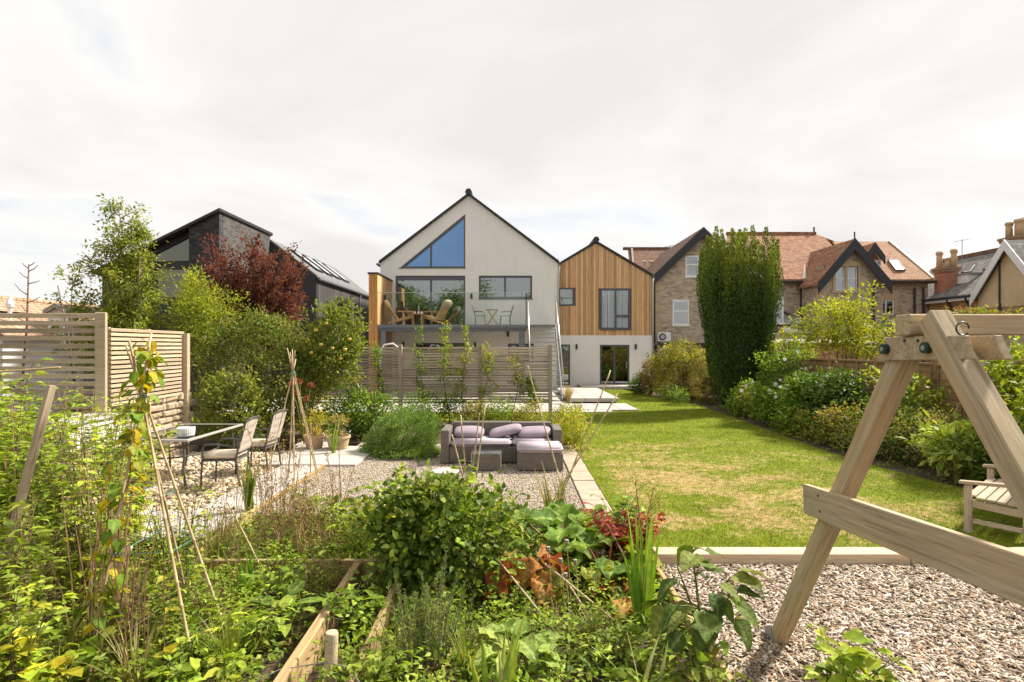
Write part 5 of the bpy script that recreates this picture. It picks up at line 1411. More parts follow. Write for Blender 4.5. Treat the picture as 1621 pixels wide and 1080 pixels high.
# ---------------- balcony furniture
def lounge(label, M):
    t = thing('lounge_chair', label, 'chair', (0,0,0), 0, 'teak lounge chairs on the balcony')
    # faces local +X, seat raked
    for s in (-1, 1):
        bar('side_rail', (-.75,s*.3,.08), (.42,s*.3,.40), .04, .07, TEAK, t)
        bar('front_leg', (.40,s*.3,0), (.40,s*.3,.62), .045, .06, TEAK, t, up=(1,0,0))
        bar('arm', (-.30,s*.3,.66), (.46,s*.3,.64), .06, .035, TEAK, t)
        bar('back_post', (-.25,s*.27,.16), (-.78,s*.27,1.06), .035, .06, TEAK, t, up=(1,0,0))
    b = MB(); b.prism([(.40,-.26,.45),(-.28,-.26,.25),(-.83,-.26,1.05),(-.78,-.26,1.09),(-.24,-.26,.31),(.40,-.26,.50)], (0,.52,0)); b.build('sling_seat', m_plain('tan_sling', (.70,.46,.20)) if 'tan_sling' not in MATS else MATS['tan_sling'], t)
    pillow_mesh(.10,.30,.24,e=.6).build('fleece_throw', FLEECE, t, T3(-.74,0,.96) @ Matrix.Rotation(-.55,4,'Y'), smooth=True)
    bar('cross_bar', (.40,-.28,.36), (.40,.28,.36), .03, .04, TEAK, t)
    t.matrix_basis = M; WM[t.name] = M
    return t
lc = lounge('teak lounge chair at the left end of the balcony', T3(-5.02,26.4,DZ) @ RZ(.25))
copy_tree(lc, T3(-3.62,26.5,DZ) @ RZ(pi-.55), 'teak lounge chair with fleece turned away beside the side table')
sd_ = thing('teak_side_table', 'small square teak side table between the lounge chairs', 'table', (-4.35, 26.3, DZ))
for sx in (-.2,.2):
    for sy in (-.2,.2): bar('leg', (-4.35+sx,26.3+sy,DZ), (-4.35+sx,26.3+sy,DZ+.5), .05, .05, TEAK, sd_, up=(1,0,0))
piece('top', (-4.35,26.3,DZ+.52), (.52,.52,.035), TEAK, sd_)
o = MB(); o.lathe([(.13,0),(.17,.05),(.19,.3),(.17,.42),(.15,.42),(.15,.1)], (-4.33,26.6,DZ), 18); tag(o.build('green_pot', m_plain('green_glaze', (.10,.15,.09), rough=.4), None, smooth=True), 'dark green pot behind the teak side table', 'pot')
for dx__, lab in ((-.14,'white cup at the left of the teak side table'),(.02,'white cup nearest the candle on the side table'),(.16,'white cup at the right of the teak side table')):
    o = MB(); o.lathe([(.03,0),(.045,.02),(.05,.1),(.042,.1),(.035,.02)], (-4.35+dx__,26.25,DZ+.538), 14); tag(o.build('cup', WHITEPAINT, None, smooth=True), lab, 'cup', 'cups on the balcony side table')
o = MB(); o.lathe([(.05,0),(.05,.02),(.015,.05),(.02,.25),(.012,.4),(.0,.42)], (-4.33,26.42,DZ+.538), 12); tag(o.build('candle_stick', WHITEPAINT, None, smooth=True), 'slim white candle stick on the teak side table', 'candle')
def bistro(label, M):
    t = thing('bistro_chair', label, 'chair', (0,0,0), 0, 'slim folding chairs at the balcony table')
    for s in (-1,1):
        b = MB(); b.tube([(-.22,s*.2,0),(-.18,s*.2,.2),(-.2,s*.2,.45),(-.28,s*.2,.72),(-.36,s*.2,.95)], .013, 6); b.build('back_leg', CHAIRMET, t, smooth=True)
        b = MB(); b.tube([(.28,s*.2,0),(.24,s*.2,.3),(.22,s*.2,.45)], .013, 6); b.build('front_leg', CHAIRMET, t, smooth=True)
        b = MB(); b.tube([(-.26,s*.21,.64),(.0,s*.22,.65),(.22,s*.2,.62)], .012, 6); b.build('arm', CHAIRMET, t, smooth=True)
    b = MB(); b.box((-.22,-.2,.44),(.26,.2,.475)); b.build('seat', SLING, t, bevel=.008)
    for k in range(5):
        bar('back_slat', (-.23-.03*k,-.19,.56+.085*k), (-.23-.03*k,.19,.56+.085*k), .035, .012, CHAIRMET, t, up=(.35,0,1), bev=0)
    t.matrix_basis = M; WM[t.name] = M
    return t
bc = bistro('slim folding chair left of the small balcony table', T3(-1.50,26.3,DZ) @ RZ(.05))
copy_tree(bc, T3(-.28,26.35,DZ) @ RZ(pi-.05), 'slim folding chair right of the small balcony table')
bt_ = thing('bistro_table', 'small folding wooden table with crossed legs on balcony', 'table', (-.9, 26.3, DZ))
for i in range(5): piece('top_slat', (-.9,26.1+i*.1,DZ+.73), (.56,.09,.03), TEAK, bt_)
for s in (-.2,.2):
    bar('leg', (-1.16,26.3+s,DZ), (-.68,26.3+s,DZ+.71), .03, .045, TEAK, bt_); bar('leg', (-.64,26.3+s+.035,DZ), (-1.12,26.3+s+.035,DZ+.71), .03, .045, TEAK, bt_)
# white garden chairs' top seen above the screen
wc = thing('white_chair', 'white curved chair back seen just above the slatted screen', 'chair', (-4.9, 22, 0))
b = MB(); b.tube([(-5.1,22,0),(-5.1,22,1.9),(-4.95,22,2.15),(-4.6,22,2.2),(-4.4,22,2.05),(-4.35,22,0)], .03, 8); b.build('frame', WHITEPAINT, wc, smooth=True)

# ---------------- pots
def pot(label, c, r, h, m, par_swirl=False):
    o = thing('plant_pot', label, 'pot', c, 0, 'two pots on the slab path')
    b = MB(); b.lathe([(r*.72,0),(r*.78,.01),(r*.95,h*.7),(r,h*.82),(r*1.06,h*.83),(r*1.06,h),(r*.95,h),(r*.9,h*.86)], c, 26); b.build('body', m, o, smooth=False)
    b = MB(); b.lathe([(r*.93,0),(r*.9,.01)], (c[0],c[1],c[2]+h*.88), 26); b.build('compost', SOIL, o)
    if par_swirl:
        b = MB(); pts = []
        for i in range(26):
            t = i/25*3.6*pi; q = .012+.05*i/25
            a = q*math.cos(t)/(r*1.0); pts.append((c[0]+(r*.99)*math.sin(.25+a), c[1]-(r*.97)*math.cos(.25+a), c[2]+h*.45+q*math.sin(t)))
        b.tube(pts, .006, 5); b.build('swirl_relief', STONEPOT, o, smooth=True)
    return o
pot('clay plant pot at the left on the slab path', (-4.0,11.5,.04), .2, .27, CLAYPOT)
pot('stone coloured pot with swirl relief on the slab path', (-3.5,11.45,.04), .23, .26, m_plain('buff_pot_stone', (.55,.42,.24), (.44,.33,.18), 7, .9, .2), True)

# ---------------- canes
def cane(par, p0, p1, r=.009, name='cane'):
    p0, p1 = Vector(p0), Vector(p1); L = (p1-p0).length
    key = ('cane', round(L,2), round(r,4))
    if key not in _pc:
        b = MB(); pts=[]; rad=[]
        z = 0; k = 0
        while z < L:
            for dz_, f in ((0,1.0),(.004,1.25),(.012,1.25),(.016,1.0)):
                if z+dz_ < L: pts.append((.004*math.sin(z*3),.003*math.cos(z*2),z+dz_)); rad.append(r*f*(1-.2*z/L))
            z += .2+.05*math.sin(k*2.1); k += 1
        pts.append((0,0,L)); rad.append(r*.8)
        b.tube(pts, rad, 7); me = b.mesh('cane', True); me.materials.append(CANE); _pc[key] = me
    z = (p1-p0).normalized(); M = z.to_track_quat('Z','Y').to_matrix().to_4x4(); M.translation = p0
    return mesh_obj(name, _pc[key], None, par, M)
def knot(par, p, r=.022, m=None):
    b = MB()
    for k in range(3):
        b.tube([(p[0]+r*math.cos(t*pi/6), p[1]+r*math.sin(t*pi/6), p[2]-.012+.012*k+.004*math.sin(t)) for t in range(13)], .003, 5)
    b.tube([(p[0]+r,p[1],p[2]),(p[0]+r*1.8,p[1]-.01,p[2]-.05)], .002, 4)
    b.build('twine', m or TWINE, par)
def ext(p0, ap, f):
    p0, ap = Vector(p0), Vector(ap); return p0+(ap-p0)*f
w1_ = thing('cane_wigwam', 'bamboo cane wigwam with climbing beans at left', 'plant support', (-2.4,4.2,-.1))
ap = Vector((-2.70,4.15,1.735))
feet = [(-2.13,3.82,-.1),(-2.11,4.24,-.1),(-2.72,4.78,-.1),(-2.76,3.70,-.1)]
tops = [1.21,1.20,1.22,1.25]
for f_, k in zip(feet, tops):
    q = Vector(ap)+Vector((rr.uniform(-.02,.02),rr.uniform(-.02,.02),0)); cane(w1_, f_, ext(f_, q, k), .0105)
knot(w1_, ap, .03)
for frac in (.42,.62):
    ring_ = [Vector(f_).lerp(ap, frac) for f_ in (feet[0],feet[1],feet[2],feet[3],feet[0])]
    b = MB(); b.tube(ring_, .002, 4); b.build('string', TWINE, w1_)
w2_ = thing('cane_wigwam', 'bamboo cane wigwam beside the metal dining chairs', 'plant support', (-3.1,8.5,-.05))
ap = Vector((-3.27,8.5,1.70))
for f_, k in zip([(-3.1,8.12,-.08),(-2.88,8.55,-.08),(-3.62,8.3,-.02),(-3.5,8.9,0.03),(-3.0,8.85,0)], [1.2,1.21,1.12,1.2,1.18]):
    cane(w2_, f_, ext(f_, ap+Vector((rr.uniform(-.02,.02),0,0)), k), .010)
knot(w2_, ap, .03)
w3_ = thing('cane_wigwam', 'collapsed crossing bamboo canes tied in front of the footstool', 'plant support', (.5,7,-.1))
for p0, p1 in (((.745,7.0,-.1),(.19,6.9,1.86)),((.27,6.85,-.15),(1.27,6.85,1.53)),((.55,6.75,.2),(1.22,7.05,1.80)),((.70,6.8,-.12),(.55,6.9,.60)),((.40,6.9,-.12),(.62,6.85,.45))):
    cane(w3_, p0, p1, .0105)
knot(w3_, (.60,6.92,.39), .03); knot(w3_, (.44,6.88,.08), .04)
w4_ = thing('cane_stubs', 'short bamboo canes standing in front of the coffee table', 'plant support', (-.5,6.3,.4))
for p0, p1 in (((-.48,6.2,.3),(-.36,6.3,1.36)),((-.43,6.22,.3),(-.30,6.3,1.43)),((-.44,6.2,.3),(-.66,6.25,1.13)),((-.46,6.2,.2),(-.56,6.2,1.35))):
    cane(w4_, p0, p1, .009)
for lab, p0, p1 in (('long pale cane leaning across the rhubarb',(-.12,4.9,.25),(.42,4.1,-.1)),('middle leaning cane among the poppy heads',(.42,5.0,.12),(.72,4.05,-.1)),('short cane crossing below the rhubarb',(.28,4.9,.22),(.78,4.35,-.0)),('curved pale stem leaning beside the red leaved plant',(.92,5.7,.38),(1.05,5.0,.12)),('pale pole sticking in above the left thicket',(-4.5,4.3,1.86),(-3.18,4.0,1.95)),('thin cane crossing behind the wigwam strings',(-2.9,5.8,.5),(-2.35,5.3,.05)),('straight cane behind the wicker footstool bed',(-3.3,9.3,0),(-3.15,8.9,.9)),('thin cane leaning on the right fence behind the border',(7.3,10.2,0),(8.15,10.35,1.05))):
    o = cane(None, p0, p1, .009, 'garden_cane'); tag(o, lab, 'cane')
# timber stakes
o = bar('timber_stake', (-3.45,3.75,.3), (-3.28,4.05,1.82), .05, .045, GREYWOOD, None); tag(o, 'flat timber stake leaning in the left thicket', 'stake')
o = MB(); o.lathe([(.038,0),(.04,.02),(.04,.64),(.036,.65)], (0,0,0), 18); o = o.build('round_post', PALEWOOD, None, T3(-1.16,3.6,-.36) @ Matrix.Rotation(.03,4,'Y'), smooth=False); tag(o, 'short round timber post in the bottom foreground', 'post')
o = MB(); o.tube([(-1.75,3.4,-.02),(-1.45,3.55,.08),(-1.16,3.56,.12),(-1.0,3.5,.12),(-.8,3.3,.02),(-.6,3.1,-.1)], .004, 5); tag(o.build('fence_wire', WIRE, None, smooth=True), 'grey wire strung round the short round post', 'wire')
# ================================================================== PLANTS
def nz(v): return v/np.maximum(np.linalg.norm(v, axis=-1, keepdims=True), 1e-9)
LEAFGAIN = np.array([1.72, 1.84, 1.5])
TPL = {
 'd': (np.array([[0,0,0],[.45,.5,.05],[1,0,-.12],[.45,-.5,.05]],float), np.array([[0,3,2,1]])),
 'o': (np.array([[0,0,0],[.22,.40,.05],[.22,0,-.02],[.22,-.40,.05],[.6,.42,.03],[.6,0,-.06],[.6,-.42,.03],[1,0,-.2]],float),
       np.array([[0,2,1,1],[0,3,2,2],[1,2,5,4],[2,3,6,5],[4,5,7,7],[5,6,7,7]])),
 'n': (np.array([[0,.5,0],[0,-.5,0],[1,0,-.05]],float), np.array([[0,1,2]])),
}
def leafmesh(name, pos, d, n, L, W, col, mat, parent, kind='d'):
    N = len(pos)
    d = nz(d); n = nz(n-(n*d).sum(1, keepdims=True)*d); s = np.cross(n, d)
    tv, tf = TPL[kind]
    if mat is not FLOWER: col = np.clip(col*LEAFGAIN, .004, .75)
    L = np.broadcast_to(L, (N,)); W = np.broadcast_to(W, (N,))
    V = (pos[:,None,:] + d[:,None,:]*(tv[:,0][None,:,None]*L[:,None,None]) + s[:,None,:]*(tv[:,1][None,:,None]*W[:,None,None]) + n[:,None,:]*(tv[:,2][None,:,None]*L[:,None,None]))
    k = len(tv)
    if kind == 'o':
        tris = np.array([[0,2,1],[0,3,2],[1,2,5],[1,5,4],[2,3,6],[2,6,5],[4,5,7],[5,6,7]])
        tf = tris
    F = (tf[None]+(np.arange(N)*k)[:,None,None]).reshape(-1, tf.shape[1])
    me = np_mesh(name, V.reshape(-1,3), F, np.repeat(col, k, 0), True)
    return mesh_obj(name, me, mat, parent)
def lump(dirs, rng, amp):
    f = np.ones(len(dirs))
    for _ in range(6):
        k = rng.normal(0, 2.6, 3); f += amp/2.2*np.sin(dirs@k+rng.uniform(0, 6.28))
    return f
def cloud(rng, c, rad, ncl, per, clump, shell=.55, amp=.25, up=.35, flat=None, power=.6):
    c = np.array(c, float); rad = np.array(rad, float)
    u = nz(rng.normal(0, 1, (ncl, 3)))
    rr_ = shell+(1-shell)*rng.random(ncl)**power
    cc = u*rr_[:,None]*lump(u, rng, amp)[:,None]*rad+c
    if flat is not None: cc[:,2] = np.maximum(cc[:,2], flat+rng.random(ncl)*.1)
    P = np.repeat(cc, per, 0)+rng.normal(0, 1, (ncl*per, 3))*clump*np.array([1,1,.8])
    if flat is not None: P[:,2] = np.maximum(P[:,2], flat-.02)
    outd = nz((P-c)/rad)
    d = outd*.7+rng.normal(0, .55, P.shape)+np.array([0,0,up])*.5
    n = outd*.6+rng.normal(0, .45, P.shape)+np.array([0,0,.6])
    idx = np.repeat(np.arange(ncl), per)
    return P, d, n, cc, idx
def cols_for(rng, idx, ncl, cols, jit=.14, cj=.22):
    base = np.array(cols)[rng.integers(0, len(cols), ncl)]
    base = base*(1+rng.normal(0, cj, (ncl,1)))
    mixc_ = np.array(cols)[rng.integers(0, len(cols), len(idx))]
    c = base[idx]*.6+mixc_*.4
    return np.clip(c*(1+rng.normal(0, jit, (len(idx),1))), .004, 1)
def branches(rng, base, targets, r0, m, parent, name='stems', n=6, wob=.06, mid=.35):
    b = MB(); base = np.array(base, float)
    for t in targets:
        t = np.array(t)
        p = [base+rng.normal(0, r0*1.2, 3)*np.array([1,1,0])]
        for f in (.25,.5,.75):
            q = base+(t-base)*np.array([f**1.4, f**1.4, f]); p.append(q+rng.normal(0, wob, 3)*np.linalg.norm(t-base)*.5)
        p.append(t)
        b.tube(p, [r0, r0*.8, r0*.6, r0*.4, r0*.18], n, False)
    return b.build(name, m, parent, smooth=True)
SEED = [100]
def shrub(name, label, cat, c, rad, ncl, per, L, W, cols, clump=.12, kind='d', mat=LEAF, base=None, nst=10, r0=.015, sm=BARK, shell=.5, amp=.25, up=.35, flat=0.0, group=None, parts=('stems','foliage'), jit=.14, cj=.22, parent=None, power=.6):
    SEED[0] += 1; rng = np.random.default_rng(SEED[0])
    base = base or (c[0], c[1], -.05)
    t = parent or thing(name, label, cat, base, 0, group)
    P, d, n, cc, idx = cloud(rng, c, rad, ncl, per, clump, shell, amp, up, flat, power)
    col = cols_for(rng, idx, ncl, cols, jit, cj)
    Lr = L*rng.uniform(.65, 1.3, len(P)); Wr = W*rng.uniform(.7, 1.25, len(P))
    f = leafmesh(parts[1], P, d, n, Lr, Wr, col, mat, t, kind)
    if nst: branches(rng, base, cc[rng.choice(ncl, min(nst, ncl), False)], r0, sm, t, parts[0])
    return t
G1 = [(.10,.15,.02),(.14,.19,.025),(.07,.115,.018),(.17,.21,.035)]
GY = [(.155,.19,.025),(.20,.22,.03),(.12,.155,.02),(.24,.235,.045)]
GD = [(.045,.078,.018),(.065,.105,.022),(.085,.125,.028),(.05,.088,.022)]
GO = [(.10,.125,.03),(.135,.15,.04),(.15,.125,.045),(.08,.10,.025),(.19,.165,.07)]
TAN = [(.21,.14,.07),(.26,.19,.10),(.16,.10,.05),(.19,.155,.06)]

# ---- trees and shrubs behind the left fence
def multi_tree(name, label, base, stems, crown_specs, cols, L, W, seed, r0=.05, sm=PALEBARK, kind='d', mat=LEAF, group=None):
    rng = np.random.default_rng(seed)
    t = thing(name, label, 'tree', base, 0, group)
    b = MB(); P=[];D=[];N=[];I=[];nc=0
    for (tx_, ty_, tz_) in stems:
        p = []
        for f in np.linspace(0,1,7):
            p.append((base[0]+(tx_-base[0])*f**1.2+rng.normal(0,.04), base[1]+(ty_-base[1])*f**1.2+rng.normal(0,.04), base[2]+(tz_-base[2])*f))
        b.tube(p, [r0*(1-.85*f) for f in np.linspace(0,1,7)], 7, False)
        # side branches carry leaf clumps
        for (f0, f1, nbr, blen, per, cl) in crown_specs:
            for _ in range(nbr):
                f = rng.uniform(f0, f1); k = f*6; i = min(int(k),5); q = Vector(p[i]).lerp(Vector(p[i+1]), k-i)
                a = rng.uniform(0,2*pi); ln = blen*rng.uniform(.4,1.1)*(1.15-f*.6)
                e = q+Vector((math.cos(a)*ln, math.sin(a)*ln, ln*rng.uniform(.25,.9)))
                m_ = q.lerp(e,.5)+Vector((0,0,ln*.08))
                b.tube([q,m_,e], [r0*.28,r0*.2,r0*.06], 4, False)
                for g in (.55,.8,1.0):
                    cpt = np.array(q.lerp(e,g))
                    pp = cpt+rng.normal(0,cl,(per,3)); P.append(pp)
                    dd = nz(rng.normal(0,1,(per,3))+np.array([math.cos(a),math.sin(a),.1])*.8); D.append(dd)
                    N.append(rng.normal(0,.45,(per,3))+np.array([0,0,.8])); I.append(np.full(per,nc)); nc+=1
    b.build('trunk', sm, t, smooth=True)
    P=np.concatenate(P);D=np.concatenate(D);N=np.concatenate(N);I=np.concatenate(I)
    leafmesh('crown', P, D, N, L*rng.uniform(.6,1.3,len(P)), W*rng.uniform(.7,1.2,len(P)), cols_for(rng,I,nc,cols), mat, t, kind)
    return t
multi_tree('ash_tree', 'tall airy light green tree behind the left slat fence', (-8.9,13,0), [(-9.0,13,5.35),(-8.5,13.2,4.75),(-9.4,13.1,4.3),(-8.3,12.8,4.2),(-8.9,12.9,4.6)], [(.28,1.0,30,.8,26,.10)], [(.13,.15,.03),(.17,.185,.04),(.10,.12,.025),(.20,.20,.05)], .105, .045, 31)
multi_tree('sapling', 'thin sapling left of the tall airy tree', (-9.9,13,0), [(-10.1,13,3.75),(-9.7,13,3.4)], [(.4,1.0,18,.55,16,.08)], [(.13,.15,.03),(.17,.185,.04)], .10, .045, 32, .03)
def bare_stalk(label, base, top, arms, m=REDTWIG):
    t = thing('dead_stalk', label, 'dead stem', base); b = MB(); base, top = Vector(base), Vector(top)
    md = base.lerp(top,.55)+Vector((.03,0,0)); b.tube([base,md,top],[.022,.018,.008],6); b.build('stem', m, t, smooth=True)
    b = MB()
    for f, dx_, dz_ in arms:
        q = base.lerp(top,f); b.tube([q,(q.x+dx_*.55,q.y,q.z+dz_*.4),(q.x+dx_,q.y,q.z+dz_)],[.009,.007,.004],5)
    b.build('twigs', m, t, smooth=True)
bare_stalk('dead branching flower stalk above the left fence', (-7.95,9.2,1.2), (-7.82,9.2,3.42), [(.58,-.25,.2),(.66,-.08,.1),(.72,.22,.1),(.78,-.2,.18),(.86,.2,.05),(.9,-.14,.1),(.95,.16,.1),(.97,-.1,.09),(.99,.1,.06)])
bare_stalk('dead bent twig above the left fence post', (-7.08,9.2,1.5), (-7.35,9.2,3.08), [(.6,-.05,.1),(.75,.06,.1),(.9,-.07,.05)], BARK)
shrub('bamboo', 'yellow green bamboo clump left of the red shrub', 'bamboo', (-7.45,13.6,2.7), (.75,.6,1.15), 240, 26, .11, .022, [(.22,.235,.03),(.18,.205,.025),(.27,.26,.045),(.14,.17,.02)], .12, base=(-7.4,13.6,0), nst=30, r0=.012, sm=GREENSTEM, shell=.2, amp=.25)
shrub('bamboo', 'pointed yellow green bamboo spray before the glazed corner', 'bamboo', (-7.75,13.9,3.4), (.26,.26,.75), 60, 26, .11, .02, [(.26,.265,.03),(.22,.235,.025),(.30,.29,.06)], .09, base=(-7.75,13.9,0), nst=10, r0=.01, sm=GREENSTEM, shell=.1, amp=.1)
RED = [(.085,.024,.032),(.11,.030,.038),(.065,.020,.028),(.14,.042,.046),(.11,.045,.042)]
def fan_shrub(name, label, base, tips, cols, L, W, seed, per, cl, sm, kind='d', r0=.025, sub=4):
    rng = np.random.default_rng(seed); t = thing(name, label, 'shrub', base); b = MB(); P=[];D=[];N=[];I=[];nc=0
    for tip in tips:
        q0 = np.array(base); q2 = np.array(tip); q1 = q0+(q2-q0)*np.array([.35,.35,.6])+rng.normal(0,.06,3)
        b.tube([q0,q1,q2],[r0,r0*.6,r0*.15],5,False)
        for _ in range(sub):
            f = rng.uniform(.45,1.0); s = q1+(q2-q1)*((f-.45)/.55); e = s+(q2-q1)*.25+rng.normal(0,.17,3)+np.array([0,0,.08])
            b.tube([s,(s+e)/2,e],[r0*.25,r0*.17,r0*.07],4,False)
            for g in (.1,.35,.6,.85,1.0):
                cpt = s+(e-s)*g; pp = cpt+rng.normal(0,cl,(per,3)); P.append(pp)
                D.append(nz((e-s)[None]+rng.normal(0,.35,(per,3)))); N.append(rng.normal(0,.6,(per,3))+np.array([0,0,.6])); I.append(np.full(per,nc)); nc+=1
    b.build('stems', sm, t, smooth=True)
    P=np.concatenate(P);D=np.concatenate(D);N=np.concatenate(N);I=np.concatenate(I)
    leafmesh('foliage', P, D, N, L*rng.uniform(.6,1.3,len(P)), W*rng.uniform(.7,1.2,len(P)), cols_for(rng,I,nc,cols), LEAF, t, kind)
    return t
rg = np.random.default_rng(77)
tips = []
for i in range(120):
    a = rg.uniform(-1.0,1.15); hgt = rg.uniform(.35,1.0)
    x = -6.95+1.35*math.sin(a*.95)*(.55+.45*hgt)+.15; z = 1.9+2.75*hgt*(1-.30*max(0,a)**2-.10*min(0,a)**2)
    tips.append((x, 15+rg.uniform(-.7,.9), z))
fan_shrub('smoke_bush', 'dark red leaved shrub in front of the dark house', (-6.7,15.0,0), tips, RED, .085, .052, 78, 11, .055, BARK)
shrub('privet_hedge', 'tall dense dark green and bronze hedge beyond the table', 'hedge', (-5.72,12.85,1.45), (1.33,1.0,1.6), 560, 26, .085, .042, GO+GO+GD, .11, kind='d', nst=14, r0=.02, shell=.6, amp=.14, flat=0, base=(-5.7,12.9,0))
shrub('laurel_shrub', 'paler leafy shrub low against the tall hedge', 'shrub', (-5.75,11.75,.85), (.6,.35,.75), 130, 22, .09, .045, [(.14,.155,.035),(.19,.19,.05),(.10,.12,.03)], .09, nst=10, base=(-5.75,11.8,0))
shrub('yellow_shrub', 'yellowing shrub between the hedge and apple tree', 'shrub', (-4.75,13.4,1.1), (.45,.5,1.15), 150, 22, .08, .04, [(.28,.24,.03),(.22,.22,.03),(.34,.26,.05),(.15,.17,.03)], .10, nst=10, base=(-4.75,13.4,0))
fl = thing('red_flower_plant', 'plant with dusty red flower heads beside the second wigwam', 'flower', (-4.3,11.4,0))
b = MB()
for x,z in ((-4.62,1.30),(-4.45,1.36),(-4.22,1.28),(-4.5,1.12),(-4.3,1.0)):
    b.tube([(-4.35,11.9,0),(x*.5-2.17,11.9,z*.6),(x,11.9,z)],.008,5)
b.build('stems', GREENSTEM, fl)
for x,z in ((-4.62,1.30),(-4.45,1.36),(-4.22,1.28),(-4.5,1.12),(-4.3,1.0)):
    rng = np.random.default_rng(int(z*100)); n=60; u=nz(rng.normal(0,1,(n,3)))
    leafmesh('flower_head', np.array([x,11.9,z])+u*.02, u, rng.normal(0,1,(n,3)), .06, .03, pal(rng,n,[(.42,.10,.06),(.32,.07,.05),(.5,.2,.1)]), FLOWER, fl)
# apple tree
t = shrub('apple_tree', 'small apple tree with yellow fruit by the slatted screen', 'tree', (-4.05,13.2,2.12), (.70,.6,.82), 210, 22, .095, .05, [(.10,.125,.025),(.135,.155,.03),(.075,.10,.022),(.17,.17,.035)], .10, nst=0, shell=.3, amp=.25, flat=1.2, base=(-2.95,13.3,0), parts=('trunk','crown'))
b = MB(); b.tube([(-2.95,13.3,-.05),(-3.15,13.3,.42),(-3.45,13.25,.85),(-3.62,13.25,1.2),(-3.95,13.2,1.6),(-4.05,13.2,2.3),(-4.1,13.2,3.0)],[.05,.048,.045,.042,.04,.03,.012],8)
for e_ in ((-4.6,13.1,2.6),(-3.5,13.0,2.6),(-4.3,13.5,2.9),(-3.8,13.0,3.1),(-4.5,12.9,2.1)):
    b.tube([(-4.0,13.2,1.7),((-4.0+e_[0])/2,(13.2+e_[1])/2,(1.7+e_[2])/2+.1),e_],[.025,.016,.006],6,False)
b.build('trunk', PALEBARK, t, smooth=True)
for i,(x,yq,z) in enumerate(((-4.33,12.55,2.45),(-4.22,12.55,2.13),(-3.98,12.6,2.05),(-3.7,12.6,2.02),(-3.78,12.55,1.83),(-4.45,12.6,1.95),(-3.6,12.6,2.25),(-4.1,12.55,2.6))):
    b = MB(); b.lathe([(.005,-.036),(.025,-.034),(.04,-.01),(.042,.01),(.03,.034),(.008,.03)],(x,yq,z),12); b.build('apple', FRUIT, t, smooth=True)
shrub('dark_shrub', 'dark green leafy shrub under the apple tree', 'shrub', (-3.55,13.1,.55), (.85,.5,.65), 170, 22, .085, .045, GD+G1, .10, nst=8, base=(-3.5,13.2,0))
# plants in the pots
for i,(lab,c) in enumerate((('yellowing lemon plant in the clay pot',(-4.0,11.5,.28)),('dry leafy plant in the swirl relief pot',(-3.5,11.45,.27)))):
    shrub('potted_plant', lab, 'potted plant', (c[0],c[1],c[2]+.22), (.19,.16,.26), 26, 9, .07, .035, [(.24,.22,.03),(.16,.18,.03),(.36,.22,.05)] if i == 0 else TAN+[(.15,.16,.03)], .05, base=c, nst=10, r0=.008, sm=DRYSTEM, flat=c[2])
o = MB(); o.lathe([(.01,-.035),(.03,-.03),(.038,0),(.03,.03),(.01,.035)],(-3.86,11.33,.35),12); tag(o.build('lemon', FRUIT, None, smooth=True),'round yellow fruit resting in the clay pot','fruit')
# mounded pine
rng = np.random.default_rng(300)
t = thing('dwarf_pine', 'low rounded dwarf pine mound beside the wicker sofa', 'shrub', (-2.15,11.15,0))
P, d, n, cc, idx = cloud(rng, (-2.15,11.15,.12), (.72,.62,.62), 1000, 36, .035, .50, .22, .6, 0, .5)
leafmesh('foliage', P, nz(P-np.array([-2.15,11.15,0]))+rng.normal(0,.45,P.shape)+np.array([0,0,.35]), rng.normal(0,1,P.shape), rng.uniform(.03,.06,len(P)), .012, cols_for(rng,idx,1000,[(.09,.145,.03),(.13,.19,.045),(.065,.11,.025),(.17,.23,.06)]), CONIFER, t, 'd')
b = MB()
for k in range(9):
    b.tube([(-2.15,11.15,-.05),(-2.15+.2*math.cos(k*.7),11.15+.2*math.sin(k*.7),.2),(-2.15+.5*math.cos(k*.7),11.15+.42*math.sin(k*.7),.25+.12*(k%3))],[.03,.02,.008],6,False)
b.build('stems', BARK, t, smooth=True)
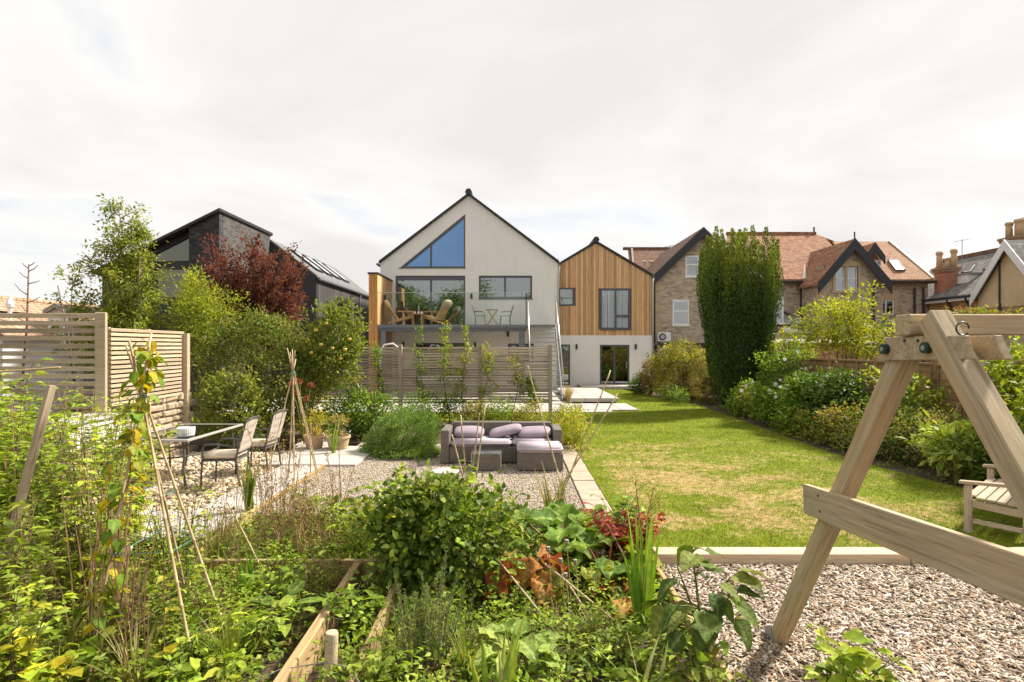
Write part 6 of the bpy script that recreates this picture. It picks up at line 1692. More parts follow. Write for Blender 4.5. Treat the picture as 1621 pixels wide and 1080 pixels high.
# espaliers on the slatted screen
for i,(x,top,cols,lab,w_) in enumerate(((-3.55,2.25,G1,'espalier stem with sparse leaves left on the screen',.22),(-2.42,2.55,GD+G1,'dark espalier plant climbing the screen left of centre',.20),(-1.75,2.72,G1+GY,'tall light green espalier reaching above the screen',.25),(-1.25,2.68,GY,'yellow leaved espalier reaching above the screen',.25),(-.72,2.1,GY,'yellowing espalier beside the middle post',.35),(.05,1.75,GY+TAN,'sparse yellowing climber on the right panel of the screen',.38),(.55,1.2,G1,'low green climber near the right end of the screen',.25))):
    rng = np.random.default_rng(400+i); t = thing('espalier', lab, 'climber', (x,15.25,0)); b = MB()
    pts = [np.array([x+.10*math.sin(f*5+i)+(.22*(f-.75) if (i in (2,3) and f>.75) else 0)*(-2.5), 15.28+rng.normal(0,.02), top*f]) for f in np.linspace(0,1,9)]
    b.tube(pts,[.016*(1-.8*f) for f in np.linspace(0,1,9)],6,False); P=[];D=[];I=[];nc=0
    for k in range(34):
        f = rng.uniform(.05,1.0); j=min(int(f*8),7); q=pts[j]+(pts[j+1]-pts[j])*(f*8-j)
        ln = rng.uniform(.05,1)*w_*(1.15-.75*f); e=q+np.array([rng.choice([-1,1])*ln, rng.normal(-.04,.06), rng.uniform(-.02,.12)])
        b.tube([q,e],[.005,.003],4,False)
        for g in (.5,1.0):
            pp=q+(e-q)*g+rng.normal(0,.045,(7,3)); P.append(pp); D.append(nz(rng.normal(0,1,(7,3))+(e-q)*3)); I.append(np.full(7,nc)); nc+=1
    b.build('stem', BARK, t, smooth=True)
    P=np.concatenate(P);D=np.concatenate(D);I=np.concatenate(I)
    leafmesh('foliage',P,D,rng.normal(0,.5,P.shape)+np.array([0,-.4,.6]),rng.uniform(.05,.10,len(P)),.042,cols_for(rng,I,nc,cols),LEAF,t)
for i,(lab,c,rad,cols) in enumerate((('low green shrub at the foot of the middle screen panel',(-1.7,15.0,.5),(.65,.3,.5),G1+GD),('orange brown perennial at the foot of the screen',(-.9,14.7,.35),(.4,.3,.38),TAN+GY),('leafy green shrub below the screen behind the sofa',(-2.5,14.3,.45),(.6,.4,.5),GD+G1),('dry yellow perennials behind the sofa right arm',(.35,14.2,.3),(.5,.35,.36),TAN+GY),('weedy green plant behind the sofa centre',(-.35,14.4,.3),(.4,.3,.36),G1),('airy golden shrub at the right end of the sofa',(1.28,11.6,.42),(.36,.55,.5),GY+[(.34,.24,.06)]),('golden seedling mass beside the sofa arm',(1.2,12.8,.4),(.38,.5,.46),GY+TAN))):
    shrub('perennial', lab, 'perennial', c, rad, 110, 16, .06, .03, cols, .08, nst=10, r0=.006, sm=DRYSTEM, shell=.3, base=(c[0],c[1],-.02))
def tuft(label, base, n, L, w_, cols, spread, seed, name='grass_tuft', cat='ornamental grass', part='blades'):
    """fountain of thin blades as one part (uncountable)"""
    rng = np.random.default_rng(seed); t = thing(name, label, cat, base); V=[];F=[];Cc=[]
    K=5; cl=pal(rng,n,cols)
    for i in range(n):
        a=rng.uniform(0,2*pi); s=rng.uniform(.15,1)*spread; ln=L*rng.uniform(.6,1.1); bx0=np.array(base)+np.array([math.cos(a),math.sin(a),0])*rng.uniform(0,.06)
        side=np.array([-math.sin(a),math.cos(a),0])*w_/2; b0=len(V)
        for k in range(K):
            f=k/(K-1); out_=s*ln*f**1.6; z=ln*(f-.55*s*f*f)
            p=bx0+np.array([math.cos(a)*out_,math.sin(a)*out_,z]); wv=side*(1-f**2*.95)
            V += [p-wv,p+wv]; Cc += [cl[i],cl[i]]
        for k in range(K-1): F.append([b0+2*k,b0+2*k+1,b0+2*k+3,b0+2*k+2])
    o = mesh_obj(part, np_mesh(part, np.array(V), np.array(F), np.array(Cc), True), BLADEM, t); o['kind']='stuff'
    return t
tuft('golden feather grass tuft at the foot of the stair', (2.05,20.8,0), 260, .8, .012, [(.42,.30,.12),(.5,.38,.18),(.3,.26,.08)], .55, 501)

# ---- right border
def flowers(par, pts, r=.035, cols=((.72,.62,.66),(.78,.72,.74)), seed=1):
    rng=np.random.default_rng(seed)
    for p in pts:
        k=6; a=np.arange(k)*2*pi/k+rng.uniform(0,6); tilt=nz(np.array([-.4,-.8,.45])+rng.normal(0,.3,3)); u=nz(np.cross(tilt,[0,0,1])); v=np.cross(tilt,u)
        d=np.cos(a)[:,None]*u+np.sin(a)[:,None]*v
        leafmesh('flower', np.repeat([p],k,0), d+tilt*.25, np.repeat([tilt],k,0), r*rng.uniform(.8,1.2), r*.85, pal(rng,k,cols,.05), FLOWER, par)
shrub('golden_hedge', 'golden clipped hedge in front of the stone house', 'hedge', (7.0,23.2,1.05), (1.35,1.3,1.15), 420, 24, .10, .06, [(.17,.15,.028),(.21,.185,.035),(.13,.13,.03),(.14,.105,.035),(.11,.12,.03)], .12, nst=8, shell=.65, amp=.1, base=(7.0,23.2,0))
shrub('purple_shrub', 'small purple bronze shrub at the house end of the golden hedge', 'shrub', (5.95,24.3,.85), (.45,.5,.8), 130, 20, .08, .045, [(.13,.07,.055),(.17,.10,.07),(.10,.09,.035)], .1, nst=8, base=(5.95,24.3,0))
shrub('dark_leaf_shrub', 'dark green shrub at the lawn corner by the patio door', 'shrub', (5.75,25.0,.4), (.5,.5,.45), 100, 20, .09, .05, GD, .09, nst=6, base=(5.75,25,0))
shrub('brown_hedge', 'clipped brown hedge dome beside the yew', 'hedge', (7.15,20.9,.85), (.55,.6,.85), 300, 26, .045, .022, [(.16,.115,.045),(.20,.145,.06),(.13,.105,.035),(.17,.15,.045)], .05, nst=6, shell=.8, amp=.06, base=(7.15,20.9,0))
shrub('green_hedge_foot', 'low green and variegated plants at the hedge foot', 'plant', (6.3,21.9,.22), (.35,.9,.28), 90, 16, .08, .05, G1+[(.35,.36,.22)], .08, nst=0, base=(6.3,21.9,0))
# the yew: upright fastigiate columns
rng = np.random.default_rng(600)
yw_ = thing('yew_tree', 'tall columnar dark green yew with pointed upright shoots', 'tree', (7.45,18.7,0))
b = MB(); b.tube([(7.45,18.7,-.05),(7.45,18.7,1.0),(7.45,18.7,3.2)],[.22,.2,.1],9); b.build('trunk', BARK, yw_, smooth=True)
P=[];D=[];N=[];Co=[]
ncol=72
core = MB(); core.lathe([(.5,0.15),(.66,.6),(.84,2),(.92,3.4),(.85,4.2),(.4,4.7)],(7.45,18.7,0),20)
for k in range(ncol):
    ring = k < 44
    a = k*2*pi/44+rng.uniform(-.05,.05) if ring else k*2.39996; r_ = rng.uniform(.86,1.04) if ring else rng.uniform(.1,.75)
    topz = rng.uniform(4.7,5.7) if ring else rng.uniform(5.3,6.0); botz = .2+.2*rng.random()
    sx = rng.uniform(.085,.135) if ring else rng.uniform(.1,.16)
    m = 1100; f = rng.random(m)**.8
    z = botz+(topz-botz)*f
    flare = (.60+.50*np.clip(f*1.35,0,1)**.8)*r_*1.05+.03*np.sin(f*9+k)
    taper = np.where(f>.78,((1-f)/.22)**.7,1.0)*.93+.07
    aa = rng.uniform(0,2*pi,m); rad = sx*taper*rng.uniform(.7,1.1,m)
    px_ = 7.45+flare*math.cos(a)+rad*np.cos(aa); py_ = 18.7+flare*math.sin(a)+rad*np.sin(aa)
    P.append(np.stack([px_,py_,z],1)); D.append(np.stack([np.cos(aa)*.6,np.sin(aa)*.6,np.full(m,.9)],1)+rng.normal(0,.3,(m,3)))
    N.append(np.stack([np.cos(aa),np.sin(aa),np.full(m,.2)],1)+rng.normal(0,.4,(m,3)))
    base = np.array([(.028,.055,.010),(.042,.076,.013),(.020,.042,.009)])[rng.integers(0,3)]
    tip = np.array([.20,.215,.022])
    fr = np.clip((f-.58)/.42,0,1)**1.4*rng.uniform(.4,1)   # fresh yellow shoots at the tips
    Co.append((base[None]*(1-fr[:,None])+tip[None]*fr[:,None])*(1+rng.normal(0,.18,(m,1))))
P=np.concatenate(P);D=np.concatenate(D);N=np.concatenate(N);Co=np.clip(np.concatenate(Co),.004,1)
leafmesh('crown',P,D,N,rng.uniform(.06,.11,len(P)),rng.uniform(.025,.045,len(P)),Co,CONIFER,yw_)
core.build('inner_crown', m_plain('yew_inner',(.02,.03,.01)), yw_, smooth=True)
# border planting, back to front
BP_ = [
 ('rose_shrub','tall rose shrub with pink flowers right of the yew','shrub',(7.45,15.6,1.15),(.6,.6,1.1),170,22,.085,.05,GD+G1,[(7.2,15.0,1.75),(7.55,15.05,1.95),(7.75,15.0,1.5),(7.6,14.98,1.35),(7.1,15.05,1.2)]),
 ('anemone_plant','white anemones in front of the yew foot','flower',(6.95,17.0,.45),(.4,.7,.45),110,18,.09,.06,G1+[(.18,.13,.06)],[(6.75,16.4,.95),(6.9,16.3,1.05),(6.7,16.6,.8),(7.0,16.35,.85)]),
 ('anemone_plant','wide clump of white anemones along the lawn edge','flower',(6.95,15.2,.5),(.38,.75,.5),130,18,.10,.06,G1,[(6.85,14.5,1.05),(6.95,14.45,1.0),(6.7,14.8,.95),(7.1,14.5,1.1),(6.75,14.55,.8),(6.9,14.9,1.1)]),
 ('leafy_shrub','mid green leafy shrub beside the rose','shrub',(7.25,13.9,.7),(.6,.55,.7),170,22,.10,.055,G1+GD,[]),
 ('camellia','dark glossy round shrub against the fence','shrub',(7.55,13.2,.85),(.55,.65,.75),220,24,.10,.055,GD,[]),
 ('geranium_clump','low leafy plants along the border edge','plant',(6.75,13.4,.25),(.25,.8,.3),110,18,.09,.06,G1+TAN[:1],[]),
 ('bronze_plant','bronze and green plant in mid border','plant',(6.95,12.1,.4),(.4,.45,.42),120,18,.09,.05,GO+[(.2,.09,.04)],[]),
 ('viburnum','tall shrub with yellow green leaves against the fence','shrub',(7.75,11.3,1.0),(.5,.9,.72),75,20,.095,.055,G1+GY,[]),
 ('hypericum','scrambling dark perennials in the shaded border','perennial',(7.05,10.7,.5),(.45,.75,.5),170,18,.07,.035,GO+GD,[]),
 ('salvia_clump','brown stemmed perennials near the swing leg','perennial',(7.4,9.9,.5),(.45,.55,.45),120,18,.07,.03,GO+TAN[:2],[]),
 ('hosta','pale variegated leafy plant near the grass clump','plant',(7.05,9.0,.5),(.35,.4,.42),60,14,.16,.08,[(.20,.23,.05),(.28,.30,.10),(.14,.18,.04)],[]),
 ('dark_ground_shrub','dark shrub behind the garden bench','shrub',(7.5,8.4,.4),(.55,.55,.45),130,18,.08,.045,GD+G1,[]),
 ('golden_shrub','yellow green broad leaved shrub at the right fence','shrub',(8.0,9.0,1.3),(.45,.7,.75),110,18,.11,.065,GY,[]),
 ('golden_shrub','bright yellow green shrub at the right edge below the beam','shrub',(7.6,7.7,1.2),(.5,.5,.75),150,18,.11,.065,GY+G1,[]),
 ('border_perennial','low brown and green perennials under the yellow green shrub','perennial',(6.85,11.4,.2),(.3,.6,.24),90,16,.07,.035,GO,[]),
]
for nm,lab,cat,c,rad,ncl,per,L,W,cols,fl_ in BP_:
    t = shrub(nm,lab,cat,c,rad,ncl,per,L,W,cols,.10,nst=12,r0=.012,base=(c[0],c[1],-.03),shell=.4,flat=0,mat=LEAFGLOSS if nm=='camellia' else LEAF)
    if fl_: flowers(t, fl_, .06, seed=len(lab))
tuft('arching strap leaved clump at the lawn edge by the bench', (6.85,8.75,0), 130, .62, .022, [(.20,.22,.05),(.28,.28,.09),(.36,.30,.14),(.14,.17,.04)], 1.0, 502, 'strap_leaf_clump')
tuft('small yellow green strap leaves at the border edge by the anemones', (6.6,14.0,0), 80, .45, .02, [(.26,.28,.05),(.2,.23,.04)], .9, 503, 'strap_leaf_clump')
# trees behind the right fence
shrub('golden_tree', 'yellow green small tree behind the right fence', 'tree', (9.6,16.5,2.6), (1.6,1.1,.85), 170, 22, .12, .065, [(.20,.205,.02),(.165,.185,.018),(.25,.23,.03),(.12,.15,.018)], .14, nst=22, r0=.03, sm=BARK, shell=.25, amp=.35, flat=1.3, base=(9.9,16.5,0), parts=('trunk','crown'))
shrub('neighbour_bush', 'green bush seen over the swing beam before the slate roof house', 'shrub', (19.9,22.3,2.15), (2.2,.9,1.1), 190, 22, .16, .09, G1+GY, .2, nst=8, r0=.03, base=(19.6,22.3,0))
shrub('red_climber', 'dark climber with reddish leaves below the swing beam', 'climber', (15.5,18.9,2.95), (1.6,.4,.3), 120, 18, .13, .08, GO+[(.2,.05,.03)], .14, nst=6, r0=.02, base=(15.5,19.2,0))
shrub('neighbour_bush', 'bush behind the fence between yew and rose', 'shrub', (10.0,20.5,1.6), (1.0,.6,.7), 110, 20, .11, .06, G1+TAN[:1], .14, nst=8, base=(10,20.5,0))

# ---- foreground vegetable garden
def cane_plant(label, base, nst, h, spread, L, W, cols, seed, name='raspberry_canes', cat='fruit canes', sm=REDTWIG, gap=.06, kind='o', r0=.006, lean=(0,0), per=3, top=1.0, bot=.1, mat=LEAF):
    """upright stems with leaves along them"""
    rng=np.random.default_rng(seed); t=thing(name,label,cat,base); b=MB(); P=[];D=[];N=[];Ci=[];nc=0
    for s in range(nst):
        a=rng.uniform(0,2*pi); sp=spread*rng.uniform(.2,1); hh=h*rng.uniform(.6,1.05)
        bx0=np.array(base)+np.array([math.cos(a),math.sin(a),0])*spread*.4*rng.random()
        K=7; pts=[]
        for k in range(K):
            f=k/(K-1); pts.append(bx0+np.array([math.cos(a)*sp*f**1.7+lean[0]*f*f,math.sin(a)*sp*f**1.7+lean[1]*f*f,hh*(f-.10*f*f)])+rng.normal(0,.008,3))
        b.tube(pts,[r0*(1-.7*k/(K-1)) for k in range(K)],5,False)
        z=bot
        while z<top:
            j=min(int(z*(K-1)),K-2); q=pts[j]+(pts[j+1]-pts[j])*(z*(K-1)-j)
            aa=rng.uniform(0,2*pi); o_=np.array([math.cos(aa),math.sin(aa),.25]); st=rng.uniform(.03,.09)
            e=q+o_*st; b.tube([q,e],[r0*.35,r0*.2],3,False)
            for m_ in range(per):
                dd=o_+np.cross(o_,[0,0,1])*((m_-(per-1)/2)*.9)+rng.normal(0,.25,3); dd[2]-=.15
                P.append(e+rng.normal(0,.006,3)); D.append(dd); N.append(np.array([0,0,1])+o_*.15+rng.normal(0,.35,3)); Ci.append(nc)
            nc+=1; z+=gap/hh*rng.uniform(.6,1.5)
    b.build('stems', sm, t, smooth=True)
    P=np.array(P);D=np.array(D);N=np.array(N);Ci=np.array(Ci)
    sz=rng.uniform(.4,1.3,nc)[Ci]*rng.uniform(.7,1.15,len(P))
    leafmesh('foliage',P,D,N,L*sz,W*sz*rng.uniform(.75,1.15,len(P)),cols_for(rng,Ci,nc,cols,.2,.28),mat,t,kind)
    return t
FG=[(.15,.20,.025),(.20,.245,.035),(.11,.155,.02),(.25,.27,.06)]
FGY=FG+FG+[(.34,.27,.02),(.30,.28,.05)]
for i,(lab,bs,ns_,h,sp,L,cols) in enumerate((
 ('tall raspberry canes at the far left edge',(-4.3,4.75,-.12),12,2.15,.35,.085,FG),
 ('raspberry canes in front of the slat fence post',(-3.75,5.0,-.12),13,1.9,.4,.085,FG),
 ('raspberry canes left of the bean wigwam',(-3.35,4.6,-.12),12,1.75,.35,.085,FGY),
 ('dense raspberry clump below the flat stake',(-3.75,4.2,-.12),14,1.5,.35,.085,FG),
 ('leafy canes below the rendered wall',(-4.05,5.7,-.12),12,1.75,.4,.085,FG),
 ('bright leafy canes at the left frame edge',(-3.25,3.6,-.12),12,1.25,.3,.085,FG),
 ('yellowing canes low at bottom left',(-2.95,3.3,-.12),12,.85,.3,.09,FGY),
 ('green canes right behind the bean cane foot',(-2.9,4.9,-.12),12,1.05,.3,.08,FGY),
 ('tall leafy canes filling the gap under the slat fence',(-4.75,5.6,-.12),16,1.95,.45,.09,FG),
 ('bushy canes between the stake and the timber planter',(-4.2,5.15,-.12),16,1.6,.4,.09,FG),
 ('leafy canes crowding the left edge behind the stake',(-4.0,4.5,-.12),16,1.75,.4,.09,FG),
 ('leafy canes low in front of the stake',(-3.5,3.95,-.12),16,1.15,.35,.09,FG),
 ('yellow green canes in front of the white planter wall',(-4.3,6.3,-.12),14,1.5,.4,.09,FGY),
 ('pale leafy shoots at the extreme bottom left',(-3.1,3.25,-.15),14,.75,.3,.09,FG),
)):
    rat=(.62,.42,.7,.35,.55,.3,.6)[i%7]; k=(.8,.95,.7,1.0,.75,1.1,.85)[i%7]
    cc_=[tuple(q*(1.05,.9,1.15,.95,1.2,.85)[i%6] for q in c) for c in cols]
    cane_plant(lab,bs,int(ns_*1.6),h*1.1,sp,L*k,L*k*rat,cc_,7000+i,gap=(.035,.05,.04)[i%3],per=(3,2,3,1)[i%4],sm=(REDTWIG,DRYSTEM,BARK,GREENSTEM)[i%4])
# dry stems
def dry_stalks(label, base, n, h, spread, seed, heads=True, m=DRYSTEM, cat='dried plant', name='dry_stalks', r=.003, twig=3):
    rng=np.random.default_rng(seed); t=thing(name,label,cat,base); b=MB(); hd=[]
    for i in range(n):
        x=base[0]+rng.normal(0,spread); yq=base[1]+rng.normal(0,spread); hh=h*rng.uniform(.55,1.05); dx_,dy_=rng.normal(0,.09*h,2)
        p=[(x,yq,base[2]),(x+dx_*.3,yq+dy_*.3,base[2]+hh*.5),(x+dx_,yq+dy_,base[2]+hh)]
        b.tube(p,[r*1.4,r*1.1,r*.6],4,False); hd.append(p[2])
        for k in range(twig):
            f=rng.uniform(.45,.95); q=Vector(p[0]).lerp(Vector(p[2]),f); e=q+Vector((rng.normal(0,.07),rng.normal(0,.07),rng.uniform(.04,.14))); b.tube([q,e],[r*.6,r*.4],3,False); hd.append(tuple(e))
    b.build('stems', m, t)
    if heads:
        hd=np.array(hd); k=7; P=np.repeat(hd,k,0)+rng.normal(0,.012,(len(hd)*k,3))
        leafmesh('seed_heads',P,rng.normal(0,1,P.shape),rng.normal(0,1,P.shape),.022,.014,pal(rng,len(P),[(.16,.10,.05),(.24,.16,.08),(.11,.07,.035)]),LEAF,t)['kind']='stuff'
    return t
dry_stalks('straight tan stalks in the left thicket',(-2.75,4.0,-.12),16,1.25,.10,800,False,r=.005,twig=0)
dry_stalks('bundle of dry stalks further left in the thicket',(-3.1,4.3,-.12),14,1.35,.10,801,False,r=.005,twig=0)
dry_stalks('tall brown seedheads beside the second chair',(-2.7,6.5,-.1),30,1.25,.14,802)
dry_stalks('feathery brown dried plant above the raised bed',(-2.25,6.1,-.1),50,.75,.2,803)
dry_stalks('dark brown dried stems behind the bean wigwam',(-2.75,5.5,-.1),16,.95,.2,804)
dry_stalks('dry brown haze of stems left of the leafy bush',(-1.75,5.75,-.1),30,.55,.22,805)
dry_stalks('thin dried stems in front of the slab path',(-3.55,6.0,-.1),14,.85,.18,806)
dry_stalks('single tall dock seed stalk above the red plant',(1.3,5.75,-.1),2,1.1,.02,807,True,REDTWIG,r=.006,twig=7)
dry_stalks('thin red stems before the gravel',(-1.95,6.4,-.1),5,1.1,.05,808,True,REDTWIG,r=.004,twig=4)
dry_stalks('tall tan stalks rising left of the bean cane',(-2.95,4.15,-.12),14,1.45,.12,811,False,r=.0045,twig=1)
dry_stalks('reddish bare stems among the lower left weeds',(-2.5,3.75,-.12),12,.95,.12,812,False,REDTWIG,r=.004,twig=2)
dry_stalks('scattered dead stems at the left frame edge',(-3.6,4.4,-.12),12,1.9,.2,813,False,r=.0045,twig=2)
dry_stalks('short broken straw stems beside the raised bed plank',(-1.7,4.9,-.12),14,.45,.15,814,False,r=.003,twig=2)
tuft('thin grass tuft right of the wigwam foot',(-1.9,3.8,-.12),70,.5,.008,[(.18,.24,.03),(.26,.3,.06)],.6,821,'grass_tuft','grass')
tuft('long seeding grass in front of the slab path',(-2.9,5.6,-.12),80,.75,.008,[(.30,.28,.08),(.2,.24,.05),(.42,.33,.16)],.45,822,'grass_tuft','grass')
tuft('grass tuft between rosemary and sword leaves',(-.3,3.75,-.12),70,.45,.008,[(.18,.24,.03),(.26,.3,.06)],.6,823,'grass_tuft','grass')
tuft('fine grass below the poppy heads',(.6,4.15,-.12),90,.38,.007,[(.16,.22,.03),(.26,.28,.06)],.7,824,'grass_tuft','grass')
tuft('straw coloured grass tuft at the left bed',(-2.35,3.55,-.12),70,.6,.008,[(.40,.32,.15),(.28,.28,.08)],.6,825,'grass_tuft','grass')
# poppy heads
pp_ = thing('poppy_heads','dried poppy seed heads standing among the rhubarb','dried plant',(.4,4.6,-.1)); b=MB(); hp=[(.30,4.75,.40),(.46,4.8,.44),(.40,4.7,.32),(.52,4.7,.31),(.43,4.6,.24)]
for p in hp: b.tube([(p[0]+.03,p[1]-.1,-.1),(p[0]+.02,p[1],p[2]*.5),p],.004,5)
b.build('stems',DRYSTEM,pp_)
for p in hp:
    b=MB(); b.lathe([(.006,-.02),(.018,-.008),(.02,.006),(.012,.018),(.02,.02),(.02,.024),(.004,.026)],p,10); b.build('seed_head',m_plain('poppy_grey',(.30,.25,.19)) if 'poppy_grey' not in MATS else MATS['poppy_grey'],pp_,smooth=True)
# currant bush and friends
shrub('currant_bush','large dark leafy currant bush in the middle foreground','shrub',(-.72,5.25,.40),(.60,.5,.46),330,16,.07,.054,[(.055,.09,.018),(.085,.125,.022),(.04,.068,.015),(.13,.165,.03),(.20,.20,.045)],.09,kind='o',nst=26,r0=.009,sm=BARK,shell=.3,amp=.42,flat=-.08,base=(-.72,5.2,-.12))
cane_plant('fresh green shoots on top of the currant bush',(-.8,5.35,.35),12,.75,.5,.085,.065,FG,720,'currant_shoots','shrub',GREENSTEM)
cane_plant('leafy currant side shoots towards the rosemary',(-.25,5.0,-.1),11,.75,.4,.08,.06,[(.10,.15,.025),(.14,.19,.03),(.2,.22,.04)],721,'currant_shoots','shrub',BARK)
cane_plant('bright leafy potato plants before the gravel',(-1.75,6.3,-.1),16,.62,.4,.10,.065,FG,722,'potato_plant','vegetable',GREENSTEM)
cane_plant('green leafy plants left of the gravel board',(-2.4,6.75,-.1),14,.5,.4,.09,.06,FG,723,'potato_plant','vegetable',GREENSTEM)
cane_plant('weedy green plant below the raised bed planks',(-2.05,5.0,-.12),14,.45,.4,.08,.055,FG+G1,724,'weed_plant','plant',GREENSTEM)
cane_plant('green leaves in front of the bean wigwam foot',(-2.25,3.75,-.12),16,.35,.35,.10,.065,G1+FG,725,'weed_plant','plant',GREENSTEM)
cane_plant('yellow spotted leafy plant at the bottom beside the plank',(-1.95,3.5,-.12),12,.38,.22,.10,.07,FGY,726,'weed_plant','plant',GREENSTEM)
cane_plant('broad leaved weeds between the bed planks',(-1.2,4.4,-.12),12,.4,.25,.09,.06,G1,727,'weed_plant','plant',GREENSTEM)
cane_plant('glossy green shrub at the lawn corner',(1.12,6.1,-.08),12,.72,.22,.09,.075,[(.09,.14,.03),(.13,.18,.04),(.2,.22,.04)],728,'corner_shrub','shrub',BARK)
cane_plant('yellow green leafy plant at bottom right on the chips',(2.05,3.55,-.1),9,.45,.28,.13,.085,FGY,729,'squash_plant','vegetable',GREENSTEM)
cane_plant('low spreading plants at bottom centre right',(.75,3.55,-.12),14,.3,.4,.10,.07,FG,730,'weed_plant','plant',GREENSTEM)
cane_plant('yellow leaf clump in the bottom left corner',(-2.7,3.45,-.12),10,.45,.3,.09,.065,[(.30,.23,.02),(.2,.24,.03),(.15,.2,.025)],731,'bean_plant','vegetable',GREENSTEM)
for i,(lab,bs,ns_,h,sp,L,cols) in enumerate((
 ('fresh green weeds on the raised bed left of the currant',(-1.55,5.75,-.1),16,.6,.35,.075,FG),
 ('leafy green growth in the raised bed corner',(-2.7,5.7,-.1),16,.5,.35,.075,FG+G1),
 ('light green weeds right of the wigwam foot',(-1.95,4.1,-.12),16,.38,.3,.085,FG),
 ('weeds between rosemary and round post',(-.95,3.6,-.12),14,.36,.25,.08,FG),
 ('dense low weeds under the poppy heads',(.35,4.3,-.12),22,.22,.4,.06,G1+FG),
 ('low green weeds in front of the sword leaves',(.75,4.1,-.12),18,.24,.35,.065,FG),
 ('fresh weeds below the withered rhubarb',(.1,4.5,-.12),20,.2,.4,.06,G1+FG),
 ('yellow green herb at the foot of the broad leaved shrub',(1.15,3.5,-.12),14,.35,.25,.09,FGY),
 ('green weeds behind the wigwam strings',(-2.45,4.5,-.12),18,.5,.35,.075,FG+G1),
 ('weeds filling the gap beside the dry stalks',(-2.6,4.05,-.12),16,.55,.3,.08,FGY),
)):
    rat=(.3,.62,.22,.5,.75,.4)[i%6]
    cane_plant(lab,bs,ns_,h*1.2,sp,L*(1.2,.8,1.3,.7,.9)[i%5],L*rat,[tuple(q*(1,.7,1.15,.8)[i%4] for q in c) for c in cols],760+i,'weed_plant','plant',(GREENSTEM,DRYSTEM,REDTWIG)[i%3],(.04,.05,.035)[i%3],r0=.004,per=(3,1,2)[i%3])
# red leaved plant
cane_plant('red leaved orach plant beside the lawn edge',(1.12,5.6,-.1),24,.72,.3,.085,.045,[(.21,.026,.018),(.15,.024,.02),(.28,.07,.025),(.10,.022,.022)],740,'red_orach','plant',REDTWIG,.035)
# rosemary
rng=np.random.default_rng(745); t=thing('rosemary','upright rosemary bush at the bottom centre','herb',(-.62,3.95,-.12)); b=MB(); P=[];D=[];Cc=[]
for s in range(70):
    a=rng.uniform(0,2*pi); r_=rng.uniform(0,.38); hh=rng.uniform(.3,.58)+(.14 if rng.random()<.12 else 0)
    q0=np.array([-.62+r_*.6*math.cos(a),3.95+r_*.6*math.sin(a),-.12]); q1=np.array([-.62+r_*math.cos(a),3.95+r_*math.sin(a),-.12+hh])+rng.normal(0,.02,3)
    b.tube([q0,(q0+q1)/2+rng.normal(0,.01,3),q1],[.005,.004,.002],4,False)
    k=90; f=rng.uniform(.2,1,k); P.append(q0+(q1-q0)*f[:,None]); aa=rng.uniform(0,2*pi,k)
    D.append(np.stack([np.cos(aa),np.sin(aa),rng.uniform(.5,1.2,k)],1)); c_=np.array([(.13,.17,.05),(.17,.21,.07),(.09,.13,.04)])[rng.integers(0,3)]; Cc.append(np.clip(c_*(1+rng.normal(0,.2,(k,1))),.01,1))
b.build('stems',BARK,t); P=np.concatenate(P)
leafmesh('foliage',P,np.concatenate(D),rng.normal(0,1,P.shape),rng.uniform(.022,.038,len(P)),.0045,np.concatenate(Cc),LEAF,t)
# big leaves as single parts
def big_leaf_mesh(L, W, lobes, ruffle, col, vein, seed, droop=.35, cup=.12, nu=9, nv=8, tip=1.6):
    rng=np.random.default_rng(seed); V=[];F=[];Cc=[]
    ph=rng.uniform(0,6,4)
    for i in range(nu+1):
        f=i/nu
        wv=math.sin(pi*min(1,f**.62))**.75 if tip<1 else (math.sin(pi*f**.6)**.8)
        wv=max(wv,.02)
        for j in range(nv+1):
            s=-1+2*j/nv
            edge=1+lobes*math.sin(f*14+ph[0]+s)*abs(s)**3
            yv=s*W/2*wv*edge
            zv=-droop*L*f*f+cup*W*s*s*wv+ruffle*abs(s)**1.5*math.sin(f*11+s*2+ph[1])*W+ruffle*.35*W*math.sin(f*23+s*5+ph[2])-.02*W*(1-min(1,abs(s)*4))
            V.append((L*f-(abs(s)**2)*L*.06*(1-f)*2.2,yv,zv))
            mid=max(0,1-abs(s)*5); sv=max(0,1-abs(((f*7+abs(s)*2.2)%1)-.5)*9)*.5
            k=min(1,mid+sv*.6); Cc.append([col[q]*(1-k)+vein[q]*k for q in range(3)])
    for i in range(nu):
        for j in range(nv): a=i*(nv+1)+j; F.append([a,a+1,a+nv+2,a+nv+1])
    Cc=np.array(Cc)*(1+rng.normal(0,.08,(len(Cc),1)))*LEAFGAIN
    return np_mesh('leaf',np.array(V),np.array(F),np.clip(Cc,.004,1),True)
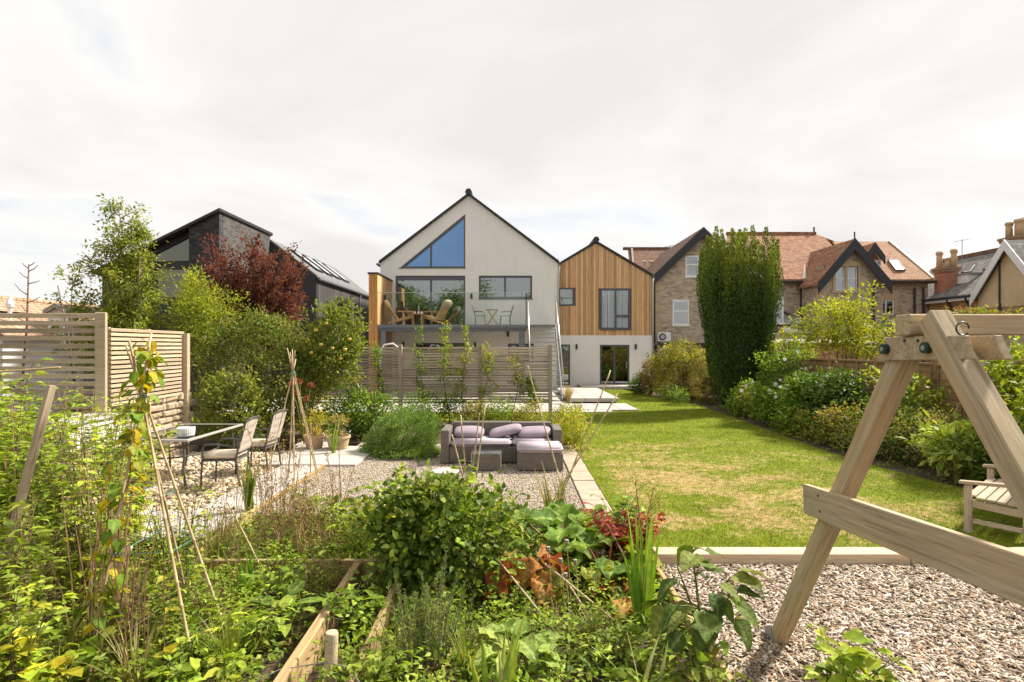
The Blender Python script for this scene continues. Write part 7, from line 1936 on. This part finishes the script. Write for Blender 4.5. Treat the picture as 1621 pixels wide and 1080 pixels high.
def big_plant(label, base, specs, name, cat, stem_m=GREENSTEM, sr=.008, main=0):
    """specs: (tip pos of petiole, yaw, pitch, L, W, mesh params...)"""
    t=thing(name,label,cat,base); ms=[]
    for k in range(main):
        a=k*2*pi/main+.4; hh=max(s_[0][2] for s_ in specs)-base[2]; rd=.18+.06*(k%2)
        pts=[Vector(base)+Vector((rd*math.cos(a)*f**1.5,rd*math.sin(a)*f**1.5,hh*(.7+.25*((k*3)%4)/3)*f)) for f in (0,.25,.5,.75,1)]
        b=MB(); b.tube(pts,[sr*1.2,sr*1.1,sr,sr*.8,sr*.5],6,False); b.build('stem',stem_m,t,smooth=True); ms.append(pts)
    for i,(p,yaw,pitch,roll,L,W,lobes,ruf,col,vein,mat) in enumerate(specs):
        me=big_leaf_mesh(L,W,lobes,ruf,col,vein,int(abs(p[0]*1000)+i*7+abs(base[0])*31))
        M=T3(p) @ RZ(yaw) @ Matrix.Rotation(-pitch,4,'Y') @ Matrix.Rotation(roll,4,'X')
        lf_=mesh_obj('leaf',me,mat,t,M)
        b=MB(); q=Vector(p); q0=Vector(base)+Vector((.03*math.cos(i*2.4),.03*math.sin(i*2.4),0)); q0=min((u_ for l_ in ms for u_ in l_ if u_.z<=q.z+.02),key=lambda u_:(u_-q).length) if ms else q0; md=q0.lerp(q,.5)+Vector((0,0,.05 if not ms else .015)); b.tube([q0,md,q],[sr*1.3,sr,sr*.6] if not ms else [sr*.5,sr*.4,sr*.35],6,False); b.build('petiole',stem_m,lf_,smooth=True)
    return t
rg=np.random.default_rng(760)
def rnd_specs(base,n,rad,h,L,W,cols,vein,lobes,ruf,mat=BIGLEAF,pitch=(.0,.5)):
    S=[]
    for i in range(n):
        a=i*2.4+rg.uniform(-.4,.4); r_=rad*rg.uniform(.25,1); z=base[2]+h*rg.uniform(.45,1.05)*(1.15-.35*r_/rad)
        c=cols[rg.integers(0,len(cols))]; k=rg.uniform(.75,1.2)
        S.append(((base[0]+r_*math.cos(a),base[1]+r_*math.sin(a),z),a+rg.uniform(-.5,.5),rg.uniform(*pitch),rg.uniform(-.35,.35),L*k,W*k,lobes,ruf,c,vein,mat))
    return S
RHG=[(.06,.11,.018),(.09,.15,.022),(.13,.19,.03)]
big_plant('large rhubarb clump with crinkled green leaves',(.52,5.75,-.1),rnd_specs((.52,5.75,-.1),16,.42,.46,.34,.34,RHG,(.22,.26,.08),.16,.12),'rhubarb','rhubarb',m_plain('rhubarb_stalk',(.30,.12,.06)),.013)
big_plant('rhubarb clump reaching towards the lawn corner',(.88,5.3,-.1),rnd_specs((.88,5.3,-.1),9,.32,.36,.28,.28,RHG+[(.2,.2,.04)],(.22,.26,.08),.16,.12),'rhubarb','rhubarb',MATS['rhubarb_stalk'],.012)
big_plant('withered rhubarb leaves turned red and orange',(.15,5.0,-.1),rnd_specs((.15,5.0,-.1),11,.26,.36,.30,.28,[(.22,.05,.022),(.26,.105,.035),(.17,.04,.022),(.15,.13,.035)],(.28,.18,.07),.25,.2,pitch=(-.8,.1)),'withered_rhubarb','rhubarb',MATS['rhubarb_stalk'],.012)
big_plant('red crinkled leaves below the green iris blades',(.93,4.85,-.1),rnd_specs((.93,4.85,-.1),6,.2,.24,.2,.17,[(.26,.055,.03),(.20,.045,.025),(.28,.13,.04)],(.34,.2,.09),.25,.18,pitch=(-.8,.2)),'withered_rhubarb','rhubarb',MATS['rhubarb_stalk'],.01)
big_plant('broad veined hydrangea like leaves at the wood chip edge',(1.32,3.9,-.1),rnd_specs((1.32,3.9,-.1),34,.36,.72,.19,.15,[(.035,.062,.014),(.05,.082,.017),(.075,.105,.022),(.12,.13,.03)],(.12,.15,.05),.03,.04,BIGLEAF,(-.9,.1)),'broad_leaf_shrub','shrub',GREENSTEM,.009,5)
big_plant('pale crinkled leaves at bottom centre',(.02,3.75,-.12),rnd_specs((.02,3.75,-.12),13,.26,.30,.19,.18,[(.16,.21,.05),(.21,.25,.07),(.12,.17,.04)],(.3,.33,.14),.08,.07),'mallow','plant',GREENSTEM,.006)
big_plant('chard like leaves in front of the raised bed',(-1.75,4.3,-.12),rnd_specs((-1.75,4.3,-.12),12,.25,.30,.18,.10,G1,(.24,.27,.08),.02,.04),'leaf_beet','vegetable',GREENSTEM,.006)
# bean leaves up the near cane
t=thing('climbing_bean','bean vine with yellow and green leaves on the left wigwam','climber',(-2.76,3.7,-.1))
a0=Vector(feet[3]); a1=ext(feet[3],(-2.70,4.15,1.735),1.22); b=MB(); pts=[]
for i in range(60):
    f=i/59; q=a0.lerp(a1,f); pts.append(q+Vector((.016*math.cos(f*34),.016*math.sin(f*34),0)))
b.tube(pts,.0035,5); b.build('vine',REDTWIG,t,smooth=True)
BC=[(.09,.14,.018),(.13,.18,.022),(.26,.18,.012),(.28,.20,.015),(.18,.18,.025),(.11,.16,.02),(.08,.12,.016)]
bms=[big_leaf_mesh(.09,.08,.04,.07,c,tuple(min(1,q*1.3) for q in c),900+i,.25,.1,6,6) for i,c in enumerate(BC)]
for me in bms: me.materials.append(LEAF)
for i in range(120):
    f=rg.uniform(.12,1.0) if i>25 else rg.uniform(.55,.95); q=a0.lerp(a1,f); a=rg.uniform(0,2*pi); r_=rg.uniform(.02,.11)
    M=T3(q+Vector((r_*math.cos(a),r_*math.sin(a)-.02,rg.uniform(-.04,.04)))) @ RZ(a+rg.uniform(-.6,.6)) @ Matrix.Rotation(rg.uniform(.2,1.2),4,'Y') @ Matrix.Rotation(rg.uniform(-.5,.5),4,'X') @ Matrix.Scale(rg.uniform(.7,1.15),4)
    mesh_obj('leaf',bms[rg.integers(0,len(bms))],None,t,M)
# iris clumps: single blades
def blade_mesh(L,w_,bend,col,seed):
    rng=np.random.default_rng(seed); V=[];F=[];Cc=[];K=9
    for k in range(K):
        f=k/(K-1); wv=w_*(.75+.25*math.sin(pi*min(1,f*1.4)))*(1 if f<.6 else max(.02,1-((f-.6)/.4)**1.6)); x=bend*L*f**2.2; z=L*f*(1-.25*abs(bend)*f)
        V+=[(x,-wv/2,z),(x-.12*w_,0,z),(x,wv/2,z)]; s=1+.15*math.sin(f*9); Cc+=[[c*s for c in col],[c*1.2 for c in col],[c*.9 for c in col]]
    for k in range(K-1): a=3*k; F+=[[a,a+1,a+4,a+3],[a+1,a+2,a+5,a+4]]
    return np_mesh('blade',np.array(V),np.array(F),np.clip(np.array(Cc)*1.25,0,1),True)
def iris(label,base,n,L,w_,spread,cols,seed,fan=None,bend=.12):
    rng=np.random.default_rng(seed); t=thing('iris_clump',label,'iris',base)
    for i in range(n):
        a=rng.uniform(0,2*pi) if fan is None else fan+pi*(i%2)+rng.normal(0,.3); tilt=spread*rng.uniform(.05,1); me=blade_mesh(L*rng.uniform(.6,1.05),w_*rng.uniform(.75,1.1),bend*rng.uniform(.0,1.6),cols[rng.integers(0,len(cols))],seed*10+i); me.materials.append(BLADEM)
        mesh_obj('blade',me,None,t,T3(base) @ T3(rng.normal(0,.03),rng.normal(0,.03),0) @ RZ(a) @ Matrix.Rotation(tilt,4,'Y') @ RZ(rng.uniform(-.6,.6)+1.2))
    return t
IC=[(.10,.20,.025),(.14,.25,.03),(.18,.28,.04),(.22,.28,.06)]
iris('tall bright green sword leaves right of the rhubarb',(1.0,4.35,-.12),15,1.02,.042,.20,IC,951,0.0)
iris('sword leaves beside the nearest dining chair',(-3.3,7.15,-.05),13,.85,.05,.16,[(.13,.19,.03),(.18,.23,.05),(.25,.27,.08)],952,0.0)
iris('sparse sword leaves before the collapsed canes',(.52,6.75,-.12),15,.85,.03,.35,[(.10,.15,.03),(.16,.20,.05),(.34,.27,.12)],953)
iris('yellow green sword leaves at the bottom edge',(-.12,3.3,-.15),9,.75,.05,.30,[(.25,.30,.05),(.18,.25,.04),(.33,.34,.10)],954,0.3)
iris('narrow sword leaves behind the bean wigwam',(-2.3,4.9,-.12),12,.55,.035,.18,IC,955,0.0)
iris('arching leaf blades at the left edge',(-3.0,3.75,-.12),7,1.0,.035,.5,[(.26,.27,.06),(.16,.2,.04)],956,None,.35)
iris('pale arching blades at the bottom right of the sword leaves',(.78,3.4,-.15),10,.5,.03,.7,[(.34,.34,.12),(.26,.29,.07)],957,None,.45)
iris('green blades behind the second wigwam by the pots',(-3.45,11.0,0),9,.75,.03,.22,IC,958)
flowers(thing('cosmos','pale pink flower above the currant bush','flower',(-.95,6.0,0)),[(-1.02,6.0,.84),(-1.05,5.98,.82)],.045,((.72,.56,.56),(.75,.64,.64)),5)
b=MB(); b.tube([(-.99,6.0,-.1),(-1.02,6.0,.84)],.004,5); b.build('stem',GREENSTEM,[o for o in C.objects if o.name.startswith('cosmos')][0])
# ground cover over the foreground soil
rng=np.random.default_rng(990)
def cover(label,name,cat,x0,x1,y0,y1,ncl,per,L,W,hmax,cols,seed,clump=.06,kind='d',skip=None):
    rng=np.random.default_rng(seed); cx=rng.uniform(x0,x1,ncl); cy=rng.uniform(y0,y1,ncl); cz=-.13+hmax*rng.random(ncl)**2
    c=np.stack([cx,cy,cz],1)
    P=np.repeat(c,per,0)+rng.normal(0,1,(ncl*per,3))*clump*np.array([1,1,.5]); P[:,2]=np.maximum(P[:,2],-.13)
    idx=np.repeat(np.arange(ncl),per)
    ok=np.ones(len(P),bool) if skip is None else ~skip(P)
    P=P[ok];idx=idx[ok]
    o=leafmesh(name,P,rng.normal(0,1,P.shape)*np.array([1,1,.5])+np.array([0,0,.3]),rng.normal(0,.4,P.shape)+np.array([0,0,.9]),L*rng.uniform(.5,1.3,len(P)),W*rng.uniform(.6,1.2,len(P)),cols_for(rng,idx,ncl,cols,.15,.3),LEAF,None,kind)
    return tag(o,label,cat,kind='stuff')
sk=lambda P:((P[:,0]>-1.56)&(P[:,0]<-1.28)&(P[:,1]<5.5))|((P[:,0]>-5.8)&(P[:,0]<-3.3)&(P[:,1]>6.1))|((P[:,1]>7.0)&(P[:,0]>-3.3))
cover('mixed green weeds covering the vegetable bed','ground_cover','ground cover',-4.6,1.35,2.9,6.95,3000,15,.055,.028,.28,G1+FG+FG+[(.06,.095,.03)],991,skip=sk)
cover('dry leaf litter and straw among the vegetable beds','leaf_litter','leaf litter',-4.6,1.35,2.9,6.95,700,8,.06,.025,.05,TAN+[(.35,.27,.14)],992,skip=sk)
cover('low weeds along the right flower border','border_cover','ground cover',6.5,8.1,7.0,24,700,14,.06,.035,.16,GO+G1,993)
cover('low weeds at the foot of the slatted screen','screen_cover','ground cover',-5.6,.9,12.5,15.8,500,14,.07,.04,.2,GO+G1+TAN[:1],994)
cover('sprigs of green weeds in the gravel by the pavers','gravel_weeds','weeds',.2,.95,7.2,9.0,26,10,.05,.02,.12,FG,995,.05)

# ---- trees behind the viewpoint, which the balcony glazing mirrors
for i,(lab,c,rad) in enumerate((('round broadleaf tree behind the viewpoint mirrored in the glazing',(-8,-42,6.2),(6.5,4,6.0)),('second broadleaf tree behind the viewpoint further right',(5,-44,5.6),(6.0,4,5.6)),('tall broadleaf tree behind the viewpoint at far left',(-20,-43,6.6),(6.5,4,6.4)))):
    shrub('broadleaf_tree',lab,'tree',c,rad,900,22,.34,.2,G1+GD,.6,nst=14,r0=.14,base=(c[0],c[1],0),shell=.5,amp=.3,parts=('trunk','crown'))
